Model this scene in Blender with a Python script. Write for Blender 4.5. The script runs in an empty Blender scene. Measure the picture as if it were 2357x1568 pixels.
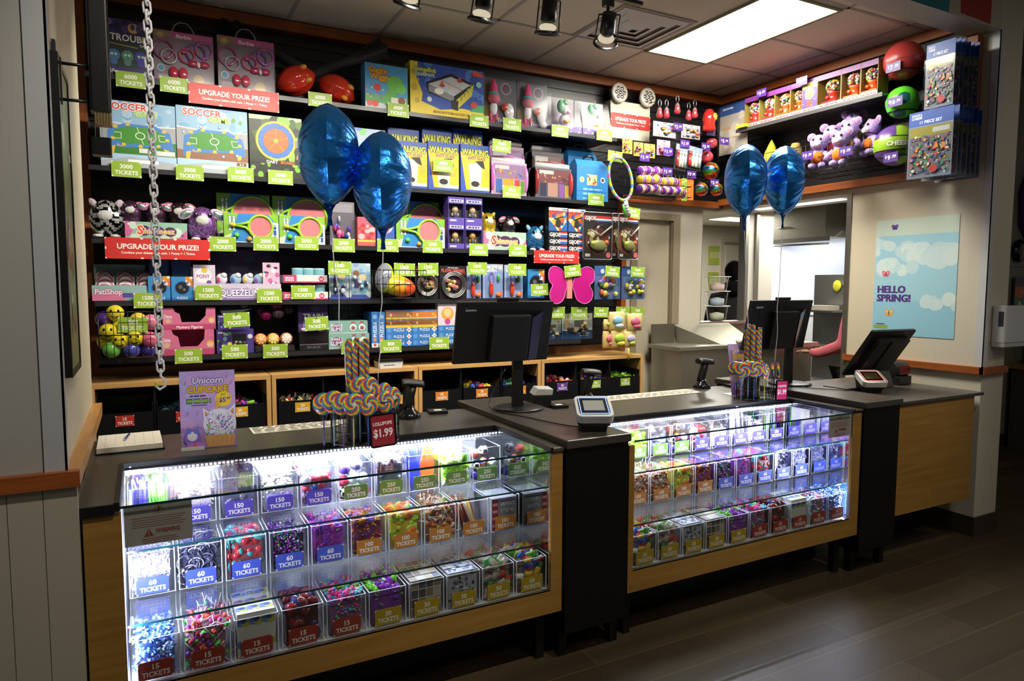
import bpy, bmesh, math, random
from mathutils import Vector, Matrix
random.seed(7)
SC = bpy.context.scene
COL = SC.collection
PI = math.pi
# ------------------------------------------------------------------ camera
cam_data = bpy.data.cameras.new('camera')
cam = bpy.data.objects.new('camera', cam_data)
COL.objects.link(cam)
cam_data.sensor_width = 36.0
cam_data.lens = 24.2668
cam_data.clip_start = 0.05
cam_data.clip_end = 60
cam.matrix_world = Matrix(((0.882402, 0.034718, -0.469213, 0.000000), (-0.470488, 0.071015, -0.879544, 0.000000), (0.002785, 0.996871, 0.078999, 1.650000), (0.000000, 0.000000, 0.000000, 1.000000)))
SC.camera = cam
# ------------------------------------------------------------------ world, exposure
SC.view_settings.view_transform = 'Standard'
SC.view_settings.look = 'None'
SC.view_settings.gamma = 1.0
SC.view_settings.use_curve_mapping = False
SC.view_settings.exposure = 0.22
W = bpy.data.worlds.new('world')
SC.world = W
W.use_nodes = True
W.node_tree.nodes['Background'].inputs[0].default_value = (0.9, 0.86, 0.8, 1)
W.node_tree.nodes['Background'].inputs[1].default_value = 0.075
SC.cycles.max_bounces = 10
SC.cycles.diffuse_bounces = 4
SC.cycles.glossy_bounces = 5
SC.cycles.transmission_bounces = 6
SC.cycles.transparent_max_bounces = 28
SC.cycles.caustics_reflective = False
SC.cycles.caustics_refractive = False
SC.cycles.sample_clamp_indirect = 6.0


def area_light(name, loc, rot, sx, sy, power, col=(1, 1, 1), spread=PI):
 d = bpy.data.lights.new(name, 'AREA')
 d.shape = 'RECTANGLE'
 d.size, d.size_y, d.energy, d.color, d.spread = sx, sy, power, col, spread
 o = bpy.data.objects.new(name, d)
 o.location, o.rotation_euler = loc, rot
 COL.objects.link(o)
 return o


def spot_light(name, loc, target, power, angle, blend, col, radius=.04):
 d = bpy.data.lights.new(name, 'SPOT')
 d.energy, d.spot_size, d.spot_blend, d.color, d.shadow_soft_size = power, angle, blend, col, radius
 o = bpy.data.objects.new(name, d)
 o.location = loc
 o.rotation_euler = (Vector(target) - Vector(loc)).to_track_quat('-Z', 'Y').to_euler()
 COL.objects.link(o)
 return o


WARM = (1.0, .93, .80)
COOL = (.72, .76, 1.0)
# fluorescent troffer in the prize counter ceiling
area_light('troffer_light', (3.64, 3.585, 3.368), (0, 0, 0), .56, 1.16, 62, (1, .98, .86))
# track spots aimed at the back wall, the visible heads and the rest of the run to the left
for sx_, tx_, p_ in ((2.44, 2.95, 80), (2.04, 2.1, 78), (1.64, 1.6, 78), (1.24, .95, 70), (.84, .45, 62), (.44, .0, 52)):
 spot_light('track_spot_light', (sx_, 3.36, 3.04), (tx_, 4.7, 1.35), p_ * 0.9, 1.95, 1.0, WARM)
# dining room ceiling spots that light the counter from the front
for sx_, tx_, p_ in ((.6, .35, 120), (2.0, 1.9, 120), (3.6, 3.5, 108)):
 spot_light('dining_spot_light', (sx_, .9, 3.62), (tx_, 3.0, 1.2), p_, 1.05, .7, WARM, .08)
# cool LED strips under the back edge of both glass tops
area_light('led_strip_light', (.70, 2.958, .924), (.25, 0, 0), 1.52, .014, 55, COOL)
area_light('led_strip_light', (2.70, 2.868, .924), (.25, 0, 0), 1.50, .014, 26, COOL)
# LED strips up the front corner of each case
area_light('led_corner_light', (-.078, 2.492, .64), (0, -PI / 2, .55), .56, .012, 8, COOL)
area_light('led_corner_light', (3.462, 2.492, .64), (0, PI / 2, -.55), .56, .012, 8, COOL)
# dining room ceiling fittings behind the camera
area_light('dining_room_light', (2.2, -.6, 3.6), (0, 0, 0), 1.2, .6, 13, WARM)
area_light('dining_room_light', (5.5, .2, 3.6), (0, 0, 0), 1.2, .6, 12, WARM)
# kitchen fittings
area_light('kitchen_light', (6.0, 4.6, 2.36), (0, 0, 0), 1.2, .5, 26, (1, .96, .86))
area_light('kitchen_light', (6.6, 7.0, 2.55), (0, 0, 0), .6, 1.0, 75, (1, .96, .86))
area_light('door_fill_light', (4.1, 3.9, 3.37), (0, 0, 0), .3, .3, 14, WARM)  # added fill lamp with no fitting, brightens the door and wall beside it


# ------------------------------------------------------------------ colour + materials
def lin(c):
 if isinstance(c, str):
  c = c.lstrip('#')
  v = [int(c[i:i + 2], 16) / 255 for i in (0, 2, 4)]
  return tuple((x / 12.92 if x <= .04045 else ((x + .055) / 1.055) ** 2.4) for x in v)
 return tuple(c[:3])


MATS = {}


def newmat(key):
 m = bpy.data.materials.new(key)
 m.use_nodes = True
 nt = m.node_tree
 for n in list(nt.nodes):
  if n.type != 'OUTPUT_MATERIAL':
   nt.nodes.remove(n)
 out = [n for n in nt.nodes if n.type == 'OUTPUT_MATERIAL'][0]
 MATS[key] = m
 return m, nt, out


def attr(nt):
 n = nt.nodes.new('ShaderNodeAttribute')
 n.attribute_name = 'Col'
 return n


def simple(key, rough, metal=0.0, spec=.5, bump=0.0, bscale=200.0, coat=0.0, col=None, mottle=0.0):
 m, nt, out = newmat(key)
 p = nt.nodes.new('ShaderNodeBsdfPrincipled')
 p.inputs['Roughness'].default_value = rough
 p.inputs['Metallic'].default_value = metal
 p.inputs['Specular IOR Level'].default_value = spec
 p.inputs['Coat Weight'].default_value = coat
 src = None
 if col is None:
  src = attr(nt).outputs['Color']
 else:
  p.inputs['Base Color'].default_value = (*lin(col), 1)
 if bump or mottle:
  tc = nt.nodes.new('ShaderNodeTexCoord')
  nz = nt.nodes.new('ShaderNodeTexNoise')
  nz.inputs['Scale'].default_value = bscale
  nz.inputs['Detail'].default_value = 4
  nt.links.new(tc.outputs['Object'], nz.inputs['Vector'])
  if bump:
   b = nt.nodes.new('ShaderNodeBump')
   b.inputs['Strength'].default_value = bump
   b.inputs['Distance'].default_value = .01
   nt.links.new(nz.outputs['Fac'], b.inputs['Height'])
   nt.links.new(b.outputs['Normal'], p.inputs['Normal'])
  if mottle and src is not None:
   mx = nt.nodes.new('ShaderNodeMix')
   mx.data_type = 'RGBA'
   mx.blend_type = 'MULTIPLY'
   mx.inputs[0].default_value = mottle
   nt.links.new(src, mx.inputs[6])
   nt.links.new(nz.outputs['Color'], mx.inputs[7])
   src = mx.outputs[2]
 if src is not None:
  nt.links.new(src, p.inputs['Base Color'])
 nt.links.new(p.outputs[0], out.inputs[0])
 return m


simple('card', .42)
simple('paper', .8)
simple('matte', .75)
simple('gloss', .16, coat=.3)
simple('satin', .32)
simple('paint', .55, bump=.04, bscale=60)
simple('plush', .95, bump=.8, bscale=90, spec=.1)
simple('metal', .3, metal=1.0)
simple('chrome', .12, metal=1.0)
simple('mirror', .03, metal=1.0, col='#c9ced2')
simple('brushed', .38, metal=.9, bump=.05, bscale=25)
simple('foil', .24, metal=.85, bump=.3, bscale=38)
simple('laminate', .3, bump=.02, bscale=400)
simple('dark_plastic', .4, bump=.05, bscale=500)
simple('glass_edge', .15, spec=.6)


def sequin():
 m, nt, out = newmat('sequin')
 p = nt.nodes.new('ShaderNodeBsdfPrincipled')
 tc = nt.nodes.new('ShaderNodeTexCoord')
 vo = nt.nodes.new('ShaderNodeTexVoronoi')
 vo.inputs['Scale'].default_value = 150
 nt.links.new(tc.outputs['Object'], vo.inputs['Vector'])
 mx = nt.nodes.new('ShaderNodeMix')
 mx.data_type = 'RGBA'
 mx.blend_type = 'OVERLAY'
 mx.inputs[0].default_value = .85
 nt.links.new(attr(nt).outputs['Color'], mx.inputs[6])
 bw = nt.nodes.new('ShaderNodeRGBToBW')
 nt.links.new(vo.outputs['Color'], bw.inputs[0])
 nt.links.new(bw.outputs[0], mx.inputs[7])
 nt.links.new(mx.outputs[2], p.inputs['Base Color'])
 p.inputs['Metallic'].default_value = .7
 p.inputs['Roughness'].default_value = .25
 nm = nt.nodes.new('ShaderNodeBump')
 nm.inputs['Strength'].default_value = .9
 nm.inputs['Distance'].default_value = .01
 nt.links.new(bw.outputs[0], nm.inputs['Height'])
 nt.links.new(nm.outputs['Normal'], p.inputs['Normal'])
 nt.links.new(p.outputs[0], out.inputs[0])


sequin()


def clear(key, tint, base, rough):
 m, nt, out = newmat(key)
 tr = nt.nodes.new('ShaderNodeBsdfTransparent')
 tr.inputs[0].default_value = (*tint, 1)
 gl = nt.nodes.new('ShaderNodeBsdfGlossy')
 gl.inputs['Roughness'].default_value = rough
 lw = nt.nodes.new('ShaderNodeLayerWeight')
 lw.inputs['Blend'].default_value = .5
 pw = nt.nodes.new('ShaderNodeMath')
 pw.operation = 'POWER'
 pw.inputs[1].default_value = 3.6
 nt.links.new(lw.outputs['Facing'], pw.inputs[0])
 ad = nt.nodes.new('ShaderNodeMath')
 ad.operation = 'MULTIPLY_ADD'
 ad.use_clamp = True
 ad.inputs[1].default_value = 1 - base
 ad.inputs[2].default_value = base
 mx = nt.nodes.new('ShaderNodeMixShader')
 nt.links.new(pw.outputs[0], ad.inputs[0])
 nt.links.new(ad.outputs[0], mx.inputs[0])
 nt.links.new(tr.outputs[0], mx.inputs[1])
 nt.links.new(gl.outputs[0], mx.inputs[2])
 nt.links.new(mx.outputs[0], out.inputs[0])


clear('glass', (.97, .985, .98), .06, .01)
clear('acrylic', (.95, .955, .97), .03, .06)
clear('net_mesh', (.42, .42, .43), .03, .3)
clear('blister', (.93, .93, .94), .02, .14)


def emit(key, col, s):
 m, nt, out = newmat(key)
 e = nt.nodes.new('ShaderNodeEmission')
 e.inputs[0].default_value = (*lin(col), 1)
 e.inputs[1].default_value = s
 nt.links.new(e.outputs[0], out.inputs[0])


emit('lamp_panel', '#fffbe8', 3.2)
emit('lamp_strip', '#fff8e0', 2.6)
emit('lamp_bulb', '#fff0d0', .55)
emit('led_dot', '#dfe2ff', 9.0)
emit('led_blue', '#7fa0ff', 2.0)
emit('led_red', '#ff8a70', 2.0)
emit('screen', '#b8b09a', .35)


def wood(key, c1, c2, scale, axis, rough=.4, planks=None):
 """grain stretched along one axis"""
 m, nt, out = newmat(key)
 p = nt.nodes.new('ShaderNodeBsdfPrincipled')
 p.inputs['Roughness'].default_value = rough
 tc = nt.nodes.new('ShaderNodeTexCoord')
 mp = nt.nodes.new('ShaderNodeMapping')
 s = [scale, scale, scale]
 s['xyz'.index(axis)] = scale * .06
 mp.inputs['Scale'].default_value = s
 nz = nt.nodes.new('ShaderNodeTexNoise')
 nz.inputs['Scale'].default_value = 1.0
 nz.inputs['Detail'].default_value = 8
 nz.inputs['Roughness'].default_value = .65
 nz.inputs['Distortion'].default_value = .6
 rp = nt.nodes.new('ShaderNodeValToRGB')
 rp.color_ramp.elements[0].position = .33
 rp.color_ramp.elements[1].position = .68
 rp.color_ramp.elements[0].color = (*lin(c1), 1)
 rp.color_ramp.elements[1].color = (*lin(c2), 1)
 nt.links.new(tc.outputs['Object'], mp.inputs['Vector'])
 nt.links.new(mp.outputs[0], nz.inputs['Vector'])
 nt.links.new(nz.outputs['Fac'], rp.inputs[0])
 nt.links.new(rp.outputs[0], p.inputs['Base Color'])
 nt.links.new(p.outputs[0], out.inputs[0])
 return m, nt, p, rp, tc


wood('maple', '#946c30', '#a87f3e', 30, 'x', .38)
wood('tan_frame', '#b98a4e', '#cfa468', 40, 'x', .45)
wood('tan_upright', '#b98a4e', '#cfa468', 40, 'z', .45)
wood('dark_trim', '#5f3a20', '#96613a', 42, 'x', .4)
wood('orange_trim', '#87431a', '#a55a26', 40, 'x', .42)
wood('orange_trim_y', '#87431a', '#a55a26', 40, 'y', .42)
wood('orange_trim_z', '#87431a', '#a55a26', 40, 'z', .42)
wood('oak_rail', '#a8743c', '#c49257', 40, 'y', .42)


def floor_mat():
 m, nt, p, rp, tc = wood('floor_planks', '#3b3122', '#594a33', 5, 'x', .5)
 rp.color_ramp.elements[0].position = .25
 rp.color_ramp.elements[1].position = .75
 br = nt.nodes.new('ShaderNodeTexBrick')
 br.inputs['Color1'].default_value = (1, 1, 1, 1)
 br.inputs['Color2'].default_value = (.6, .58, .55, 1)
 br.inputs['Mortar'].default_value = (1.6, 1.5, 1.35, 1)
 br.inputs['Scale'].default_value = 1
 br.inputs['Brick Width'].default_value = 1.2
 br.inputs['Row Height'].default_value = .2
 br.inputs['Mortar Size'].default_value = .0025
 br.inputs['Mortar Smooth'].default_value = .1
 mp = nt.nodes.new('ShaderNodeMapping')
 mp.inputs['Location'].default_value = (.1, .03, 0)
 mx = nt.nodes.new('ShaderNodeMix')
 mx.data_type = 'RGBA'
 mx.blend_type = 'MULTIPLY'
 mx.inputs[0].default_value = 1
 nt.links.new(tc.outputs['Object'], mp.inputs[0])
 nt.links.new(mp.outputs[0], br.inputs['Vector'])
 nt.links.new(rp.outputs[0], mx.inputs[6])
 nt.links.new(br.outputs['Color'], mx.inputs[7])
 nt.links.new(mx.outputs[2], p.inputs['Base Color'])


floor_mat()
simple('ceiling_tile', .9, bump=.15, bscale=120)


# ------------------------------------------------------------------ mesh builder
_TXT = {}


def text_geo(s):
 """filled outline of a line of text: cap height 1, starting at x 0"""
 if s in _TXT:
  return _TXT[s]
 cu = bpy.data.curves.new('lettering', 'FONT')
 cu.body = s
 cu.offset = .028
 cu.resolution_u = 2
 cu.fill_mode = 'FRONT' if 'FRONT' in [e.identifier for e in cu.bl_rna.properties['fill_mode'].enum_items] else 'BOTH'
 o = bpy.data.objects.new('lettering', cu)
 COL.objects.link(o)
 bpy.context.view_layer.update()
 dg = bpy.context.evaluated_depsgraph_get()
 me = o.evaluated_get(dg).to_mesh()
 vs = [(v.co.x, v.co.y) for v in me.vertices]
 fs = [tuple(p.vertices) for p in me.polygons if p.normal.z > .5]
 used = sorted({i for f in fs for i in f})
 remap = {i: k for k, i in enumerate(used)}
 vs = [vs[i] for i in used]
 fs = [tuple(remap[i] for i in f) for f in fs]
 o.evaluated_get(dg).to_mesh_clear()
 bpy.data.objects.remove(o)
 bpy.data.curves.remove(cu)
 k = 1 / .73
 x0 = min(v[0] for v in vs)
 vs = [((v[0] - x0) * k, v[1] * k) for v in vs]
 _TXT[s] = (vs, fs, max(v[0] for v in vs))
 return _TXT[s]


class MB:
 def __init__(s, mat='card'):
  s.v, s.f, s.c, s.k, s.sm = [], [], [], [], []
  s.mat = mat
  s.M = None

 def add(s, vs, fs, col, mat=None, smooth=False):
  b = len(s.v)
  if s.M is not None:
   vs = [s.M @ Vector(p) for p in vs]
  s.v.extend([tuple(p) for p in vs])
  many = isinstance(col, list)
  c = None if many else lin(col)
  for i, f in enumerate(fs):
   s.f.append(tuple(b + j for j in f))
   s.c.append(lin(col[i]) if many else c)
   s.k.append(mat or s.mat)
   s.sm.append(smooth)

 def box(s, x0, x1, y0, y1, z0, z1, col, mat=None, cols=None):
  vs = [(x, y, z) for z in (z0, z1) for y in (y0, y1) for x in (x0, x1)]
  fs = [(0, 2, 3, 1), (4, 5, 7, 6), (0, 1, 5, 4), (2, 6, 7, 3), (0, 4, 6, 2), (1, 3, 7, 5)]
  # bottom, top, front(-y), back, left(-x), right
  s.add(vs, fs, cols if cols else col, mat)

 def rbox(s, x0, x1, y0, y1, z0, z1, r, col, mat=None, n=3):
  """box with rounded vertical edges (outline in x/y)"""
  pts = []
  for cx, cy, a in ((x1 - r, y0 + r, -PI / 2), (x1 - r, y1 - r, 0), (x0 + r, y1 - r, PI / 2), (x0 + r, y0 + r, PI)):
   for i in range(n + 1):
    t = a + PI / 2 * i / n
    pts.append((cx + r * math.cos(t), cy + r * math.sin(t)))
  s.prism(pts, z0, z1, col, mat)

 def prism(s, pts, z0, z1, col, mat=None, axis='z', side=None):
  n = len(pts)
  mk = {'z': lambda a, b, c: (a, b, c), 'y': lambda a, b, c: (a, c, b), 'x': lambda a, b, c: (c, a, b)}[axis]
  vs = [mk(a, b, z0) for a, b in pts] + [mk(a, b, z1) for a, b in pts]
  fs = [tuple(range(n - 1, -1, -1)), tuple(range(n, 2 * n))]
  fs += [(i, (i + 1) % n, n + (i + 1) % n, n + i) for i in range(n)]
  if axis == 'y':
   fs = [f[::-1] for f in fs]
  s.add(vs, fs, [col, col] + [side or col] * n, mat)

 def tube(s, pts, r, col, n=6, mat=None, closed=False, r2=None, cap=True):
  pts = [Vector(p) for p in pts]
  N = len(pts)
  vs, fs = [], []
  up = Vector((0, 0, 1))
  prev = None
  for i, p in enumerate(pts):
   a = pts[(i - 1) % N] if (closed or i) else p
   b = pts[(i + 1) % N] if (closed or i < N - 1) else p
   t = (b - a).normalized()
   if prev is None:
    u = t.cross(up)
    if u.length < .05:
     u = t.cross(Vector((1, 0, 0)))
   else:
    u = prev - t * prev.dot(t)
   u.normalize()
   prev = u
   w = t.cross(u)
   rr = r if r2 is None else r + (r2 - r) * i / (N - 1)
   for j in range(n):
    q = 2 * PI * j / n
    vs.append(p + (u * math.cos(q) + w * math.sin(q)) * rr)
  for i in range(N if closed else N - 1):
   for j in range(n):
    a, b = i * n, ((i + 1) % N) * n
    fs.append((a + j, a + (j + 1) % n, b + (j + 1) % n, b + j))
  if isinstance(col, list):
   col = [col[(k // n) % len(col)] for k in range(len(fs))]
  if cap and not closed:
   fs += [tuple(range(n - 1, -1, -1)), tuple(range((N - 1) * n, N * n))]
   if isinstance(col, list):
    col = col + [col[0], col[-1]]
  s.add(vs, fs, col, mat, True)

 def cyl(s, p0, p1, r, col, n=12, r2=None, mat=None):
  s.tube([p0, p1], r, col, n, mat, r2=r2)

 def lathe(s, prof, col, n=16, mat=None, cap=True, o=(0, 0, 0)):
  vs, fs, cs = [], [], []
  for r, z in prof:
   for j in range(n):
    q = 2 * PI * j / n
    vs.append((o[0] + r * math.cos(q), o[1] + r * math.sin(q), o[2] + z))
  for i in range(len(prof) - 1):
   for j in range(n):
    fs.append((i * n + j, i * n + (j + 1) % n, (i + 1) * n + (j + 1) % n, (i + 1) * n + j))
    cs.append(col[i % len(col)] if isinstance(col, list) else col)
  if cap:
   fs += [tuple(range(n - 1, -1, -1)), tuple(range((len(prof) - 1) * n, len(prof) * n))]
   cs += [cs[0], cs[-1]]
  s.add(vs, fs, cs, mat, True)

 def ell(s, c, r, col, nu=14, nv=9, mat=None, rot=None, fn=None):
  if not isinstance(r, (tuple, list)):
   r = (r, r, r)
  R = rot.to_matrix() if rot is not None else None
  vs, fs, cs = [(0, 0, -1)], [], []
  for i in range(1, nv):
   t = -PI / 2 + PI * i / nv
   for j in range(nu):
    q = 2 * PI * j / nu
    vs.append((math.cos(t) * math.cos(q), math.cos(t) * math.sin(q), math.sin(t)))
  vs.append((0, 0, 1))
  for j in range(nu):
   fs.append((0, 1 + (j + 1) % nu, 1 + j))
  for i in range(nv - 2):
   for j in range(nu):
    a, b = 1 + i * nu, 1 + (i + 1) * nu
    fs.append((a + j, a + (j + 1) % nu, b + (j + 1) % nu, b + j))
  L = len(vs) - 1
  for j in range(nu):
   fs.append((L, 1 + (nv - 2) * nu + j, 1 + (nv - 2) * nu + (j + 1) % nu))
  if fn or callable(col):
   for f in fs:
    m = [sum(vs[i][k] for i in f) / len(f) for k in range(3)]
    cs.append((fn or col)(*m))
  out = []
  for p in vs:
   q = Vector((p[0] * r[0], p[1] * r[1], p[2] * r[2]))
   if R is not None:
    q = R @ q
   out.append(q + Vector(c))
  s.add(out, fs, cs if cs else col, mat, True)

 def loft(s, rings, col, mat=None, smooth=True, cap=True):
  n = len(rings[0])
  vs = [p for r in rings for p in r]
  fs = []
  for i in range(len(rings) - 1):
   for j in range(n):
    fs.append((i * n + j, i * n + (j + 1) % n, (i + 1) * n + (j + 1) % n, (i + 1) * n + j))
  if cap:
   fs += [tuple(range(n - 1, -1, -1)), tuple(range((len(rings) - 1) * n, len(rings) * n))]
  s.add(vs, fs, col, mat, smooth)

 def face(s, o, u, v, w, h, mat=None):
  return Face(s, o, u, v, w, h, mat)

 def build(s, name, parent=None, loc=(0, 0, 0), bevel=0, seg=2):
  me = bpy.data.meshes.new(name)
  me.from_pydata(s.v, [], s.f)
  keys = []
  for k in s.k:
   if k not in keys:
    keys.append(k)
  for k in keys:
   me.materials.append(MATS[k])
  ix = {k: i for i, k in enumerate(keys)}
  me.polygons.foreach_set('material_index', [ix[k] for k in s.k])
  me.polygons.foreach_set('use_smooth', s.sm)
  ca = me.color_attributes.new('Col', 'FLOAT_COLOR', 'CORNER')
  flat = []
  for f, c in zip(s.f, s.c):
   flat.extend((c[0], c[1], c[2], 1.0) * len(f))
  ca.data.foreach_set('color', flat)
  me.update()
  o = bpy.data.objects.new(name, me)
  COL.objects.link(o)
  o.location = loc
  if parent is not None:
   o.parent = parent
  if bevel:
   b = o.modifiers.new('soft_edges', 'BEVEL')
   b.width, b.segments, b.limit_method, b.angle_limit = bevel, seg, 'ANGLE', .7
  return o


class Face:
 """a printed surface: shapes given in 0..1 across and up, each printed a hair above the last"""

 def __init__(s, mb, o, u, v, w, h, mat=None):
  s.mb, s.o, s.u, s.v, s.w, s.h = mb, Vector(o), Vector(u), Vector(v), w, h
  s.n = s.u.cross(s.v)
  s.mat = mat
  s.d = .0004
  s.step = .00004

 def _pt(s, a, b):
  return s.o + s.u * a + s.v * b + s.n * s.d

 def raw(s, pts, col, mat=None):
  W_, H_ = s.w, s.h
  for ax, lo, hi in ((0, 0, W_), (1, 0, H_)):
   for lim, sg in ((lo, 1), (hi, -1)):
    out = []
    for i, p in enumerate(pts):
     q = pts[(i + 1) % len(pts)]
     a, b = (p[ax] - lim) * sg, (q[ax] - lim) * sg
     if a >= 0:
      out.append(p)
     if (a >= 0) != (b >= 0):
      t = a / (a - b)
      out.append((p[0] + (q[0] - p[0]) * t, p[1] + (q[1] - p[1]) * t))
    pts = out
    if len(pts) < 3:
     return s
  s.mb.add([s._pt(*p) for p in pts], [tuple(range(len(pts)))], col, mat or s.mat)
  s.d += s.step
  return s

 def poly(s, pts, col, mat=None):
  return s.raw([(a * s.w, b * s.h) for a, b in pts], col, mat)

 def rect(s, a0, b0, a1, b1, col, mat=None):
  return s.poly([(a0, b0), (a1, b0), (a1, b1), (a0, b1)], col, mat)

 def disc(s, a, b, r, col, ry=None, n=20, mat=None, rot=0):
  """radius in units of the height"""
  ry = r if ry is None else ry
  cr, sr = math.cos(rot), math.sin(rot)
  P = []
  for i in range(n):
   x, y = r * s.h * math.cos(2 * PI * i / n), ry * s.h * math.sin(2 * PI * i / n)
   P.append((a * s.w + x * cr - y * sr, b * s.h + x * sr + y * cr))
  return s.raw(P, col, mat)

 def ring(s, a, b, r, t, col, inner, n=20):
  s.disc(a, b, r, col, n=n)
  return s.disc(a, b, r - t, inner, n=n)

 def line(s, pts, t, col):
  P = [Vector((a * s.w, b * s.h)) for a, b in pts]
  for p, q in zip(P, P[1:]):
   d = (q - p)
   if d.length < 1e-6:
    continue
   m = Vector((-d.y, d.x)).normalized() * t * s.h / 2
   s.raw([tuple(p + m), tuple(p - m), tuple(q - m), tuple(q + m)], col)
  return s

 def star(s, a, b, r, col, k=5, inner=.45):
  P = []
  for i in range(2 * k):
   rr = r * s.h * (1 if i % 2 == 0 else inner)
   t = PI / 2 + PI * i / k
   P.append((a * s.w + rr * math.cos(t), b * s.h + rr * math.sin(t)))
  return s.raw(P, col)

 def text(s, t, a, b, hh, col, maxw=None, align='c', out=None, slant=0, rot=0, mat=None, bold=0):
  """cap height hh of the face height, (a, b) the middle (or left) of the line"""
  vs, fs, wd = text_geo(t)
  sx = sy = hh * s.h
  if maxw and wd * sx > maxw * s.w:
   sx = maxw * s.w / wd
  x0 = a * s.w - (wd * sx / 2 if align == 'c' else 0)
  y0 = b * s.h - sy / 2
  cr, sr = math.cos(rot), math.sin(rot)

  def place(dx, dy):
   P = []
   for p in vs:
    x, y = x0 + p[0] * sx + p[1] * sy * slant + dx, y0 + p[1] * sy + dy
    if rot:
     x, y = a * s.w + (x - a * s.w) * cr - (y - b * s.h) * sr, b * s.h + (x - a * s.w) * sr + (y - b * s.h) * cr
    P.append(s._pt(x, y))
   return P
  if out:
   e = sy * .11
   for dx, dy in ((-e, 0), (e, 0), (0, -e), (0, e)):
    s.mb.add(place(dx, dy), fs, out, mat or s.mat)
    s.d += .00003
  for e in ((-1, 1) if bold else ()):
   s.mb.add(place(e * bold * sy, 0), fs, col, mat or s.mat)
   s.d += .00002
  s.mb.add(place(0, 0), fs, col, mat or s.mat)
  s.d += s.step
  return s

 def words(s, a, b, w, hh, col, rot=0):
  """print too small to read: a run of word-long bars round (a, b)"""
  rn = random.Random(int(a * 97 + b * 53))
  x = a - w / 2
  while x < a + w / 2 - .02:
   L = min(rn.uniform(.18, .34) * w, a + w / 2 - x)
   if rot:
    s.rect(b - hh / 2, x, b + hh / 2, x + L, col)
   else:
    s.rect(x, b - hh / 2, x + L, b + hh / 2, col)
   x += L + .05 * w
  return s

 def blobs(s, k, cols, a0, b0, a1, b1, r0, r1, seed=1):
  rn = random.Random(seed)
  for i in range(k):
   s.disc(rn.uniform(a0, a1), rn.uniform(b0, b1), rn.uniform(r0, r1), rn.choice(cols), n=9, ry=rn.uniform(r0, r1))
  return s


# ------------------------------------------------------------------ scene graph helpers
def tag(o, label=None, cat=None, group=None, kind=None):
 if label:
  o['label'] = label
 if cat:
  o['category'] = cat
 if group:
  o['group'] = group
 if kind:
  o['kind'] = kind
 return o


def thing(name, label, cat, loc=(0, 0, 0), rotz=0, group=None, rot=None):
 o = bpy.data.objects.new(name, None)
 o.empty_display_size = .05
 COL.objects.link(o)
 o.location = loc
 o.rotation_euler = rot if rot else (0, 0, rotz)
 return tag(o, label, cat, group)


def structure(mb, name, loc=(0, 0, 0), parent=None, bevel=0):
 o = mb.build(name, parent, loc, bevel)
 if parent is None:
  o['kind'] = 'structure'
 return o


_KIDS = {}


def copy_tree(o, parent=None, **kw):
 c = o.copy()
 COL.objects.link(c)
 if parent is not None:
  c.parent = parent
 for ch in list(o.children):
  copy_tree(ch, c)
 for k, v in kw.items():
  c[k] = v
 return c


def at_loc(o, loc, rotz=None):
 o.location = loc
 if rotz is not None:
  o.rotation_euler = (0, 0, rotz)
 return o


X, Y, Z = Vector((1, 0, 0)), Vector((0, 1, 0)), Vector((0, 0, 1))


def carton(name, label, cat, b, depth, side, art=None, yf=4.5, group=None, mat='card', top=None, rotz=0):
 """a printed box standing with its face to the counter; b = left, right, bottom, top"""
 w, h = b[1] - b[0], b[3] - b[2]
 mb = MB(mat)
 mb.box(-w / 2, w / 2, 0, depth, 0, h, side, cols=[side, top or side, side, side, side, side])
 if art:
  art(mb.face((-w / 2, 0, 0), X, Z, w, h))
 o = mb.build(name, None, ((b[0] + b[1]) / 2, yf, b[2]))
 o.rotation_euler = (0, 0, rotz)
 return tag(o, label, cat, group)


# ================================================================== THE SETTING
CZ = 3.39
WHITE = '#cfc8b8'
mb = MB('floor_planks')
mb.box(-4, 10.5, -3, 9, -.1, 0, '#5c503e')
structure(mb, 'floor')
mb = MB('ceiling_tile')
mb.box(-.9, 4.9, 2.6, 5.0, CZ, CZ + .05, '#d6ccb4')
for k in range(9):
 x = 3.34 - .61 * (5 - k)
 if not (3.4 < x < 3.9):
  mb.box(x - .012, x + .012, 2.66, 4.86, CZ - .004, CZ, '#a8a095')
for y in (4.17, 2.95):
 mb.box(-.9, 4.8, y - .012, y + .012, CZ - .004, CZ, '#a8a095')
mb.box(3.94, 4.8, 3.55, 3.574, CZ - .004, CZ, '#a8a095')
structure(mb, 'ceiling')
mb = MB('ceiling_tile')
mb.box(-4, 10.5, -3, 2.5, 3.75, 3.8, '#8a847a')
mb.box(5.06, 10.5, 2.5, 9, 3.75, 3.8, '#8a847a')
structure(mb, 'ceiling_dining')

# back wall with its black slat panels
mb = MB('paint')
mb.box(-1.6, 3.86, 4.90, 5.0, 0, CZ, WHITE)
mb.box(3.86, 4.30, 4.90, 5.0, 2.27, CZ, WHITE)
mb.box(4.30, 4.62, 4.90, 5.0, 0, CZ, WHITE)
mb.box(4.62, 4.9, 4.90, 5.0, 2.36, CZ, WHITE)
structure(mb, 'wall_back')


def slats(name, x0, x1, z0, z1, axis='x', at_=4.875):
 mb = MB('satin')
 k = int(round((z1 - z0) / .0762))
 for i in range(k):
  a, b = z0 + (z1 - z0) * i / k, z0 + (z1 - z0) * (i + 1) / k
  if axis == 'x':
   mb.box(x0, x1, at_, at_ + .012, a + .008, b, '#17171a')
  else:
   mb.box(at_, at_ + .012, x0, x1, a + .008, b, '#17171a')
 if axis == 'x':
  mb.box(x0, x1, at_ + .012, at_ + .02, z0, z1, '#060607')
 else:
  mb.box(at_ + .012, at_ + .02, x0, x1, z0, z1, '#060607')
 return structure(mb, name)


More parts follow.
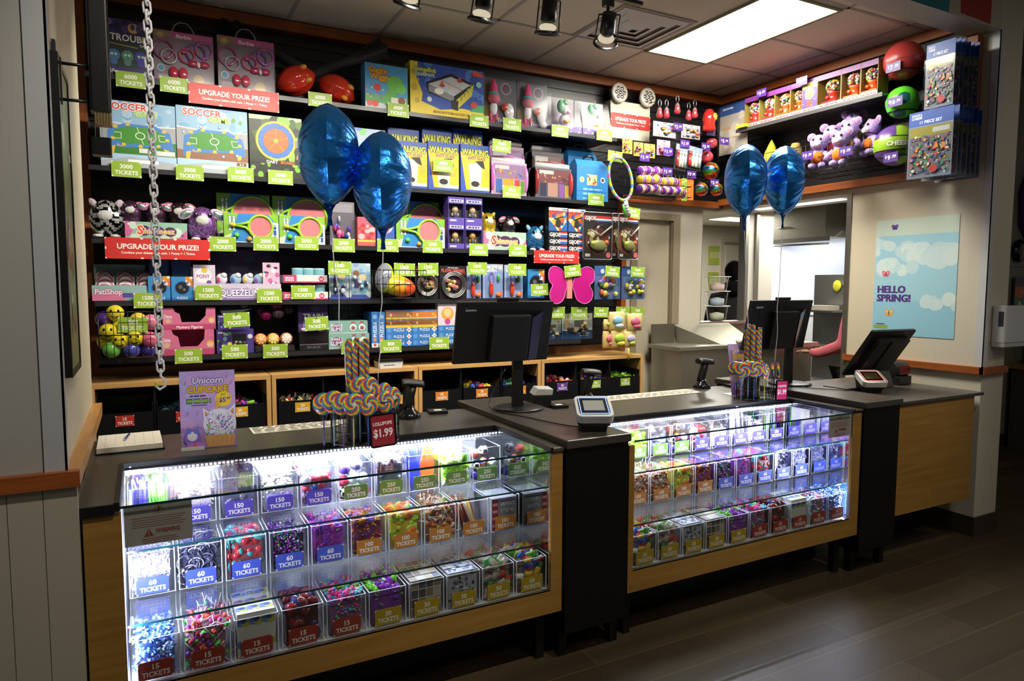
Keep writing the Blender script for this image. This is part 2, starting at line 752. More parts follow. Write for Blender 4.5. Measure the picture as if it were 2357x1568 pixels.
slats('wall_slats_back', -.25, 3.63, 1.15, 3.31)
slats('wall_slats_upper', 3.63, 4.775, 2.43, 3.31)
slats('wall_slats_right', 2.66, 4.87, 2.45, 3.31, 'y', 4.772)

mb = MB('orange_trim')
mb.box(-.3, 4.79, 4.81, 4.875, 3.31, 3.375, '#96501f')
mb.box(3.63, 4.79, 4.82, 4.875, 2.375, 2.43, '#6a3a1c')
structure(mb, 'trim_4')
mb = MB('dark_trim')
mb.box(-.26, 3.64, 4.80, 4.875, 1.085, 1.15, '#59371f')
structure(mb, 'trim_5')
mb = MB('orange_trim_z')
mb.box(-.30, -.25, 4.81, 4.875, 1.085, 3.31, '#96501f')
mb.box(3.63, 3.68, 4.81, 4.875, 1.085, 2.43, '#6a3a1c')
mb.box(4.735, 4.795, 2.60, 2.66, 2.395, 3.25, '#96501f')
structure(mb, 'trim_6')
mb = MB('orange_trim_y')
mb.box(4.735, 4.795, 2.66, 4.82, 3.31, 3.375, '#96501f')
mb.box(4.735, 4.795, 2.66, 4.82, 2.395, 2.45, '#96501f')
structure(mb, 'trim_7')

# left wall: a short return wall, and the wing wall that faces the dining room
mb = MB('paint')
mb.box(-.33, -.225, 2.54, 3.72, 0, CZ, '#cdc4ac')
structure(mb, 'wall_left')
mb = MB('paint')
mb.box(-3.6, -.225, 2.44, 2.54, 1.04, 3.75, '#a9a7a2')
structure(mb, 'wall_front')
mb = MB('paint')
for k in range(34):
 x1 = -.197 - k * .088
 mb.box(x1 - .086, x1, 2.425, 2.44, .1, 1.045, '#b0a998')
mb.box(-3.6, -.2, 2.43, 2.5, 0, 1.045, '#8f8878')
mb.box(-.225, -.1965, 2.4405, 2.457, .1, 1.045, '#b0a998')
structure(mb, 'trim_8')
mb = MB('satin')
mb.box(-.277, -.219, 2.432, 2.44, 1.09, 3.75, '#b4b6ba')
mb.box(-.225, -.219, 2.432, 2.488, 1.09, 3.75, '#b4b6ba')
structure(mb, 'trim_9')
mb = MB('orange_trim')
mb.box(-3.6, -.187, 2.405, 2.44, 1.045, 1.092, '#8a4a22')
structure(mb, 'trim_10')
mb = MB('oak_rail')
mb.prism([(2.44, 1.046), (3.69, 1.046), (3.72, 1.06), (3.72, 1.10), (2.44, 1.092)], -.225, -.187, '#b5803f', axis='x')
structure(mb, 'trim_11')

# right wall, the poster wall, its column and the header beam over the counter
mb = MB('paint')
mb.box(4.8, 4.92, 2.9, 3.5, 0, CZ, '#cfc2aa')
mb.box(4.8, 4.92, 3.5, 4.9, 2.36, CZ, '#cfc2aa')
structure(mb, 'wall_right')
mb = MB('paint')
mb.box(4.8, 5.06, 2.50, 2.9, .13, 3.75, '#cbc3b2')
mb.box(4.92, 5.06, 2.9, 3.6, .13, 3.75, '#cbc3b2')
structure(mb, 'wall_column')
mb = MB('satin')
mb.box(4.795, 4.80, 2.495, 2.545, 1.13, 3.26, '#c5c6c8')
mb.box(4.795, 4.845, 2.495, 2.50, 1.13, 3.26, '#c5c6c8')
structure(mb, 'trim_12')
mb = MB('dark_plastic')
mb.box(4.79, 5.07, 2.488, 2.9, 0, .13, '#3b352b')
structure(mb, 'baseboard_column')
mb = MB('orange_trim_y')
mb.box(4.77, 4.80, 2.475, 3.5, 1.085, 1.13, '#96501f')
structure(mb, 'trim_13')
mb = MB('orange_trim')
mb.box(4.77, 5.06, 2.47, 2.50, 1.085, 1.13, '#8a4a22')
structure(mb, 'trim_14')
mb = MB('paint')
mb.box(-.22, 4.8, 2.5, 2.68, 3.26, 3.75, '#c2b8a6')
f = mb.face((-.22, 2.5, 3.26), X, Z, 5.02, .49)
f.raw([(4.10, .0), (4.46, .0), (4.50, .49), (4.02, .49)], '#1d8296')
f.raw([(4.58, .02), (4.90, .01), (4.90, .49), (4.66, .49), (4.56, .25)], '#a93018')
structure(mb, 'wall_header')
mb = MB('brushed')
mb.box(4.79, 4.93, 3.485, 3.525, .9, 2.36, '#8d8a84')
structure(mb, 'trim_15')

# door in the back wall
mb = MB('paint')
mb.box(3.86, 4.30, 4.93, 4.97, 0, 2.27, '#c2b7a0')
d1 = structure(mb, 'door_1')
mb = MB('paint')
mb.box(4.265, 4.345, 4.885, 4.93, 0, 2.30, '#94866f')
mb.box(3.79, 3.86, 4.885, 4.93, 0, 2.30, '#94866f')
mb.box(3.86, 4.265, 4.885, 4.93, 2.24, 2.30, '#94866f')
mb.box(4.25, 4.28, 4.90, 4.95, 0, 2.24, '#7d705c')
mb.build('door_frame', d1)

# the dining room beyond the column
mb = MB('paint')
mb.box(7.12, 10.5, 3.86, 3.96, .13, 3.75, '#8d8878')
mb.box(5.06, 7.0, 3.55, 3.62, 0, 3.75, '#8d8878')
mb.box(7.0, 7.12, 3.55, 3.96, 0, 3.75, '#8d8878')
f = mb.face((7.12, 3.86, .13), X, Z, 3.38, 3.62)
f.line([(0, .477), (1, .477)], .003, '#5c574c')
structure(mb, 'wall_dining')
mb = MB('dark_plastic')
mb.box(7.12, 10.5, 3.845, 3.86, 0, .13, '#38322a')
structure(mb, 'baseboard_dining')
mb = MB('matte')
mb.tube([(8.45, 3.84, 2.95), (8.1, 3.84, 2.85), (7.95, 3.84, 2.6), (7.98, 3.84, 2.3), (8.2, 3.84, 2.08), (8.6, 3.84, 2.05)], .07, '#3c1f66', n=10)
tag(mb.build('wall_graphic'), 'thick purple curved stroke on the dim dining room wall', 'wall graphic')
mb = MB('matte')
mb.ell((8.35, 3.84, 3.15), (.32, .03, .32), '#7a2226')
mb.ell((8.3, 3.80, 3.25), (.13, .03, .13), '#8d8a86')
tag(mb.build('wall_graphic'), 'dark red round graphic with a grey dot high on the dining room wall', 'wall graphic')
mb = MB('gloss')
mb.lathe([(.0, 0), (.11, .0), (.12, .03), (.05, .06)], '#1c1b1a', n=14)
o = mb.build('wall_clock', None, (7.93, 3.86, 2.02))
o.rotation_euler = (PI / 2, 0, 0)
tag(o, 'small black round clock on the dining room wall past the column', 'clock')
mb = MB('card')
mb.box(0, .5, 0, .02, 0, .33, '#5b564b')
f = mb.face((0, 0, 0), X, Z, .5, .33)
f.rect(0, .36, 1, .72, '#c9682a').rect(0, 0, 1, .34, '#3f8a55').rect(0, .74, 1, 1, '#4f4a42')
f.disc(.2, .17, .1, '#cfd8cc').disc(.25, .54, .08, '#e08a4d').disc(.62, .54, .08, '#e08a4d')
tag(mb.build('wall_sign', None, (7.86, 3.82, 1.42)), 'orange and green notice board on the wall past the column', 'sign')
mb = MB('matte')
mb.box(7.85, 8.7, 3.4, 3.8, 0, .82, '#4c473d')
mb.box(7.82, 8.75, 3.36, 3.82, .82, .86, '#a06a2c', 'maple')
tag(mb.build('condiment_counter'), 'low counter with a wooden top against the dining room wall', 'counter')
mb = MB('dark_plastic')
mb.box(8.12, 8.5, 3.5, 3.8, .861, 1.22, '#141312')
mb.box(8.14, 8.48, 3.47, 3.5, .95, 1.15, '#24211d')
tag(mb.build('drink_machine', None), 'black machine standing on the condiment counter', 'machine')
for k, (x, y, n) in enumerate(((7.93, 3.55, 5), (8.04, 3.62, 6))):
 mb = MB('gloss')
 for i in range(n):
  mb.lathe([(.03, 0), (.042, .05), (.045, .052)], '#d9a52a', o=(x, y, .861 + i * .045), n=12)
 tag(mb.build('paper_cup_stack'), ('shorter' if k == 0 else 'taller') + ' stack of yellow cups on the condiment counter', 'cups')

# soap dispenser on the column
b = (4.874, 5.168, 1.261, 1.531)
t = thing('sanitizer_dispenser', 'white hand sanitizer dispenser on the front of the column', 'dispenser', ((b[0] + b[1]) / 2, 2.5, b[2]))
w, h = b[1] - b[0], b[3] - b[2]
mb = MB('gloss')
mb.rbox(-w / 2, w / 2, -.09, 0, .03, h, .02, '#d5d6d8')
mb.prism([(-w / 2 + .006, 0), (w / 2 - .006, 0), (w / 2 - .002, .05), (-w / 2 + .002, .05)], -.085, -.005, '#c6c7ca', axis='y')
mb.build('housing', t, bevel=.004)
mb = MB('gloss')
mb.box(-w / 2 - .001, -w / 2 + .003, -.075, -.045, h * .5, h * .86, '#3d4247')
mb.build('window', t)
mb = MB('satin')
mb.box(w / 2 - .035, w / 2 - .008, -.0915, -.09, h * .55, h * .66, '#2c4a78')
mb.build('badge', t)

# ------------------------------------------------------------------ ceiling fittings
t = thing('ceiling_light', 'bright rectangular fluorescent panel in the ceiling grid', 'ceiling light', (3.64, 3.585, CZ))
mb = MB('matte')
for a in ((-.305, .305, -.6, -.58), (-.305, .305, .58, .6), (-.305, -.285, -.58, .58), (.285, .305, -.58, .58)):
 mb.box(a[0], a[1], a[2], a[3], -.012, -.001, '#7f7a55')
mb.build('frame', t)
mb = MB('lamp_panel')
mb.box(-.285, .285, -.58, .58, -.008, -.004, '#ffffff')
mb.build('diffuser', t)
mb = MB('paint')
cx, cy, hw = 2.985, 3.87, .30
t = thing('ceiling_vent', 'square ceiling air diffuser with nested frames beside the light panel', 'vent', (cx, cy, CZ))
mb.box(-hw, hw, -hw, hw, -.006, -.001, '#8a8378')
mb.build('plate', t)
for i, k in enumerate((.27, .2, .13, .07)):
 mb = MB('paint')
 for q in range(4):
  c_, s_ = [(1, 0), (0, 1), (-1, 0), (0, -1)][q]
  R_ = lambda x, y, z: (x * c_ - y * s_, x * s_ + y * c_, z)
  mb.add([R_(-k, -k, -.008), R_(k, -k, -.008), R_(k - .045, -k + .045, -.02), R_(-k + .045, -k + .045, -.02)], [(0, 1, 2, 3)], '#d8d2c8')
 mb.build('louvre', t)
mb = MB('paint')
mb.lathe([(.065, 0), (.06, -.012), (.02, -.016)], '#d8d2c8', n=20)
tag(mb.build('ceiling_disc', None, (2.316, 3.852, CZ - .001)), 'small round white disc on the ceiling tile beside the spotlights', 'ceiling disc')
t = thing('light_track', 'black lighting track under the ceiling above the counter', 'track', (1.6, 3.40, CZ))
mb = MB('satin')
mb.box(-1.5, 1.08, -.018, .018, -.075, -.055, '#0d0d0e')
mb.build('rail', t)
mb = MB('satin')
for x in (-1.2, -.2, .8):
 mb = MB('satin')
 mb.cyl((x, 0, -.06), (x, 0, -.002), .008, '#0d0d0e', 8)
 mb.build('hanger', t)


def track_head(x, aim, label, z=3.315):
 t = thing('track_spotlight', label, 'spotlight', (x, 3.40, z), group='track spotlights over the counter')
 mb = MB('satin')
 mb.box(-.03, .03, -.02, .02, -.05, 0, '#0d0d0e')
 mb.cyl((0, 0, -.05), (0, 0, -.09), .009, '#0d0d0e', 8)
 mb.build('mount', t)
 d = Vector(aim).normalized()
 q = d.to_track_quat('Z', 'Y').to_matrix().to_4x4()
 mb = MB('satin')
 mb.M = Matrix.Translation((0, 0, -.16)) @ q
 mb.lathe([(.024, -.08), (.042, -.075), (.044, .03), (.03, .05)], '#101011', n=18)
 mb.build('lamp_body', t)
 mb = MB('satin')
 mb.M = Matrix.Translation((0, 0, -.16)) @ q
 mb.tube([(.066 * math.cos(a * PI / 10), .066 * math.sin(a * PI / 10), .10) for a in range(20)], .009, '#0d0d0e', closed=True)
 for s in (-1, 1):
  mb.cyl((s * .066, 0, .10), (s * .062, 0, -.07), .004, '#0d0d0e', 6)
 mb.cyl((-.062, 0, -.07), (.062, 0, -.07), .005, '#0d0d0e', 6)
 mb.build('ring', t)
 mb = MB('lamp_bulb')
 mb.M = Matrix.Translation((0, 0, -.16)) @ q
 mb.ell((0, 0, .07), (.05, .05, .022), '#fff4dc', nu=14, nv=6)
 mb.build('bulb', t)


track_head(2.44, (.35, .75, -.8), 'black track spotlight at the right end of the track, tilted to the shelves')
track_head(2.04, (.05, .25, -1), 'black track spotlight pointing down, second from the right end')
track_head(1.64, (-.05, .3, -1), 'black track spotlight third from the right end of the track')
track_head(1.24, (-.1, .5, -.9), 'black track spotlight mostly cut by the top of the frame')


# ================================================================== COUNTER RUN
TOPC = '#47423c'


def display_case(name, label, x0, x1, stl, stw, yb):
 """a glass display case: x0..x1 outside, stl/stw = left and right stile widths, yb = back edge of the glass top"""
 t = thing(name, label, 'display case', (x0, 2.46, 0))
 w = x1 - x0
 D = yb - 2.46
 B = 3.22 - 2.46
 mb = MB('maple')
 mb.box(0, w, 0, .02, .24, .345, '#b07c38')
 mb.build('bottom_rail', t)
 mb = MB('maple')
 mb.box(0, stl, 0, .02, .345, .93, '#b07c38')
 mb.build('stile', t)
 mb = MB('maple')
 mb.box(w - stw, w, 0, .02, .345, .945, '#b07c38')
 mb.build('stile', t)
 gx0, gx1 = stl, w - stw
 mb = MB('satin')
 mb.box(0, w, B, B + .02, .24, .93, '#e6e7ea')
 mb.build('back_panel', t)
 mb = MB('satin')
 mb.box(0, w, .02, B, .32, .345, '#d9d9db')
 mb.build('deck', t)
 mb = MB('mirror')
 mb.box(gx1 + .001, gx1 + .006, .021, B, .346, .928, '#ffffff')
 mb.box(gx1 + .001, gx1 + .006, .021, D - .03, .928, .945, '#ffffff')
 mb.build('mirror_panel', t)
 mb = MB('satin')
 mb.box(gx0 - .008, gx0 - .001, .021, B, .346, .928, '#e3e4e8')
 mb.build('end_panel', t)
 mb = MB('glass')
 mb.box(gx0, gx1, .004, .009, .347, .945, '#ffffff')
 mb.build('front_glass', t)
 mb = MB('glass')
 mb.box(gx0 - .005, gx1 + .003, -.003, D, .946, .952, '#ffffff')
 mb.box(gx0 - .005, gx1 + .003, -.005, -.003, .945, .953, '#12343a', 'glass_edge')
 mb.build('glass_top', t)
 for z, y0 in ((.715, .25), (.535, .05)):
  mb = MB('glass')
  mb.box(gx0 + .003, gx1 - .001, y0 + .002, B - .01, z - .006, z, '#ffffff')
  mb.box(gx0 + .003, gx1 - .001, y0, y0 + .002, z - .0065, z + .0005, '#123c42', 'glass_edge')
  mb.build('shelf', t)
 mb = MB('metal')
 mb.box(gx0, gx1, 0, .012, .340, .348, '#c3c5c9')
 mb.build('glass_channel', t)
 mb = MB('metal')
 mb.box(gx0, gx1, D - .022, D - .002, .925, .944, '#c9cbd0')
 led = mb.build('led_channel', t)
 mb = MB('led_dot')
 k = int((gx1 - gx0) / .016)
 for i in range(k):
  a = gx0 + .01 + i * .016
  mb.box(a, a + .008, D - .026, D - .0225, .931, .938, '#ffffff')
 mb.build('led_strip', led)
 mb = MB('dark_plastic')
 mb.box(.02, w - .02, .25, .27, 0.02, .239, '#0b0b0c')
 mb.build('kick_panel', t)
 for x in (.06, w - .06):
  for y in (.10, D - .05):
   mb = MB('dark_plastic')
   mb.box(x - .02, x + .02, y - .02, y + .02, 0, .239, '#0a0a0b')
   mb.build('leg', t)
 return t


display_case('display_case', 'left maple-fronted glass display case lit inside, beside the left wall', -.19, 1.56, .104, .056, 2.99)
display_case('display_case', 'right maple-fronted glass display case lit inside, between the two black register stands', 1.916, 3.545, .03, .075, 2.90)

# laminate tops around the glass
mb = MB('laminate')
mb.box(-.215, 1.563, 2.993, 3.5, .93, .965, TOPC)
mb.box(-.21, -.10, 2.452, 2.993, .93, .965, TOPC)
mb.box(1.505, 1.563, 2.452, 2.993, .946, .965, TOPC)
o = mb.build('countertop', bevel=.004)
tag(o, 'dark grey laminate countertop behind the left glass case', 'countertop')
mb = MB('dark_plastic')
mb.box(-.105, -.088, 2.45, 2.993, .94, .968, '#101011')
mb.box(1.494, 1.507, 2.45, 2.993, .953, .969, '#101011')
mb.box(-.088, 1.494, 2.984, 2.996, .953, .968, '#101011')
mb.box(-.21, -.105, 2.449, 2.453, .93, .964, '#101011')
mb.build('edge_strip', o)
mb = MB('dark_plastic')
mb.box(-.2, 1.55, 3.47, 3.49, 0, .93, '#1a1a1b')
mb.build('rear_panel', o)
mb = MB('laminate')
mb.box(1.916, 3.55, 2.905, 3.5, .93, .965, TOPC)
mb.box(3.478, 3.55, 2.452, 2.905, .953, .965, TOPC)
o = mb.build('countertop', bevel=.004)
tag(o, 'dark grey laminate countertop behind the right glass case', 'countertop')
mb = MB('dark_plastic')
mb.box(1.93, 3.478, 2.897, 2.908, .953, .968, '#101011')
mb.box(3.468, 3.48, 2.45, 2.905, .953, .969, '#101011')
mb.build('edge_strip', o)
mb = MB('dark_plastic')
mb.box(1.92, 3.54, 3.47, 3.49, 0, .93, '#1a1a1b')
mb.build('rear_panel', o)


def register_stand(label, x0, x1, zt):
 t = thing('register_stand', label, 'counter', (x0, 2.45, 0))
 w = x1 - x0
 mb = MB('dark_plastic')
 mb.box(0.002, w - .002, .005, 1.14, .13, zt - .04, '#060606')
 mb.build('body', t)
 mb = MB('laminate')
 mb.box(-.004, w + .004, -.012, 1.16, zt - .038, zt, TOPC)
 mb.build('top', t, bevel=.005)
 for x in (.03, w - .03):
  mb = MB('dark_plastic')
  mb.box(x - .02, x + .02, .06, .10, 0, .13, '#0a0a0b')
  mb.build('leg', t)
 return t


register_stand('black register stand between the two glass cases', 1.572, 1.908, .993)
register_stand('black register stand to the right of the right glass case', 3.556, 3.884, 1.003)
t = thing('service_counter', 'maple-fronted counter with dark top at the right end by the column', 'counter', (3.888, 2.47, 0))
mb = MB('maple')
mb.box(0, .79, 0, .02, .287, .955, '#b07c38')
mb.build('front_panel', t)
mb = MB('laminate')
mb.box(0, .875, -.012, .86, .955, .976, '#4a4540')
mb.build('top', t, bevel=.003)
mb = MB('dark_plastic')
mb.box(0.01, .79, .021, .8, .287, .954, '#121213')
mb.build('body', t)
mb = MB('dark_plastic')
mb.box(.01, .79, .3, .32, 0, .286, '#0b0b0c')
mb.build('kick_panel', t)

# warning placards behind the front glass
for b, lab in (((-.079, .118, .812, .946), 'white warning placard with red print inside the left glass case'),
   ((3.286, 3.462, .822, .948), 'white warning placard with red print inside the right glass case')):
 w, h = b[1] - b[0], b[3] - b[2]
 mb = MB('paper')
 mb.box(0, w, 0, .0015, 0, h, '#b8b3ab')
 f = mb.face((0, 0, 0), X, Z, w, h)
 R1, R2 = '#a5393a', '#b06a66'
 f.disc(.5, .84, .1, R2).disc(.5, .84, .085, '#b8b3ab').line([(.5, .78), (.5, .92)], .03, R1).line([(.46, .8), (.53, .9)], .02, R1).disc(.52, .86, .025, R1)
 for k in range(5):
  f.rect(.1 + .015 * (k % 2), .66 - k * .055, .9 - .03 * (k % 3), .675 - k * .055, R2)
 f.poly([(.28, .2), (.42, .2), (.35, .39)], R1).rect(.345, .27, .355, .34, '#e6d8d2').disc(.35, .235, .012, '#e6d8d2')
 f.text('WARNING', .63, .32, .11, R1, .36)
 for k in range(3):
  f.rect(.25, .14 - k * .05, .75 + .03 * (k % 2), .155 - k * .05, R2)
 o = mb.build('warning_placard', None, (b[0], 2.472, b[2]))
 tag(o, lab, 'placard')

# ------------------------------------------------------------------ devices


def monitor(label, x, y, z, cx, W_=.555, H_=.325, zc=1.412, tilt=.21):
 t = thing('monitor', label, 'monitor', (x, y, z))
 q = Matrix.Translation((cx - x, -.035, zc - z)) @ Matrix.Rotation(tilt, 4, 'X')
 mb = MB('dark_plastic')
 mb.M = q
 mb.box(-W_ / 2, W_ / 2, -.012, .012, -H_ / 2, H_ / 2, '#141415')
 f = mb.face((-W_ / 2, -.012, -H_ / 2), X, Z, W_, H_)
 f.text('Lenovo', .135, .875, .045, '#a9abad', .17)
 mb.build('screen_housing', t, bevel=.004)
 mb = MB('gloss')
 mb.M = q
 mb.box(-W_ / 2 + .008, W_ / 2 - .008, .0125, .0135, -H_ / 2 + .02, H_ / 2 - .008, '#0a0b0e')
 mb.build('screen', t)
 mb = MB('dark_plastic')
 mb.M = q
 mb.box(-.055, .07, -.006, .014, H_ / 2 + .001, H_ / 2 + .018, '#101011')
 mb.build('camera_bar', t, bevel=.003)
 mb = MB('dark_plastic')
 mb.M = q
 mb.box(-.09, .13, -.05, -.012, -.15, .09, '#1a1a1b')
 mb.box(-.09, .13, -.048, -.012, .09, .096, '#2a2a2c')
 mb.build('rear_housing', t, bevel=.006)
 mb = MB('gloss')
 mb.M = q
 mb.poly = None
 mb.add([(.135, -.052, -.15), (.205, -.018, -.15), (.215, -.018, .11), (.135, -.052, .085)], [(0, 1, 2, 3)], '#2b2c4e')
 mb.build('side_panel', t)
 mb = MB('dark_plastic')
 mb.prism([(-.03, 0.012), (.03, 0.012), (.026, .26), (.02, .30), (-.028, .30)], .0, .03, '#131314', axis='y')
 mb.box(-.05, .04, -.03, .03, .285, .30, '#232325')
 mb.build('stand', t, bevel=.003)
 mb = MB('satin')
 mb.lathe([(.135, 0), (.137, .006), (.12, .011), (.0, .012)], '#161617', n=36)
 mb.build('base', t)
 return t


monitor('black monitor seen from behind on the left register stand', 1.76, 3.22, .994, 1.65)
monitor('black monitor seen from behind on the right register stand', 3.775, 3.15, 1.004, 3.60, zc=1.405)

# touch terminal on the service counter
t = thing('touch_terminal', 'black tilted touch screen terminal seen from behind on the service counter', 'terminal', (4.25, 2.93, .977))
q = Matrix.Translation((-.03, -.10, .248)) @ Matrix.Rotation(-.075, 4, 'Z') @ Matrix.Rotation(.616, 4, 'X')
mb = MB('dark_plastic')
mb.M = q
mb.box(-.197, .197, -.012, .012, -.185, .185, '#111112')
mb.build('screen_housing', t, bevel=.006)
mb = MB('gloss')
mb.M = q
mb.box(-.185, .185, .0125, .0135, -.17, .17, '#08090b')
mb.build('screen', t)
mb = MB('dark_plastic')
mb.M = q
mb.box(-.13, .15, -.045, -.012, -.17, .13, '#1b1b1c')
mb.box(-.02, .0, -.052, -.045, -.17, .13, '#0a0a0b')
mb.box(.1, .12, -.014, -.0125, .165, .172, '#8a8c90')
mb.build('rear_housing', t, bevel=.006)
mb = MB('satin')
mb.prism([(.0, .0), (.20, .0), (.16, .08), (.06, .215), (-.02, .2), (.07, .08)], -.07, .05, '#4b4a48', axis='y')
mb.build('stand', t, bevel=.004)
mb = MB('dark_plastic')
mb.box(-.30, -.02, -.08, .1, .0, .022, '#151516')
mb.build('base', t, bevel=.004)
c = (4.607, 2.904, 1.03)
t = thing('receipt_printer', 'black rounded receipt printer with a red panel behind the touch terminal', 'printer', (c[0], c[1] + .05, .977))
mb = MB('dark_plastic')
mb.box(-.07, .07, -.07, .07, 0, .06, '#111112')
mb.cyl((-.07, 0, .10), (.07, 0, .10), .06, '#141415', 20)
mb.build('body', t, bevel=.004)
mb = MB('gloss')
for k in range(5):
 a = 2.2 + k * .24
 mb.box(-.055, .055, -.063 + k * .001, -.06 + k * .001, .075 + k * .012, .083 + k * .012, '#8d2a2c')
mb.build('red_panel', t)


def card_reader(label, c, rotz, screen, ringmat, s=1.0):
 t = thing('card_reader', label, 'card reader', c, rotz)
 q = Matrix.Translation((0, 0, .062 * s)) @ Matrix.Rotation(.42, 4, 'X')
 mb = MB('dark_plastic')
 mb.prism([(-.05 * s, 0), (.05 * s, 0), (.06 * s, .07 * s), (-.06 * s, .07 * s)], -.045 * s, .06 * s, '#0f0f10', axis='y')
 mb.M = q
 mb.rbox(-.068 * s, .068 * s, -.068 * s, .068 * s, -.012 * s, .006 * s, .02 * s, '#141415')
 mb.build('base', t)
 mb = MB('satin')
 mb.M = q
 mb.rbox(-.075 * s, .075 * s, -.075 * s, .075 * s, .006 * s, .042 * s, .024 * s, '#d6d6d8', n=5)
 mb.build('housing', t, bevel=.003)
 mb = MB('gloss')
 mb.M = q
 mb.rbox(-.062 * s, .062 * s, -.06 * s, .06 * s, .042 * s, .0435 * s, .014 * s, '#101114', n=4)
 h = mb.build('bezel', t)
 mb = MB(ringmat)
 mb.M = q
 k = .058 * s
 for a in ((-k, k, -k, -k + .004), (-k, k, k - .004, k), (-k, -k + .004, -k + .004, k - .004), (k - .004, k, -k + .004, k - .004)):
  mb.box(a[0], a[1], a[2], a[3], .0436 * s, .0442 * s, '#ffffff')
 mb.build('light_ring', h)
 mb = MB('gloss')
 mb.M = q
 mb.box(-.042 * s, .042 * s, -.036 * s, .036 * s, .0436 * s, .0446 * s, screen)
 mb.build('screen', h)
 return t


card_reader('white card reader with a lit ring on the left register stand', (1.80, 2.585, .994), -.45, '#a8aaa2', 'led_blue', 1.12)
c = (4.091, 2.744, 0.977)
card_reader('white card reader with a red lit ring beside the touch terminal', (c[0], c[1] + .05, 1.004 if c[0] < 3.88 else .977), -.5, '#5a4a30', 'led_red', 1.05)


def scanner(label, c, rotz):
 t = thing('barcode_scanner', label, 'barcode scanner', c, rotz)
 mb = MB('gloss')
 mb.lathe([(.058, 0), (.06, .008), (.05, .026), (.03, .045), (.022, .06)], '#121213', n=22)
 mb.build('base', t)
 mb = MB('dark_plastic')
 mb.loft([[(x * 1.0 + dx, y * 1.0, z) for x, y in ((-.018, -.02), (.018, -.02), (.022, .014), (-.022, .014))] for dx, z in ((-.012, .045), (.0, .09), (.012, .13), (.02, .165))], '#1c1c1e')
 mb.build('handle', t)
 mb = MB('dark_plastic')
 mb.loft([[(px_, .036 * math.cos(a), .178 + .02 * math.sin(a) + dz) for a in [i * PI / 5 for i in range(10)]] for px_, dz in ((-.035, .004), (-.01, .006), (.045, 0), (.075, -.006))], '#232325')
 mb.box(.073, .078, -.03, .03, .158, .188, '#050506')
 mb.build('head', t, bevel=.002)
 return t


scanner('black barcode scanner on its stand behind the left lollipop stand', (1.197, 3.375, 0.966), -.2)
scanner('black barcode scanner on its stand right of the left monitor', (2.288, 3.343, 0.966), -.25)
scanner('black barcode scanner on its stand left of the right lollipop stand', (3.314, 3.482, 0.966), -.1)

for c, lab in (((1.378, 3.434, 0.965), 'flat black deactivator pad with a white sticker, left counter'),
   ((3.552, 3.429, 0.965), 'flat black pad beside the right lollipop stand'),
   ((2.049, 3.283, 0.995), 'flat black pad with a sticker right of the left monitor base')):
 z = .966 if c[2] < .98 else .994
 if c[0] > 1.92 and c[0] < 3.5:
  z = .966
 mb = MB('satin')
 mb.rbox(-.05, .05, -.045, .045, 0, .016, .012, '#141415')
 mb.box(-.02, .02, -.02, .012, .0161, .0168, '#d8d8cf', 'paper')
 o = mb.build('security_pad', None, (c[0], c[1], z))
 o.rotation_euler = (0, 0, -.15)
 tag(o, lab, 'pad')

t = thing('label_printer', 'small silver-topped printer on the counter right of the left monitor stand', 'printer', (1.98, 3.36, .966), -.3)
mb = MB('dark_plastic')
mb.box(-.05, .05, -.05, .06, 0, .07, '#121213')
mb.build('body', t, bevel=.004)
mb = MB('satin')
mb.prism([(-.055, .07), (.055, .07), (.06, .105), (-.03, .11)], -.055, .065, '#bfbfbc', axis='y')
mb.build('lid', t, bevel=.004)

# clipboard with pen
t = thing('clipboard', 'black clipboard holding a pad of white ruled paper at the left wall', 'clipboard', (-.07, 3.335, .966), .02)
mb = MB('satin')
mb.box(-.125, .125, -.15, .14, 0, .006, '#0f0f10')
mb.build('board', t)
mb = MB('paper')
mb.box(-.12, .118, -.145, .135, .0062, .026, '#dcd6c8')
f = mb.face((-.12, -.145, .026), X, Y, .238, .28)
f.rect(0, 0, 1, 1, '#e3ddcf')
for k in range(6):
 f.line([(.12 + k * .15, .05), (.12 + k * .15, .95)], .004, '#a9a494')
for k in range(4):
 f.line([(.05, .2 + k * .2), (.95, .2 + k * .2)], .003, '#b9b4a4')
mb.build('paper_pad', t)
mb = MB('gloss')
mb.tube([(-.04, -.05, .996), (-.025, .06, .996)], .005, '#2a3a8c', n=8)
mb.tube([(-.042, -.062, .996), (-.04, -.05, .996)], .001, '#c0c0c0', n=6, r2=.0045)
o = mb.build('ballpoint_pen', None, (-.05, 3.36, .001))
tag(o, 'blue ballpoint pen lying on the clipboard paper', 'pen')

# printed price strips lying along the back of the counters
for (x0, x1, lab) in ((.425, 1.02, 'long white strip of printed codes lying on the left countertop'), (2.40, 3.17, 'long white strip of printed codes lying on the right countertop')):
 mb = MB('paper')
 w = x1 - x0
 mb.box(0, w, 0, .155, 0, .002, '#d9d4c2')
 f = mb.face((0, 0, .002), X, Y, w, .155)
 for r_ in range(7):
  k = 0
  while k < w - .06:
   L = random.uniform(.03, .055)
   f.rect((k + .01) / w, .08 + r_ * .13, (k + .01 + L) / w, .125 + r_ * .13, '#57534a')
   k += L + .014
 tag(mb.build('code_strip', None, (x0, 3.32, .9662)), lab, 'price list')

# tabletop poster of a cupcake
t = thing('tabletop_poster', 'purple cupcake poster in a table sign holder on the left countertop', 'poster', (.225, 3.13, .966), -.06)
q = Matrix.Rotation(-.16, 4, 'X')
w, h = .215, .325
mb = MB('card')
mb.M = q
mb.box(-w / 2, w / 2, 0, .003, .0, h, '#c7a9d8')


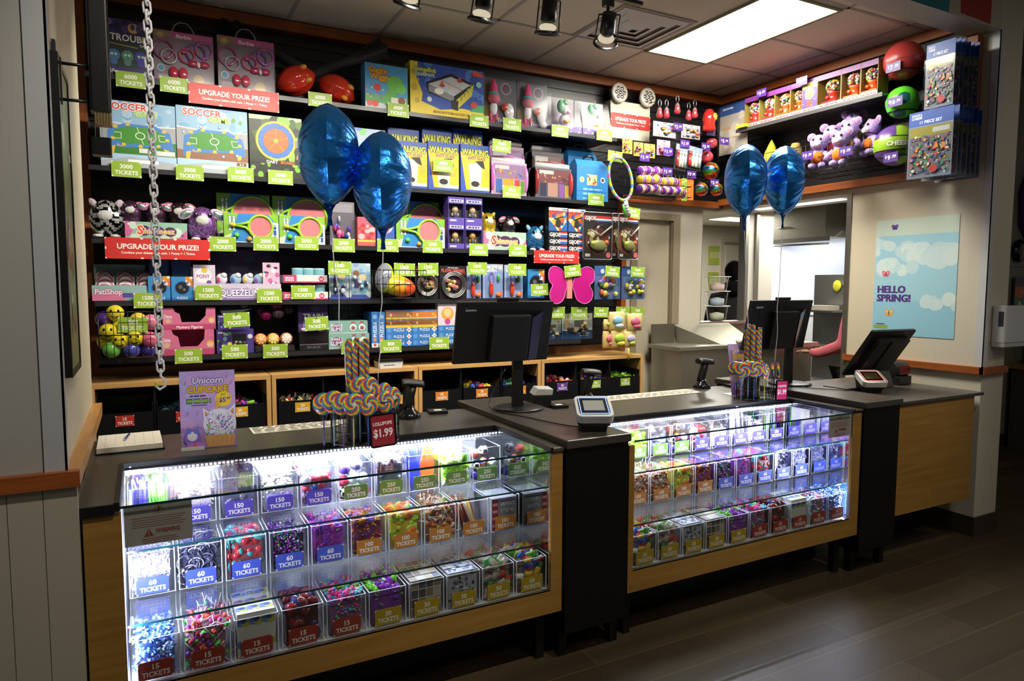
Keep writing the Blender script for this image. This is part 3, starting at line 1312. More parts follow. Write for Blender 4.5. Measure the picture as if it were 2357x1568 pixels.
def cupcake_art(f):
 f.rect(0, 0, 1, 1, '#c9a6dc').blobs(14, ['#d3b6e4', '#bd9cd6', '#d9aede', '#c2b4e6'], 0, .3, 1, 1, .06, .14, 3)
 f.rect(0, 0, 1, .27, '#b98ad0').blobs(8, ['#c79add', '#b58bd0'], 0, .05, 1, .25, .05, .09, 4)
 f.text('Unicorn', .5, .88, .085, '#f4ecf8', .56, out='#7c5aa0', slant=.15)
 f.text('CUPCAKE', .5, .76, .085, '#f2c934', .74, out='#b07d1c')
 f.words(.33, .675, .3, .018, '#4a3a80')
 f.words(.33, .61, .44, .062, '#33404a').words(.33, .61, .42, .042, '#86b33a')
 f.rect(.2, .55, .48, .56, '#59496e')
 f.disc(.78, .62, .1, '#f0cf2c').text('JUST', .78, .68, .022, '#5b2a86', .16).text('$5', .76, .61, .06, '#5b2a86', .15).text('49', .87, .63, .035, '#5b2a86', .1)
 f.poly([(.60, .44), (.74, .44), (.66, .66)], '#d8a23c')
 for k in range(4):
  f.line([(.61 + k * .012, .47 + k * .045), (.73 - k * .018, .49 + k * .045)], .008, '#f0c56c')
 f.poly([(.42, .36), (.40, .52), (.55, .44)], '#e8e2ef').poly([(.44, .38), (.43, .48), (.52, .43)], '#e2964a')
 f.poly([(.98, .36), (.99, .55), (.84, .45)], '#e8e2ef').poly([(.96, .4), (.96, .5), (.87, .44)], '#e2964a')
 f.disc(.7, .3, .2, '#e6e0ea')
 f.poly([(.42, .16), (.98, .16), (.95, .01), (.47, .01)], '#d9a364')
 for k in range(6):
  f.line([(.5 + k * .08, .02), (.47 + k * .09, .16)], .004, '#b98246')
 f.blobs(150, ['#7e57b0', '#e27fa8', '#59b3c9', '#f6f3ff', '#8ec653', '#c9bde0', '#5c6cc0', '#ffffff'], .45, .16, .95, .44, .006, .013, 5)
 f.disc(.2, .14, .1, '#7a5fc0').rect(.1, .0, .4, .08, '#a86fc0').rect(.22, 0, .27, .08, '#c8506e')
 f.disc(.2, .16, .06, '#dcd6e6').poly([(.1, .19), (.12, .28), (.19, .2)], '#5b6fd0').poly([(.22, .2), (.3, .28), (.31, .18)], '#5b6fd0')
 for a, b in ((.1, .85), (.12, .45), (.85, .92), (.92, .83), (.9, .38), (.3, .45)):
  f.star(a, b, .016, '#8c6bb0')


cupcake_art(mb.face((-w / 2, 0, 0), X, Z, w, h))
mb.build('printed_card', t)
mb = MB('acrylic')
mb.M = q
mb.box(-w / 2 - .003, w / 2 + .003, -.003, -.002, 0.0, h + .003, '#ffffff')
mb.build('sleeve', t)
mb = MB('satin')
mb.box(-w / 2, -.02, -.03, .06, 0.0, .002, '#d9d9d6')
mb.box(-w / 2, -.02, -.032, -.028, 0.0, .014, '#d9d9d6')
mb.box(-.03, .03, .0, .10, 0.0, .003, '#c9c9c6')
mb.build('foot', t)

# second poster, mostly behind the right lollipop stand
q2 = (3.376, 3.195, 0.965)
t = thing('tabletop_poster', 'pale purple poster behind the right lollipop stand', 'poster', (3.34, 3.12, .966), -.1)
mb = MB('card')
mb.M = Matrix.Rotation(-.16, 4, 'X')
mb.box(-w / 2, w / 2, 0, .003, 0, h, '#c7a9d8')
cupcake_art(mb.face((-w / 2, 0, 0), X, Z, w, h))
mb.build('printed_card', t)
mb = MB('satin')
mb.box(-w / 2, .0, -.03, .10, 0.0, .002, '#d9d9d6')
mb.build('foot', t)


# ------------------------------------------------------------------ lollipop stands
RB = ['#c8423c', '#e08a2c', '#e3c935', '#4f9e45', '#3d74b8', '#6a4a9e']


def lollipop_mesh(mb, c, n, r=.047):
 """flat rainbow swirl disc, face normal n"""
 q = Vector(n).normalized().to_track_quat('Z', 'Y').to_matrix().to_4x4()
 mb.M = Matrix.Translation(c) @ q
 K, N = 72, 15
 vs, fs, cs = [], [], []
 for i in range(N + 1):
  p = 1 - i / N if i < N else 0.0
  z = .009 * math.sqrt(max(0, 1 - p ** 6)) + .0012 * abs(math.sin(p * 5 * PI))
  for j in range(K):
   a = 2 * PI * j / K
   vs.append((p * r * math.cos(a), p * r * math.sin(a), z))
 for i in range(N):
  for j in range(K):
   fs.append((i * K + j, i * K + (j + 1) % K, (i + 1) * K + (j + 1) % K, (i + 1) * K + j))
   q_ = 1 - i / N
   cs.append('#d0ccc8' if q_ < .2 else RB[int(j / 3 + (q_ * 5 % 1) * 2.5 + int(q_ * 5) * 2) % 6])
 mb.add(vs, fs, cs, 'gloss', True)
 mb.add([(x, y, -z) for x, y, z in vs], [f[::-1] for f in fs], cs, 'gloss', True)
 mb.M = None


def lollipop_stand(label, cx, cy, side, pops, sticks, signpos, signcol):
 z0 = .966
 t = thing('lollipop_stand', label, 'candy stand', (cx, cy, z0))
 R_ = .148 if side.startswith('left') else .118
 mb = MB('satin')
 for z in (.006, .06, .185):
  mb.tube([(R_ * math.cos(a * PI / 12), R_ * .85 * math.sin(a * PI / 12), z) for a in range(24)], .0028, '#0f0f11', closed=True)
 for k in range(26):
  a = 2 * PI * k / 26
  mb.cyl((R_ * math.cos(a), R_ * .85 * math.sin(a), .004), (R_ * math.cos(a), R_ * .85 * math.sin(a), .187), .0018, '#0f0f11', 5)
 mb.lathe([(.0, 0), (.8 * R_, 0), (.8 * R_, .006), (0, .008)], '#101012', n=24)
 mb.lathe([(.05, .0), (.05, .2)], '#141416', n=18, cap=False, o=(-.03, 0, 0))
 mb.build('wire_basket', t)
 sx, sz, rz = signpos
 q = Matrix.Translation((sx, -.85 * R_ - .012, sz)) @ Matrix.Rotation(rz, 4, 'Y') @ Matrix.Scale(1.45 if side.startswith('left') else 1.25, 4)
 mb = MB('gloss')
 mb.M = q
 pts = []
 for X0, Z0, a in ((.03, -.04, -PI / 2), (.03, .04, 0), (-.03, .04, PI / 2), (-.03, -.04, PI)):
  for i in range(5):
   g = a + PI / 2 * i / 4
   pts.append((X0 + .01 * math.cos(g), Z0 + .01 * math.sin(g)))
 mb.prism(pts, -.003, .003, '#0c0c0d', axis='y')
 f = mb.face((-.034, -.003, -.044), X, Z, .068, .088, 'card')
 f.rect(0, 0, 1, 1, signcol)
 f.text('LOLLIPOPS', .5, .74, .115, '#efe6e2', .84)
 f.text('$1.99', .5, .43, .27, '#efe6e2', .86)
 mb.build('price_sign', t)
 for k, (px_, py_, pz_, nx) in enumerate(pops):
  p = thing('lollipop', side + pops_words[k], 'lollipop', (px_, py_, z0), group=None)
  mb = MB('gloss')
  lollipop_mesh(mb, (0, 0, pz_ - z0), (nx, -1, .12))
  mb.build('candy_disc', p)
  mb = MB('gloss')
  mb.cyl((0, .004, .012), (0, .004, pz_ - z0 - .035), .0028, ['#5a3a9c', '#8fb8d8', '#c9c93a', '#3a58b0', '#7a4ab0'][k % 5], 6)
  mb.build('stick', p)
  mb = MB('blister')
  mb.lathe([(.008, pz_ - z0 - .09), (.012, pz_ - z0 - .06), (.02, pz_ - z0 - .04)], '#ffffff', n=8, cap=False)
  mb.build('wrapper', p)
 for k in range(sticks):
  a = 2 * PI * k / sticks
  rr = .042 if k else 0
  mb = MB('gloss')
  h = .22 + .035 * ((k * 7) % 3) / 2
  pts = [(0, 0, h * i / 60) for i in range(61)]
  vs, fs, cs = [], [], []
  n = 20
  for i, p in enumerate(pts):
   for j in range(n):
    g = 2 * PI * j / n
    e = .0118 + .0014 * math.cos(3 * (g + i * .39))
    vs.append((e * math.cos(g), e * math.sin(g), p[2]))
  for i in range(60):
   for j in range(n):
    fs.append((i * n + j, i * n + (j + 1) % n, (i + 1) * n + (j + 1) % n, (i + 1) * n + j))
    cs.append(RB[int(j * .6 + i * .75 + k) % 6])
  fs.append(tuple(range(60 * n, 61 * n)))
  cs.append(RB[k % 6])
  mb.add(vs, fs, cs, 'gloss', True)
  o = mb.build('twisted_candy_stick', None, (cx - .03 + rr * math.cos(a), cy + rr * .85 * math.sin(a), z0 + .2))
  tag(o, 'rainbow twisted candy stick standing in the ' + ('left' if side.startswith('left') else 'right') + ' lollipop stand', 'candy stick', ('left' if side.startswith('left') else 'right') + ' bundle of twisted candy sticks')


pops_words = [' stand: lollipop farthest left', ' stand: lollipop second from left', ' stand: large front lollipop left of the price sign',
   ' stand: front lollipop just above the price sign', ' stand: lollipop right of the front ones',
   ' stand: lollipop farthest right', ' stand: upper lollipop on the left against the twisted sticks', ' stand: upper lollipop on the right against the twisted sticks',
   ' stand: lollipop behind on the right', ' stand: lollipop tucked behind on the left']
pops_words = [' rainbow' + s.replace(' stand: lollipop', ' lollipop').replace(' stand:', '') for s in pops_words]
L1 = [(0.652, 2.9, 1.154), (0.685, 2.86, 1.166), (0.752, 2.8, 1.158), (0.817, 2.81, 1.151), (0.9, 2.85, 1.151), (0.955, 2.9, 1.159), (0.801, 2.88, 1.216), (0.845, 2.88, 1.213), (0.932, 2.95, 1.173), (0.717, 2.83, 1.159)]
lollipop_stand('black wire stand full of rainbow lollipops on the left counter', .845, 2.955, 'left stand', [(p[0], p[1], p[2], (-.5, -.2, 0.1, .25, .35, .5, 0, .3, .5, -.1)[i]) for i, p in enumerate(L1)], 9, (.035, .07, -.06), '#8f1f2c')
L2 = [(3.073, 2.95, 1.163), (3.091, 2.92, 1.16), (3.241, 2.88, 1.148), (3.165, 2.89, 1.164), (3.356, 2.93, 1.144), (3.452, 2.97, 1.135), (3.158, 2.93, 1.166), (3.252, 2.93, 1.166)]
lollipop_stand('black wire stand full of rainbow lollipops on the right counter', 3.28, 2.99, 'right stand', [(p[0], p[1], p[2], (-.9, -.8, .3, -.6, .9, .9, -.7, .2)[i]) for i, p in enumerate(L2)], 8, (.10, .06, .05), '#b8265a')


# ------------------------------------------------------------------ foil balloons
def balloon(label, c, rz, knot, R_=.205, T=.125):
 """c = centre of the pillow, knot = where the ribbon is tied"""
 t = thing('foil_balloon', label, 'balloon', c)
 mb = MB('foil')
 N, K = 110, 18
 Rz = Matrix.Rotation(rz, 4, 'Z')
 rn = random.Random(int(c[0] * 100))
 ph = [rn.uniform(0, 6.28) for _ in range(6)]
 for side in (-1, 1):
  vs, fs = [], []
  for i in range(K + 1):
   p = i / K
   for j in range(N):
    a = 2 * PI * j / N
    cr = 1 - abs(math.sin(11 * a + ph[0] + .6 * math.sin(3 * a))) ** .5
    c2 = 1 - abs(math.sin(19 * a + ph[1] + 1.2 * p)) ** .6
    wr = -(p ** 2.5) * (.020 * cr + .012 * c2) + .006 * p * math.sin(9 * a + 5 * p + ph[2])
    rr = R_ * p * (1 - .02 * abs(math.sin(7 * a + ph[3])) * p ** 6)
    x, z = rr * math.cos(a), rr * math.sin(a)
    if z < 0:
     x *= 1 - .35 * (-z / R_) ** 2.2 * 1.0
     z *= 1 + .12 * (-z / R_) ** 2
    th = T * max(0, 1 - p ** 2.3) ** .62 + wr * (1 - p ** 8)
    vs.append(Rz @ Vector((x, side * th, z)))
  for i in range(K):
   for j in range(N):
    f = (i * N + j, i * N + (j + 1) % N, (i + 1) * N + (j + 1) % N, (i + 1) * N + j)
    fs.append(f if side > 0 else f[::-1])
  mb.add(vs, fs, '#2f8be8', None, True)
 mb.build('foil_envelope', t)
 mb = MB('foil')
 zb = -R_ * 1.12
 mb.loft([[(a * math.cos(g), .25 * a * math.sin(g), z) for g in [k * PI / 4 for k in range(8)]] for a, z in ((.03, zb + .02), (.013, zb - .01), (.008, zb - .04), (.012, zb - .075))], '#1b5fb4')
 mb.build('neck', t)
 mb = MB('matte')
 k = Vector(knot) - Vector(c)
 s0 = Vector((0, 0, zb - .04))
 pts = [s0.lerp(k, i / 14) + Vector((.006 * math.sin(i * 1.3), .004 * math.cos(i * .9), 0)) * math.sin(PI * i / 14) for i in range(15)]
 mb.tube(pts, .0022, '#dcdce2', n=5)
 mb.build('ribbon', t)


balloon('blue foil balloon, taller left one of the pair over the left counter', (0.702, 2.94, 2.199), 1.30, (0.764, 2.94, 1.196), .20, .122)
balloon('blue foil balloon, lower right one of the pair over the left counter', (0.918, 2.9, 2.103), 1.22, (0.894, 2.92, 1.228), .20, .124)
balloon('blue foil balloon, left one of the pair over the right counter', (3.137, 2.98, 2.278), .87, (3.221, 3.0, 1.282), .20, .118)
balloon('blue foil balloon, right one of the pair over the right counter', (3.484, 3.0, 2.306), .80, (3.479, 3.02, 1.133), .20, .118)

# cables
for pts, lab in (([(1.72, 3.30, 1.2), (1.62, 3.28, 1.05), (1.60, 3.20, 1.0), (1.66, 2.98, .998), (1.70, 2.8, .998), (1.74, 2.68, .998), (1.79, 2.63, .998)], 'thin black cable running to the card reader on the left register stand'),
    ([(3.75, 3.12, 1.01), (3.72, 2.95, 1.008), (3.82, 2.80, 1.008), (3.95, 2.74, .99), (4.05, 2.8, .98)], 'thin black cable running across the right register stand')):
 mb = MB('dark_plastic')
 P_ = [Vector(p) for p in pts]
 fine = []
 for i in range(len(P_) - 1):
  for k in range(5):
   a, b_, c_, d_ = P_[max(0, i - 1)], P_[i], P_[i + 1], P_[min(len(P_) - 1, i + 2)]
   q_ = k / 5
   fine.append(.5 * ((2 * b_) + (c_ - a) * q_ + (2 * a - 5 * b_ + 4 * c_ - d_) * q_ * q_ + (3 * b_ - a - 3 * c_ + d_) * q_ ** 3))
 mb.tube(fine, .0028, '#0c0c0d', n=6)
 tag(mb.build('power_cable'), lab, 'cable')

# white plastic chain hanging in front of the shelves
t = thing('plastic_chain', 'long white plastic chain hanging down with a hook at its end', 'chain', (.043, 2.6, 1.33))
mb = MB('gloss')
n = 66
for i in range(n):
 z = 1.36 - 1.33 + i * .0292 + .018
 lk = []
 for k in range(12):
  a = 2 * PI * k / 12
  x, zz = .0108 * math.cos(a), .0135 * math.sin(a) + (.0085 if math.sin(a) > 0 else -.0085)
  lk.append((x, 0, z + zz) if i % 2 == 0 else (x * .35, x * .94, z + zz))
 mb.tube(lk, .0037, '#f2f1f4', n=6, closed=True)
mb.build('links', t)
mb = MB('gloss')
mb.tube([(0, 0, .038), (0, 0, .012), (.013, 0, .0), (.012, 0, -.022), (-.004, 0, -.032), (-.016, 0, -.02), (-.013, 0, -.006)], .0042, '#e3e2e6', n=8)
mb.ell((-.012, -.002, -.014), .008, '#c9c832')
mb.build('hook', t)

# black pole with a brass collar, bracketed to the left wall
t = thing('gate_pole', 'thick black hanging pole with a brass collar in front of the top left shelves', 'pole', (-.094, 2.6, 2.06))
mb = MB('satin')
mb.rbox(-.032, .026, -.03, .03, .135, 1.2, .008, '#0b0b0c')
mb.build('shaft', t)
mb = MB('metal')
mb.rbox(-.022, .026, -.024, .024, .095, .135, .006, '#9a8458')
for k in range(6):
 mb.box(-.02 + k * .008, -.017 + k * .008, -.0255, -.024, .095, .135, '#c9b68a')
mb.build('brass_collar', t)
mb = MB('acrylic')
mb.box(-.022, -.002, -.012, .012, .055, .095, '#ffffff')
mb.build('clear_pin', t)
mb = MB('satin')
mb.rbox(-.032, .022, -.026, .026, 0, .055, .006, '#0a0a0b')
mb.build('end_block', t)
mb = MB('satin')
for z in (.165, .275):
 mb.cyl((-.105, .0, z), (-.03, .0, z), .005, '#1c1b1a', 8)
mb.box(-.128, -.118, -.015, .015, .11, .34, '#141415')
mb.box(-.118, -.105, -.01, .01, .15, .29, '#1a1a1b')
mb.build('wall_bracket', t)

# framed poster on the left wall, seen almost edge on
t = thing('wall_frame', 'black framed green poster on the left wall, seen almost edge-on', 'picture frame', (-.224, 2.70, 1.36))
mb = MB('satin')
mb.box(0, .022, -.17, -.15, 0, .99, '#0d0c0b')
mb.box(0, .022, .15, .17, 0, .99, '#0d0c0b')
mb.box(0, .022, -.15, .15, 0, .02, '#0d0c0b')
mb.box(0, .022, -.15, .15, .97, .99, '#0d0c0b')
mb.build('frame', t)
mb = MB('card')
mb.box(0.002, .018, -.15, .15, .02, .97, '#7d8a4e')
f = mb.face((.018, -.15, .02), Y, Z, .3, .95)
f.blobs(26, ['#8a9a55', '#b9b4a0', '#a0405a', '#6c7a40', '#cfcbbd', '#54406e'], .1, .05, .9, .95, .01, .05, 8)
mb.build('poster', t)


# ================================================================== PRIZE BINS IN THE GLASS CASES
SIGNC = {250: '#64893c', 150: '#4f45a8', 60: '#4356bd', 100: '#c07c2c', 15: '#9c2f22', 50: '#b99a1c', 30: '#b99a1c', 10: '#b99a1c',
  25: '#d9a52c', 20: '#d98e2c', 75: '#d98e2c'}


def notched(f, col, pale, num, nh=.3, r=.1):
 f.rect(0, 0, 1, 1, col)
 k = f.h * r / f.w
 for a, b in ((0, 0), (1, 0), (1, 1), (0, 1)):
  f.disc(a, b, r, pale, n=14)
 f.text(str(num), .5, .69, nh, '#f2f0ea', .8)
 f.text('TICKETS', .5, .3, nh * .93, '#f2f0ea', .8)


def rnd_rot(rn):
 return Matrix.Rotation(rn.uniform(0, 6.28), 4, 'Z') @ Matrix.Rotation(rn.uniform(0, 6.28), 4, 'X') @ Matrix.Rotation(rn.uniform(0, 6.28), 4, 'Y')


def piece(mb, kind, rn, c):
 if kind == 'chip':
  a, b, d = rn.uniform(.006, .011), rn.uniform(.004, .008), rn.uniform(.003, .006)
  mb.box(-a, a, -b, b, -d, d, c)
 elif kind == 'wrap':
  mb.ell((0, 0, 0), (.011, .006, .006), c, 6, 4)
  for s in (-1, 1):
   mb.add([(s * .009, 0, 0), (s * .018, .006, .004), (s * .018, -.006, -.004)], [(0, 1, 2)], c)
 elif kind == 'ring':
  mb.tube([(.009 * math.cos(i * PI / 4), .009 * math.sin(i * PI / 4), 0) for i in range(8)], .0022, c, 4, closed=True)
 elif kind == 'bangle':
  mb.tube([(.026 * math.cos(i * PI / 7), .026 * math.sin(i * PI / 7), 0) for i in range(14)], .0022, c, 4, closed=True)
 elif kind == 'bead':
  mb.ell((0, 0, 0), rn.uniform(.004, .006), c, 6, 4)
 elif kind == 'ball':
  mb.ell((0, 0, 0), .012, c, 8, 6)
 elif kind == 'lolly':
  mb.ell((0, 0, .018), (.009, .009, .009), c, 7, 5)
  mb.cyl((0, 0, .01), (0, 0, -.045), .0016, '#e8e4e0', 4)
 elif kind == 'critter':
  mb.ell((0, 0, 0), (.008, .007, .012), c, 7, 5)
  mb.ell((0, 0, .015), .007, c, 7, 5)
  for s in (-1, 1):
   mb.cyl((0, 0, .006), (s * .016, .002, .014), .003, c, 5)
   mb.cyl((0, 0, -.008), (s * .011, .004, -.022), .0035, c, 5)
 elif kind == 'pack':
  a, b = rn.uniform(.018, .024), rn.uniform(.012, .016)
  mb.loft([[(x, -b * k, .001 * s), (x, b * k, .001 * s), (x, b * k, -.001 * s), (x, -b * k, -.001 * s)] for x, k, s in ((-a, 1, 1), (-a * .7, .9, 4), (0, .95, 6), (a * .7, .9, 4), (a, 1, 1))], c)
 elif kind == 'squid':
  mb.ell((0, 0, 0), (.016, .014, .013), c, 8, 5)
  for k in range(6):
   a = k * PI / 3
   mb.tube([(.01 * math.cos(a), .01 * math.sin(a), -.004), (.022 * math.cos(a), .022 * math.sin(a), -.012), (.03 * math.cos(a), .03 * math.sin(a), -.004)], .003, c, 4, r2=.0015)
 elif kind == 'lump':
  mb.ell((0, 0, 0), (rn.uniform(.02, .03), rn.uniform(.016, .024), rn.uniform(.014, .02)), c, 9, 6)


_FILL = {}


def heap(kind, w, d, h, cols, n, seed, core, shape=None, mat='satin'):
 """a bin load: a packed middle with the pieces that show laid over its front and top"""
 rn = random.Random(seed)
 mb = MB(mat)
 m = .004
 if kind in ('straw', 'tube', 'stick'):
  lean = .0 if kind == 'straw' else (.35 if kind == 'stick' else .06)
  for i in range(n):
   x = rn.uniform(-w / 2 + .01, w / 2 - .01)
   y = rn.uniform(.008, d - .02)
   L = h * rn.uniform(.86, 1.05)
   dx = max(-w / 2 + .006, min(w / 2 - .006, x + rn.uniform(-.02, .02) - lean * L)) - x
   r_ = {'straw': .0022, 'tube': .0045, 'stick': .003}[kind]
   mb.tube([(x, y, .004), (x + dx * .5, y, L * .5), (x + dx, y + .004, L)], r_, cols[0 if x < -.004 else 4] if len(cols) == 5 else rn.choice(cols), 5)
  return mb
 mb.box(-w / 2 + .012, w / 2 - .012, .016, d - m, m, h - .016, core)
 for i in range(n):
  if rn.random() < .58:
   q_ = .016 if kind in ('lump', 'squid', 'critter') else 0
   p = (rn.uniform(-w / 2 + .014 + q_ / 2, w / 2 - .014 - q_ / 2), rn.uniform(.012 + q_, .02 + q_), rn.uniform(.012, h - .008))
  else:
   p = (rn.uniform(-w / 2 + .014, w / 2 - .014), rn.uniform(.014, d - .02), h - .012 + rn.uniform(-.004, .012))
  mb.M = Matrix.Translation(p) @ rnd_rot(rn)
  if kind in ('bangle', 'pack', 'lolly'):
   mb.M = Matrix.Translation(p) @ Matrix.Rotation(rn.uniform(0, 6.28), 4, 'Y') @ Matrix.Rotation(rn.uniform(-.35, .35), 4, 'X') @ (Matrix.Rotation(PI / 2, 4, 'X') if kind != 'lolly' else Matrix.Identity(4))
  piece(mb, kind, rn, rn.choice(cols))
 mb.M = None
 return mb


ORD = ['first', 'second', 'third', 'fourth', 'fifth', 'sixth', 'seventh', 'eighth', 'ninth', 'tenth']
_BIN = {}


def prize_bin(x, y, z, num, h, what, where, w=.15, d=.2):
 t = thing('prize_bin', 'clear bin of %s, %s' % (what, where), 'bin', (x, y, z), group='clear prize bins in the glass cases')
 key = (num, h, round(w, 3))
 if key not in _BIN:
  mb = MB('acrylic')
  a = w / 2 - .003
  for q in (((-a, 0, .001), (a, 0, .001), (a, 0, h), (-a, 0, h)), ((-a, d, .001), (-a, d, h), (a, d, h), (a, d, .001)),
    ((-a, 0, .001), (-a, 0, h), (-a, d, h), (-a, d, .001)), ((a, 0, .001), (a, d, .001), (a, d, h), (a, 0, h)), ((-a, 0, .001), (-a, d, .001), (a, d, .001), (a, 0, .001))):
   mb.add(q, [(0, 1, 2, 3)], '#ffffff')
  e = .0016
  for sx in (-a, a):
   mb.box(sx - e, sx + e, -e, e, .001, h, '#e9eef8', 'glass_edge')
   mb.box(sx - e, sx + e, 0, d, h - e, h, '#e9eef8', 'glass_edge')
  for zz in (.0015, h - e):
   mb.box(-a, a, -e, e, zz, zz + e, '#e9eef8', 'glass_edge')
  b = mb.build('bin_body', t)
  mb = MB('card')
  mb.box(-.052, .052, -.0055, -.004, .008, .07, SIGNC[num])
  notched(mb.face((-.052, -.0055, .008), X, Z, .104, .062), SIGNC[num], '#dcdce2', num)
  s = mb.build('price_label', t)
  _BIN[key] = (b, s)
 else:
  for o in _BIN[key]:
   c = o.copy()
   COL.objects.link(c)
   c.parent = t
 return t


def load(x, y, z, key, name, lab, fn):
 if key in _FILL:
  o = _FILL[key].copy()
  COL.objects.link(o)
  o.location = (x, y, z)
 else:
  o = fn().build(name, None, (x, y, z))
  _FILL[key] = o
 tag(o, lab, 'prizes', None, 'stuff')


# what each kind of load is: name, words, heap arguments (kind, colours, count, core)
LOADS = {
 'straws_purple': ('spaghetti_toys', 'purple and lime stringy toys', 'tube', ['#5a4fc8', '#6a5ad8', '#5a4fc8', '#6cc84a', '#7ad858'], 90, '#5a4fc8'),
 'white_figures': ('mini_figures', 'pale pink and white figures', 'critter', ['#e8dfe2', '#e3c9cc', '#f2eef2', '#d8b8b8'], 60, '#d9cfd2'),
 'grey_bag': ('toy_bags', 'bulky bagged dark trinkets', 'lump', ['#6a6880', '#7d7a90', '#555468', '#8a7f86'], 46, '#6a6880'),
 'animals': ('animal_figures', 'white and tan animal figures', 'critter', ['#d8d4d0', '#8d8578', '#efece8', '#6b6660'], 46, '#cfcbc8'),
 'cotton': ('candy_tubs', 'red and blue striped candy tubs', 'lump', ['#c84a4a', '#3a5ab8', '#e8e4ea', '#8d6a8a', '#b83a50'], 50, '#7a6a80'),
 'grey_cups': ('toy_cups', 'grey translucent cups', 'lump', ['#7c7f92', '#8b8ea0', '#6c6f80'], 34, '#7c7f92'),
 'green_slime': ('slime_packs', 'lime green slime packs', 'pack', ['#8fd63a', '#a8e05a', '#7cc830', '#e6f2d8'], 60, '#9ad84a'),
 'white_rings': ('plastic_rings', 'white plastic rings', 'ring', ['#f2f0f6', '#e4e2ee', '#d5d0dc', '#c8c0e8'], 190, '#cfcbd8'),
 'dark_bangles': ('rubber_bangles', 'dark rubber bangles', 'bangle', ['#2c2d44', '#3c3d58', '#8d8fa8', '#54556a', '#cfcfdc'], 70, '#30314a'),
 'red_teal': ('stretch_toys', 'red and teal stretchy toys', 'lump', ['#b8323a', '#c84048', '#4aa8a8', '#58b8b4', '#b8323a'], 60, '#8a4a50'),
 'beads': ('bead_strings', 'purple and green metallic beads', 'bead', ['#8a2a9c', '#b83ab8', '#4a9c3a', '#2c2c50', '#6a2a80', '#c8a8d8', '#3a7a8a'], 300, '#3a2048'),
 'dinos': ('squish_creatures', 'pink and purple squishy creatures', 'squid', ['#c83a9a', '#d84aa8', '#6a3ac8', '#7a4ad8', '#8aa83a'], 46, '#8a3a9a'),
 'monsters': ('monster_toys', 'orange and blue little monsters', 'critter', ['#d8522a', '#3a5ac8', '#7a3a9a', '#d8a82a', '#c84030'], 110, '#7a3a50'),
 'frogs': ('jumping_frogs', 'yellow, green and orange frogs', 'lump', ['#d8d83a', '#8ac83a', '#e86a2a', '#e8a83a', '#b8d84a'], 50, '#c8b83a'),
 'pops': ('wrapped_lollipops', 'wrapped orange lollipops', 'lolly', ['#c87a3a', '#a85a3a', '#d8a84a', '#b8503a', '#e8d8b8'], 100, '#8a6048'),
 'sticks': ('candy_sticks', 'striped candy sticks', 'stick', ['#a83038', '#c8a83a', '#e8dcc8', '#7a2a30', '#5a3a2a', '#d8c86a'], 60, '#8a5040'),
 'blue_candy': ('wrapped_candies', 'blue wrapped taffy candies', 'wrap', ['#4a7ac8', '#6a9ad8', '#8ab8e8', '#3a5aa8', '#b8d0f0'], 190, '#4a6ab0'),
 'suckers': ('candy_suckers', 'mixed pink suckers', 'lolly', ['#c84a9a', '#8a3ab8', '#e86a4a', '#5ac84a', '#e8b8d0', '#d83a4a'], 130, '#9a6a8a'),
 'dark_tops': ('dark_jewels', 'dark red and navy jewels', 'lump', ['#2a2c5a', '#8a1c24', '#7a181e', '#3a3c6a', '#6a1418'], 50, '#40141c'),
 'bright_charms': ('bright_charms', 'neon pink, green and blue charms', 'critter', ['#e83a8a', '#4ac85a', '#3a8ad8', '#8ad83a', '#e85ab0', '#4ab8c8'], 130, '#8a5a90'),
 'monkeys': ('stretchy_monkeys', 'purple and lime stretchy monkeys', 'squid', ['#8a2ab8', '#9a3ac8', '#7ad83a', '#8ae84a'], 44, '#7a3aa0'),
 'foil_candy': ('foil_candies', 'clear wrapped red and green candies', 'pack', ['#b8b0a8', '#c84038', '#5a9a5a', '#d8d0c8', '#8a8078'], 70, '#8a7a70'),
 'candy_bags': ('candy_packets', 'red, white and green candy packets', 'pack', ['#c83038', '#e8e4e0', '#4a9a3a', '#3a5ab8', '#d8b83a'], 70, '#7a6a68'),
 'white_straws': ('clear_wands', 'clear bubble wands', 'tube', ['#d8d4ea', '#c8c4e0', '#e8e6f4'], 46, '#c8c8dc'),
 'purple_forks': ('clapper_toys', 'purple and green hand clappers', 'tube', ['#5a4ac8', '#6a5ad8', '#6ad84a', '#7ae85a'], 46, '#5a4ac8'),
 'navy_studs': ('navy_trinkets', 'navy and silver trinkets', 'chip', ['#2c2c50', '#4a4a78', '#c8c8e0', '#3a3a60'], 190, '#30305a'),
 'silver_rings': ('silver_rings', 'silver and white rings', 'ring', ['#e8e8f8', '#8a8ab8', '#c8c8e8', '#4a4a78'], 190, '#8a8ab0'),
 'blue_white': ('white_taffy', 'white and blue wrapped taffy', 'wrap', ['#d8e0f0', '#a8c0e0', '#5a7ac0', '#e8e8f0', '#c84a5a'], 190, '#a8b8d8'),
}


def fill(x, y, z, key, h, where, w=.15, d=.2):
 name, words_, kind, cols, n, core = LOADS[key]
 lab = words_ + ' filling the ' + where
 load(x, y, z + .003, (key, round(h, 3), round(w, 3)), name, lab, lambda: heap(kind, w - .012, d - .006, h, cols, n, hash(key) % 1000 if False else len(key) * 7 + ord(key[0]), core, mat='gloss' if kind in ('wrap', 'lump', 'bead', 'pack') else 'satin'))
 return words_


def printed_carton(x, y, z, h, w, d, lab, name, art, side):
 mb = MB('card')
 a = w / 2 - .012
 mb.box(-a, a, .006, d - .006, .003, h, side)
 art(mb.face((-a, .006, .003), X, Z, 2 * a, h - .003), mb.face((-a, .006, h), X, Y, 2 * a, d - .012))
 tag(mb.build(name, None, (x, y, z)), lab, 'carton')


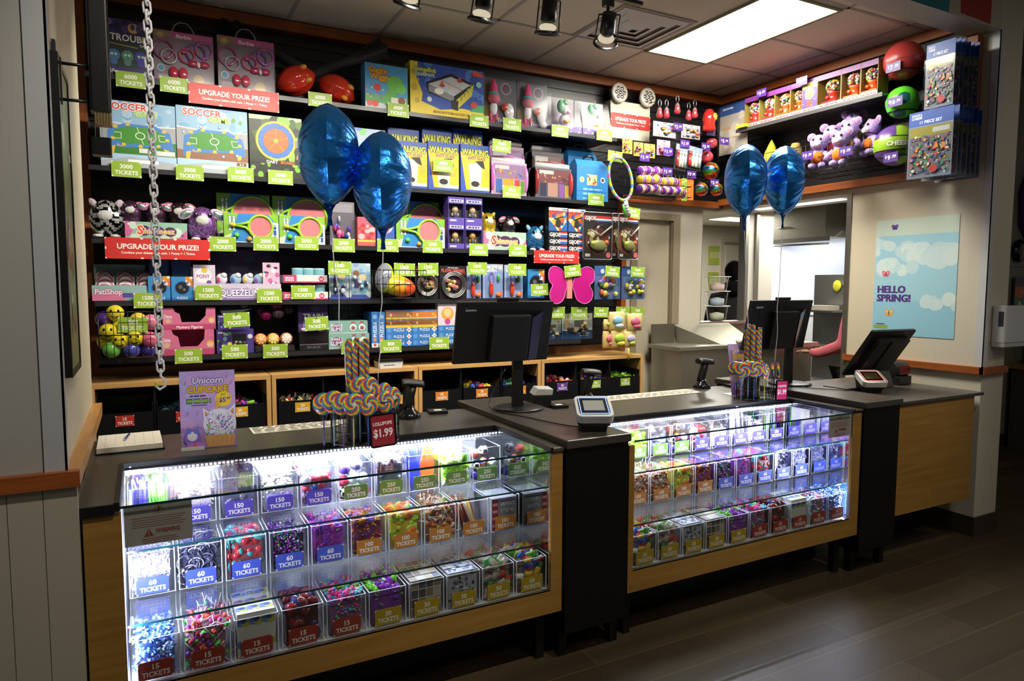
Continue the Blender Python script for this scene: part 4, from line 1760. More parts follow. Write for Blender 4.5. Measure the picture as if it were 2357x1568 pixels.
def glasses_art(f, g):
 for q, r_ in ((f, 2), (g, 3)):
  q.rect(0, 0, 1, 1, '#d6d8d0')
  for i in range(3):
   for j in range(r_):
    cx, cy = (i + .5) / 3, (j + .6) / r_
    q.disc(cx - .06, cy, .11, '#6a86c8', ry=.09).disc(cx + .07, cy - .03, .1, '#b8b84a', ry=.08).disc(cx, cy + .03, .06, '#3a5a9a')


def grid_art(f, g):
 for q in (f, g):
  q.rect(0, 0, 1, 1, '#6a6058')
  for i in range(4):
   for j in range(4):
    q.rect(i / 4 + .02, j / 4 + .02, i / 4 + .23, j / 4 + .23, ['#8a7a6a', '#a8987a', '#5a504a', '#b8b0a8', '#4a5a6a'][(i * 3 + j * 2) % 5])
  for k in range(5):
   q.rect(k / 4 - .012, 0, k / 4 + .012, 1, '#d8d8d4').rect(0, k / 4 - .012, 1, k / 4 + .012, '#d8d8d4')


def scribble_art(f, g):
 for q in (f, g):
  q.rect(0, 0, 1, 1, '#a8acb4')
  q.blobs(60, ['#3a3c44', '#5a6a8a', '#d8dae0', '#2a2a30', '#4a5aa0', '#c8ccd4'], .04, .04, .96, .96, .015, .06, 11)


def silver_art(f, g):
 f.rect(0, 0, 1, 1, '#8c8e94').rect(0, 0, .24, 1, '#a02838')
 for k in range(4):
  f.words(.12, .16 + k * .22, .18, .09, '#d8b8b8')
 f.text('AIRHEADS', .62, .82, .13, '#d8dade', .62, out='#2a2a2e').text('XTREMES', .62, .6, .13, '#d8dade', .62, out='#2a2a2e')
 for k in range(6):
  f.disc(.34 + k * .12, .34, .07, '#55575c').disc(.34 + k * .12, .34, .045, '#b8babf')
 g.rect(0, 0, 1, 1, '#9a9ca2')


def toy_ball(mb, r, style):
 if style == 'soccer':
  dirs = [Vector(v).normalized() for v in ((0, -1, .15), (.8, -.5, .5), (-.8, -.5, .5), (.5, -.6, -.7), (-.5, -.6, -.7), (0, 0, 1), (0, 1, 0))]
  mb.ell((0, 0, 0), r, None, 22, 14, fn=lambda x, y, z: '#18181a' if max(Vector((x, y, z)).normalized().dot(d) for d in dirs) > .92 else '#ece9ea')
 elif style == 'base':
  mb.ell((0, 0, 0), r, None, 22, 14, fn=lambda x, y, z: '#b8323a' if abs(abs(x) - .55 - .2 * z * z) < .06 else '#d86a5a')
 elif style == 'volley':
  mb.ell((0, 0, 0), r, None, 22, 14, fn=lambda x, y, z: ['#c83a3a', '#e8c83a', '#3a4ab8'][int((math.atan2(z, x) + PI) / (2 * PI) * 9) % 3])
 else:
  mb.ell((0, 0, 0), r, style, 18, 12)


def ball_set(x, y, z, spec, where, grp):
 for k, (dx, dy, dz, r, st, lab) in enumerate(spec):
  mb = MB('gloss')
  toy_ball(mb, r, st)
  o = mb.build('toy_ball', None, (x + dx, y + dy, z + dz + r))
  tag(o, lab + ' in the ' + where, 'ball', grp)


def clapper(x, y, z, col, rot, lab):
 mb = MB('satin')
 mb.prism([(-.022, 0), (.022, 0), (.03, .12), (.02, .155), (.022, .2), (.006, .2), (.004, .158), (-.006, .158), (-.008, .2), (-.024, .2), (-.022, .155), (-.03, .12)], 0, .012, col, axis='y')
 o = mb.build('hand_clapper', None, (x, y, z))
 o.rotation_euler = (-.12, rot, 0)
 tag(o, lab, 'toy')


SHZ = {'top': (.715, 2.92), 'middle': (.535, 2.73), 'bottom': (.345, 2.485)}
CASES = {
 'left': {'top': [('straws_purple', 150), ('white_figures', 150), ('grey_bag', 150), ('animals', 150), ('cotton', 150), ('*balls', 250), ('grey_cups', 250), ('*clap', 250), ('green_slime', 250), ('*sport', 250)],
   'middle': [('white_rings', 60), ('dark_bangles', 60), ('red_teal', 60), ('beads', 60), ('dinos', 60), ('monsters', 100), ('frogs', 100), ('pops', 100), ('sticks', 100), ('*silver', 100)],
   'bottom': [('blue_candy', 15), ('suckers', 15), ('*glasses', 15), ('dark_tops', 15), ('bright_charms', 15), ('monkeys', 30), ('*grid', 30), ('*scribble', 30), ('foil_candy', 50), ('candy_bags', 50)]},
 'right': {'top': [('green_slime', 250), ('green_slime', 250), ('grey_cups', 250), ('*sport', 250), ('cotton', 150), ('animals', 150), ('white_straws', 150), ('white_figures', 150), ('purple_forks', 150)],
   'middle': [('pops', 100), ('pops', 100), ('frogs', 100), ('monsters', 100), ('beads', 60), ('dinos', 60), ('red_teal', 60), ('navy_studs', 60), ('silver_rings', 60)],
   'bottom': [('candy_bags', 50), ('foil_candy', 50), ('*scribble', 50), ('*grid', 30), ('monkeys', 30), ('bright_charms', 15), ('dark_tops', 15), ('*glasses', 15), ('blue_white', 15), ('blue_candy', 15)]}}
for case, x1 in (('left', 1.502), ('right', 3.468)):
 for sh, row in CASES[case].items():
  z, y = SHZ[sh]
  n = len(row)
  pitch = .1587 if case == 'left' else .1512
  for i, (key, num) in enumerate(row):
   x = x1 - pitch * (n - i - .5)
   w = pitch - .008
   where = '%s bin, %s shelf, %s case' % (ORD[i], sh, case)
   wb = '%s from left, %s shelf, %s case' % (ORD[i], sh, case)
   h = {'top': .165, 'middle': .16, 'bottom': .145}[sh]
   hh = {'top': .12, 'middle': .15, 'bottom': .15}[sh]
   if key == 'grey_bag':
    hh = .205
   if key in ('white_straws', 'purple_forks', 'straws_purple'):
    hh = .185 if case == 'left' else .2
   if key == 'grey_cups':
    hh = .15
   zz = z + .0005
   if key == '*balls':
    wd = 'small mixed balls'
    ball_set(x, y, zz + .002, [(-.045, .035, 0, .026, 'soccer', 'little soccer ball low on the left'), (.01, .035, 0, .027, '#5a3ab8', 'little purple ball at the bottom'), (.048, .04, 0, .022, 'base', 'little red ball low on the right'),
        (-.04, .05, .05, .026, '#b83a4a', 'little crimson ball on the left'), (.0, .05, .055, .03, '#e4e2f0', 'little white ball in the middle'), (.045, .05, .05, .027, '#cfcde4', 'little pale ball on the right'),
        (-.035, .05, .105, .026, '#6a52c8', 'little violet ball on top at the left'), (.02, .06, .115, .027, '#a89ad8', 'little lilac ball on top')], where, 'balls in the clear bins')
   elif key == '*sport':
    wd = 'small sports balls'
    ball_set(x, y, zz + .002, [(-.045, .035, .05, .024, 'soccer', 'little soccer ball on the left'), (.0, .035, .06, .023, 'volley', 'little red and yellow ball'), (.046, .035, .055, .023, '#ecebf0', 'little white ball on the right'),
        (-.045, .05, .1, .025, 'base', 'little red ball on top at the left'), (.01, .06, .108, .026, 'soccer', 'little soccer ball on top'),
        (-.045, .035, .002, .024, '#4a3ac8', 'little violet ball at the bottom left'), (.046, .035, .002, .024, '#4a3ac8', 'little violet ball at the bottom right')], where, 'balls in the clear bins')
   elif key == '*clap':
    wd = 'orange and blue hand clappers'
    clapper(x - .03, y + .02, zz + .002, '#3a46c8', -.16, 'blue hand clapper leaning left in the ' + where)
    clapper(x - .0, y + .05, zz + .002, '#3a46c8', -.03, 'blue hand clapper behind in the ' + where)
    clapper(x + .015, y + .022, zz + .002, '#e8662a', .1, 'orange hand clapper in front in the ' + where)
    clapper(x + .04, y + .05, zz + .002, '#e8662a', .03, 'orange hand clapper behind on the right in the ' + where)
   elif key == '*glasses':
    wd = 'printed novelty packs'
    printed_carton(x, y, zz, .16, w, .2, 'pale printed novelty carton in the ' + where, 'novelty_carton', glasses_art, '#d6d8d0')
   elif key == '*grid':
    wd = 'gridded little boxes'
    printed_carton(x, y, zz, .15, w, .2, 'carton of little gridded boxes in the ' + where, 'novelty_carton', grid_art, '#8a8078')
   elif key == '*scribble':
    wd = 'silver patterned packs'
    printed_carton(x, y, zz, .15, w, .2, 'silver patterned carton in the ' + where, 'novelty_carton', scribble_art, '#a8acb4')
   elif key == '*silver':
    wd = 'silver candy packs'
    printed_carton(x, y, zz, .15, w, .2, 'silver and red candy carton in the ' + where, 'candy_carton', silver_art, '#9a9ca2')
   else:
    wd = fill(x, y, zz, key, hh, where, w)
   prize_bin(x, y, zz, num, h, wd, wb, w)


# ================================================================== BACK WALL SHELVES AND GOODS
for z, x1, lab in ((2.81, 3.32, 'top black display shelf on the back wall'), (2.31, 3.16, 'second black display shelf from the top'),
    (1.91, 2.86, 'third black display shelf from the top'), (1.56, 2.62, 'fourth black display shelf from the top'), (1.235, 3.0, 'lowest black display shelf on the back wall')):
 t = thing('display_shelf', lab, 'shelf', (-.24, 4.49, z))
 mb = MB('satin')
 mb.box(0, x1 + .24, 0, .38, -.02, -.002, '#1b1b1d')
 mb.build('board', t)
 mb = MB('satin')
 mb.box(0, x1 + .24, -.008, 0, -.03, -.003, '#29292c')
 mb.build('price_rail', t)

GRN = '#93b53a'


def ticket_sign(c, num, lab, hang=False, rot=0.0, s=1.0, y=None, col=GRN, tilt=0.0):
 x, yy, z = c
 w, h = .147 * s, .086 * s
 mb = MB('card')
 mb.box(-w / 2, w / 2, 0, .0015, -h / 2, h / 2, '#7f9d33' if col == GRN else col)
 notched(mb.face((-w / 2, 0, -h / 2), X, Z, w, h), col, '#dfe0d2', num, .27, .12)
 if hang:
  mb.tube([(0, -.004, h * .36), (0, -.004, h * .42), (0, .0, h * .46), (0, 4.87 - yy, h * .46)], .0025, '#1c1c1e', 6, 'satin')
 o = mb.build('ticket_sign', None, (x, yy, z))
 o.rotation_euler = (tilt, rot, 0)
 return tag(o, lab, 'sign', 'green ticket price signs')


def banner(x, y, z, w, h, lab, rot=0):
 mb = MB('card')
 mb.box(-w / 2, w / 2, 0, .0015, -h / 2, h / 2, '#b52a26')
 f = mb.face((-w / 2, 0, -h / 2), X, Z, w, h)
 f.rect(0, 0, 1, 1, '#cc2f2a')
 for a, b in ((0, 0), (0, 1), (1, 0), (1, 1), (0, .5), (1, .5), (.34, 0), (.34, 1), (.66, 0), (.66, 1)):
  f.disc(a, b, .075, '#e9dfd4', n=12)
 f.text('UPGRADE YOUR PRIZE!', .5, .6, .25, '#f4ece4', .78)
 f.text('Combine your tickets with cash. 1 Penny = 1 Ticket.', .5, .3, .11, '#f4ece4', .72)
 o = mb.build('promotion_banner', None, (x, y, z))
 o.rotation_euler = (0, rot, 0)
 return tag(o, lab, 'sign', 'red upgrade banners')


for c, n, lab in (((-0.019, 4.475, 2.786), 6000, 'green 6000 tickets sign under the purple game box at top left'),
    ((0.198, 4.475, 2.787), 6000, 'green 6000 tickets sign under the left pink hair kit'),
    ((1.021, 4.475, 2.808), 6000, 'green 6000 tickets sign under the red tailed footballs'),
    ((1.531, 4.475, 2.805), 6000, 'green 6000 tickets sign under the light blue caterpillar game'),
    ((2.122, 4.475, 2.801), 6000, 'green 6000 tickets sign under the right end of the hockey game'),
    ((2.384, 4.475, 2.806), 6000, 'green 6000 tickets sign under the pink-haired doll packs'),
    ((2.789, 4.475, 2.802), 6000, 'green 6000 tickets sign under the left white unicorn pack'),
    ((3.192, 4.475, 2.815), 6000, 'green 6000 tickets sign under the right white unicorn pack'),
    ((-0.058, 4.475, 2.293), 3000, 'green 3000 tickets sign under the left soccer game box'),
    ((0.264, 4.475, 2.299), 3000, 'green 3000 tickets sign under the left half of the right soccer game'),
    ((0.541, 4.475, 2.31), 3000, 'green 3000 tickets sign at the right corner of the right soccer game'),
    ((0.771, 4.475, 2.31), 3000, 'green 3000 tickets sign under the dart board box'),
    ((1.848, 4.475, 2.472), 3000, 'green 3000 tickets tag hung before the middle yellow novelty box'),
    ((2.382, 4.475, 2.328), 4000, 'green 4000 tickets sign under the pink craft case'),
    ((3.122, 4.475, 2.317), 4000, 'green 4000 tickets sign under the blue carry carton'),
    ((0.43, 4.475, 1.894), 2000, 'green 2000 tickets sign right of the red banner, third shelf'),
    ((0.675, 4.475, 1.904), 2000, 'green 2000 tickets sign between the two left racket boxes'),
    ((0.92, 4.475, 1.914), 2000, 'green 2000 tickets sign under the second racket box'),
    ((1.153, 4.475, 1.907), 2000, 'green 2000 tickets sign under the clear pack, left balloon ribbon'),
    ((1.449, 4.475, 1.916), 2000, 'green 2000 tickets sign beside the right balloon ribbon'),
    ((1.768, 4.475, 1.917), 2000, 'green 2000 tickets sign under the third racket box'),
    ((2.117, 4.475, 1.905), 2000, 'green 2000 tickets sign under the four purple figure boxes'),
    ((2.434, 4.475, 1.907), 2000, 'green 2000 tickets sign left of the third red banner'),
    ((0.024, 4.475, 1.56), 1500, 'green 1500 tickets sign under the teal tin tray behind the chain'),
    ((0.343, 4.475, 1.604), 1500, 'green 1500 tickets sign at the left of the white pony tray'),
    ((0.688, 4.475, 1.585), 1500, 'green 1500 tickets sign at the right of the white pony tray'),
    ((0.892, 4.475, 1.606), 1500, 'green 1500 tickets sign before the stacked white cup trays'),
    ((0.224, 4.475, 1.231), 500, 'green 500 tickets sign under the lower pink figure tray'),
    ((0.48, 4.475, 1.246), 500, 'green 500 tickets sign under the purple figure tray'),
    ((0.716, 4.475, 1.241), 500, 'green 500 tickets sign under the fruit slice toys'),
    ((1.2, 4.475, 1.244), 600, 'green 600 tickets sign behind the twisted candy sticks'),
    ((1.463, 4.475, 1.242), 800, 'green 800 tickets sign under the upright blue puzzles'),
    ((1.812, 4.475, 1.25), 800, 'green 800 tickets sign under the stacked puzzle boxes')):
 ticket_sign(c, n, lab)
for c, n, lab, r in (((2.292, 4.46, 2.644), 4000, 'green 4000 tickets tag hung on the rear pink craft case', .04),
     ((3.272, 4.44, 2.655), 4000, 'green tickets tag hung on the rainbow racket rim', .05),
     ((3.392, 4.36, 2.22), 4000, 'green tickets tag hung below the racket handle', .1),
     ((1.117, 4.44, 1.761), 1500, 'green 1500 tickets tag hung before the pale blue doll packs', .02),
     ((1.551, 4.44, 1.756), 1500, 'green 1500 tickets tag hung above the caged footballs', .02),
     ((1.721, 4.44, 1.761), 1500, 'green 1500 tickets tag hung before the left black spring pack', -.02),
     ((2.09, 4.44, 1.772), 1500, 'green 1500 tickets tag hung right of the black spring packs', .0),
     ((2.412, 4.44, 1.767), 1500, 'green 1500 tickets tag hung on the right clip toy pack', .0),
     ((2.588, 4.42, 1.622), 1500, 'green tickets tag hung on the small blue box beside the wings', -.05),
     ((2.864, 4.4, 1.763), 1500, 'green 1500 tickets tag hung on the magenta wings', -.12),
     ((3.248, 4.42, 1.764), 1500, 'green 1500 tickets tag hung on the left blue play pack', .08),
     ((3.496, 4.42, 1.764), 1500, 'green 1500 tickets tag hung on the right blue play pack', .03),
     ((-0.056, 4.4, 1.426), 500, 'green 500 tickets tag hung on the basket of smiley balls', .03),
     ((0.492, 4.44, 1.442), 500, 'green 500 tickets tag hung before the purple figure boxes', -.04),
     ((0.965, 4.44, 1.408), 500, 'green 500 tickets tag hung before the purple slime pack', -.05),
     ((2.749, 4.44, 1.449), 600, 'green 600 tickets tag half hidden by the left monitor', .0),
     ((2.953, 4.44, 1.445), 600, 'green 600 tickets tag hung on the ocean toy pack', .03),
     ((3.16, 4.44, 1.445), 600, 'green 600 tickets tag left of the squishy pouches', .03),
     ((3.371, 4.44, 1.446), 600, 'green 600 tickets tag in the middle above the squishy pouches', .02),
     ((3.487, 4.4, 1.442), 600, 'green 600 tickets tag at the right above the squishy pouches', .06)):
 ticket_sign(c, n, lab, True, r, 1.0 if c[0] < 3.0 else .93)
c = (0.52, 4.465, 2.755)
banner(c[0], c[1], c[2], .50, .118, 'red upgrade banner under the pink hair kits on the top shelf')
c = (0.089, 4.465, 1.855)
banner(c[0], c[1], c[2], .535, .118, 'red upgrade banner under the striped teal toy tray, left of the third shelf')
c = (2.764, 4.465, 1.867)
banner(c[0], c[1], c[2], .40, .095, 'red upgrade banner under the red and black figure boxes')

# ------------------------------------------------------------------ top shelf


def game_art(f):
 f.rect(0, 0, 1, 1, '#2b2450').rect(0, .3, 1, .62, '#1d2a2c').rect(0, .16, 1, .32, '#24352a').rect(0, 0, 1, .16, '#38306a')
 f.disc(.62, .86, .09, '#c9a848').disc(.8, .92, .06, '#8a5a48')
 f.blobs(16, ['#3a3266', '#4a3c78', '#2a2448'], 0, .72, 1, 1, .03, .08, 2)
 f.text('TROUBLE', .56, .68, .12, '#d8d4cc', .86, out='#1a1a22').text('GAME', .84, .57, .045, '#d8d4cc', .2)
 f.line([(.1, .56), (.7, .52)], .012, '#b8a83a')
 for x, c in ((.2, '#3a6a9a'), (.48, '#4a7a6a'), (.76, '#3a3a9a')):
  f.disc(x, .36, .1, c).disc(x, .24, .06, c)
  f.disc(x - .04, .37, .025, '#a8c0b8').disc(x + .04, .37, .025, '#a8c0b8')
 f.text('D', .12, .93, .1, '#a8a0b8').text('IMA', .12, .08, .07, '#b8b4c8').text('BL', .88, .08, .07, '#b8b4c8')


carton('board_game_box', 'dark purple board game box at the far left of the top shelf', 'box', (-0.144, 0.092, 2.81, 3.115), .08, '#2b2450', game_art)


def hair_kit(b, lab, glare):
 w, h = b[1] - b[0], b[3] - b[2]
 t = thing('hair_kit', lab, 'toy pack', ((b[0] + b[1]) / 2, 4.5, b[2]), group='pink hair accessory kits')
 mb = MB('card')
 mb.box(-w / 2, w / 2, .03, .036, 0, h, '#9c7f92')
 f = mb.face((-w / 2, .03, 0), X, Z, w, h)
 f.rect(0, 0, 1, 1, '#8e7f86').rect(0, .86, 1, 1, '#c25590').rect(0, .86, .3, 1, '#9a7a64').disc(.12, .9, .06, '#c8a86a')
 f.text('Barbie', .5, .92, .08, '#ecdfe6', .28, slant=.2)
 f.rect(.7, .88, .96, .97, '#b8648f').rect(0, 0, 1, .05, '#b84f8f').rect(.06, .06, .26, .16, '#b8a8b4')
 f.disc(.74, .12, .1, '#c8a858').disc(.12, .28, .07, '#d8d8dc').disc(.12, .28, .055, '#5a9ac0')
 mb.build('backing_card', t)
 mb = MB('gloss')
 for x, z, r_, c in ((-.33, .62, .05, '#a84a80'), (.2, .62, .05, '#7a4a9a'), (.34, .7, .045, '#b85aa8'), (.05, .55, .04, '#c84a78'), (-.25, .5, .04, '#a8989e')):
  mb.tube([(x * w + r_ * math.cos(a * PI / 8), .018, z * h + r_ * math.sin(a * PI / 8)) for a in range(16)], .006, c, 6, closed=True)
 for s in (-1, 1):
  mb.ell((.24 * w + s * .03, .016, .42 * h), (.03, .01, .02), '#a8284e', 10, 6)
  mb.ell((-.1 * w + s * .025, .016, .2 * h), (.025, .01, .035), '#c02c4c', 10, 6)
 mb.ell((.24 * w, .012, .40 * h), (.01, .008, .018), '#d8d0d8', 8, 5)
 mb.ell((.0, .016, .62 * h), (.02, .01, .012), '#b84a6a', 8, 5)
 mb.build('hair_clips', t)
 mb = MB('blister')
 mb.box(-w / 2, w / 2, .0, .029, .04 * h, .86 * h, '#ffffff')
 mb.build('clear_front', t)
 mb = MB('gloss')
 mb.tube([(-.06, .033, h - .005), (-.045, .033, h + .035), (-.02, .033, h + .055), (.02, .033, h + .055), (.045, .033, h + .03), (.06, .033, h - .005)], .0035, '#8a8a8c', 6)
 mb.build('carry_handle', t)


hair_kit((0.098, 0.414, 2.81, 3.102), 'pink topped hair accessory kit with a carry loop, left of the two', 0)
hair_kit((0.436, 0.758, 2.81, 3.125), 'pink topped hair accessory kit with a carry loop, right of the two', 1)


def tail_ball(c, ax, tail, lab, L):
 t = thing('tail_football', lab, 'ball', c, group='red footballs with black tails')
 q = Vector(ax).normalized().to_track_quat('Z', 'Y').to_matrix().to_4x4()
 mb = MB('gloss')
 mb.M = q
 vs, fs, cs = [], [], []
 N, K = 40, 18
 for i in range(K + 1):
  u_ = -1 + 2 * i / K
  r_ = .088 * max(.02, (1 - abs(u_) ** 2.1)) ** .72
  for j in range(N):
   a = 2 * PI * j / N
   rr = r_ * (1 + .13 * abs(math.cos(4 * a + u_ * .8)) ** .6 - .08)
   vs.append((rr * math.cos(a), rr * math.sin(a), u_ * .125))
 for i in range(K):
  for j in range(N):
   fs.append((i * N + j, i * N + (j + 1) % N, (i + 1) * N + (j + 1) % N, (i + 1) * N + j))
 mb.add(vs, fs, '#c0301c', None, True)
 mb.build('ball', t)
 for a in (1.2, 2.4, 3.7):
  mb = MB('gloss')
  mb.M = q
  mb.ell((.07 * math.cos(a), .07 * math.sin(a), .07), (.018, .018, .024), '#d8902a', 10, 6)
  mb.build('orange_spot', t)
 mb = MB('matte')
 e = Vector(tail)
 d = e.normalized()
 p0, p1 = d * .07, d * L
 mb.tube([p0, p0.lerp(p1, .45), p1], .034, '#2b2c2e', 12)
 mb.build('tail', t)
 mb = MB('matte')
 sd = d.cross(Vector((0, 1, 0))).normalized()
 for v in (sd, -sd, Vector((0, -1, 0)), Vector((0, .6, 0))):
  a0, a1 = p0.lerp(p1, .62), p1
  n_ = v.cross(d).normalized() * .006
  o_ = v * .075
  mb.loft([[a0 + n_, a0 - n_, a0 + v * .036 - n_, a0 + v * .036 + n_], [a1 + n_, a1 - n_, a1 + o_ - n_, a1 + o_ + n_]], '#151617', smooth=False)
 mb.build('fin', t)


c0 = (0.897, 4.52, 2.935)
tail_ball((c0[0], 4.58, c0[2]), (1, -.25, .45), (.55, .12, .30), 'red ribbed football lying left, its black tail up to the right', .72)
c0 = (1.156, 4.52, 2.909)
tail_ball((c0[0], 4.6, c0[2] + .01), (1, -.2, -.55), (-.62, .22, .36), 'red ribbed football lying right, its black tail up to the left', .80)


def caterpillar_art(f):
 f.rect(0, 0, 1, 1, '#4f9fd0').rect(0, 0, 1, .3, '#5fae6a').rect(0, 0, 1, .12, '#cfd8de')
 f.text('Giggle', .30, .87, .13, '#e8b02a', .5, out='#8a3a1a').text('Wiggle', .36, .72, .13, '#e8b02a', .52, out='#8a3a1a')
 f.blobs(14, ['#e87a7a', '#f0d060', '#8a5ab0', '#e8f0f0'], .03, .2, .45, .55, .015, .035, 4)
 f.disc(.28, .47, .085, '#d83a34')
 for k, (a, b, r_) in enumerate(((.6, .3, .15), (.72, .18, .13), (.5, .2, .11))):
  f.disc(a, b, r_, '#5fb04a')
 f.disc(.7, .58, .2, '#6cc24f').disc(.84, .5, .12, '#78cc58')
 f.disc(.1, .1, .07, '#d85a4a').disc(.23, .1, .08, '#d84a3a').rect(.6, .12, .95, .28, '#e8e4d8')
 f.disc(.85, .22, .09, '#8a4a3a')


carton('board_game_box', 'light blue board game box with a green ball-bodied worm picture', 'box', (1.316, 1.606, 2.81, 3.092), .10, '#4a8ac0', caterpillar_art)


def hockey_art(f):
 f.rect(0, 0, 1, 1, '#2d4fa8').blobs(20, ['#3a62bc', '#27459a', '#4a78c8'], 0, .2, 1, 1, .05, .14, 3)
 f.poly([(0, 0), (.12, 0), (.16, .4), (.08, .7), (.1, 1), (0, 1)], '#e2c83a').poly([(0, 0), (1, 0), (1, .16), (.7, .2), (.4, .12), (.15, .24), (0, .2)], '#e2c83a')
 f.poly([(.8, .16), (1, .16), (1, .32), (.9, .3)], '#3fa06a')
 for a, b, r_ in ((.05, .5, .07), (.04, .8, .05), (.09, .25, .05), (.1, .65, .03)):
  f.disc(a, b, r_, '#c0a42a')
 f.text('SpongeBob', .19, .87, .09, '#e8e04a', .3, out='#3a7a3a').text('SQUAREPANTS', .19, .77, .065, '#e8eef2', .26, out='#3a5a7a')
 f.poly([(.2, .62), (.54, .86), (.86, .72), (.58, .3), (.24, .42)], '#1a1a1c')
 f.poly([(.24, .6), (.54, .8), (.81, .69), (.58, .42)], '#c9ccd0')
 f.poly([(.58, .3), (.86, .72), (.83, .48), (.62, .16)], '#d8c840').poly([(.24, .6), (.58, .42), (.58, .3), (.24, .46)], '#8a8c90')
 for k in range(5):
  f.poly([(.625 + k * .045, .24 + k * .09), (.645 + k * .045, .27 + k * .09), (.645 + k * .045, .36 + k * .09), (.625 + k * .045, .33 + k * .09)], '#8a9a3a')
 f.poly([(.54, .34), (.64, .34), (.64, .14), (.56, .16)], '#202224')
 f.line([(.4, .71), (.7, .56)], .012, '#c84a3a')
 for a, b in ((.42, .6), (.66, .74)):
  f.disc(a, b, .06, '#b8462a', ry=.035).disc(a, b + .05, .03, '#c85a3a')
 f.disc(.38, .48, .1, '#f2efe6', ry=.06)
 f.disc(.54, .62, .04, '#d8d84a', ry=.02)
 f.rect(.84, .88, .96, .97, '#d8462a').disc(.97, .9, .03, '#d8462a')
 f.disc(.93, .72, .06, '#9ad8c8').disc(.86, .3, .08, '#c8462a', ry=.06).disc(.94, .48, .06, '#6a9ad8').disc(.94, .48, .045, '#3a62bc')
 f.disc(.25, .3, .05, '#d8e0ea')
 f.text('BIKINI BOTTOM HOCKEY TABLE', .58, .07, .05, '#7a4a2a', .56)


carton('board_game_box', 'wide blue and yellow table hockey game box on the top shelf', 'box', (1.624, 2.168, 2.81, 3.149), .10, '#d8bc34', hockey_art)


def doll_pack(b, lab):
 w, h = b[1] - b[0], b[3] - b[2]
 t = thing('doll_pack', lab, 'toy pack', ((b[0] + b[1]) / 2, 4.5, b[2]), group='pink-haired doll packs')
 mb = MB('card')
 mb.box(-w / 2, w / 2, .06, .066, 0, h, '#6a5a70')
 f = mb.face((-w / 2, .06, 0), X, Z, w, h)
 f.rect(0, 0, 1, 1, '#6f6a74').rect(0, 0, .45, .4, '#8a7a40').disc(.7, .8, .13, '#b8a8b0').disc(.7, .8, .1, '#6a5060').rect(0, 0, 1, .1, '#5a3a80')
 f.text('Trolls', .62, .12, .09, '#dcd8e4', .4).disc(.25, .12, .11, '#d84a7a')
 mb.build('backing_card', t)
 mb = MB('matte')
 mb.ell((-.2 * w, .03, .53 * h), (.048, .03, .038), '#d06a80', 14, 9)
 mb.loft([[(-.2 * w + r_ * math.cos(a), .035 + .5 * r_ * math.sin(a), z * h) for a in [k * PI / 5 for k in range(10)]] for r_, z in ((.035, .6), (.032, .72), (.022, .86), (.006, .95))], '#d83a70')
 mb.loft([[(-.2 * w + r_ * math.cos(a), .035 + .6 * r_ * math.sin(a), z * h) for a in [k * PI / 5 for k in range(10)]] for r_, z in ((.046, .62), (.03, .68))], '#4ab0a8')
 mb.ell((-.2 * w, .035, .33 * h), (.03, .02, .05), '#dcdce2', 12, 8)
 for s in (-1, 1):
  mb.ell((-.2 * w + s * .022, .035, .16 * h), (.012, .012, .03), '#d06a80', 8, 6)
 mb.build('doll', t)
 mb = MB('gloss')
 mb.ell((.25 * w, .035, .3 * h), (.04, .02, .06), '#e4e0e4', 12, 8)
 mb.ell((.12 * w, .035, .38 * h), (.03, .02, .03), '#c8503a', 10, 6)
 mb.ell((.3 * w, .035, .12 * h), (.035, .02, .03), '#d8d4d8', 10, 6)
 mb.build('accessories', t)
 mb = MB('blister')
 mb.box(-w / 2, w / 2, 0, .059, 0, h, '#ffffff')
 mb.build('clear_front', t)


doll_pack((2.181, 2.461, 2.81, 3.141), 'clear fronted pack with a pink-haired doll, left of the two')
doll_pack((2.468, 2.726, 2.81, 3.145), 'clear fronted pack with a pink-haired doll, right of the two')


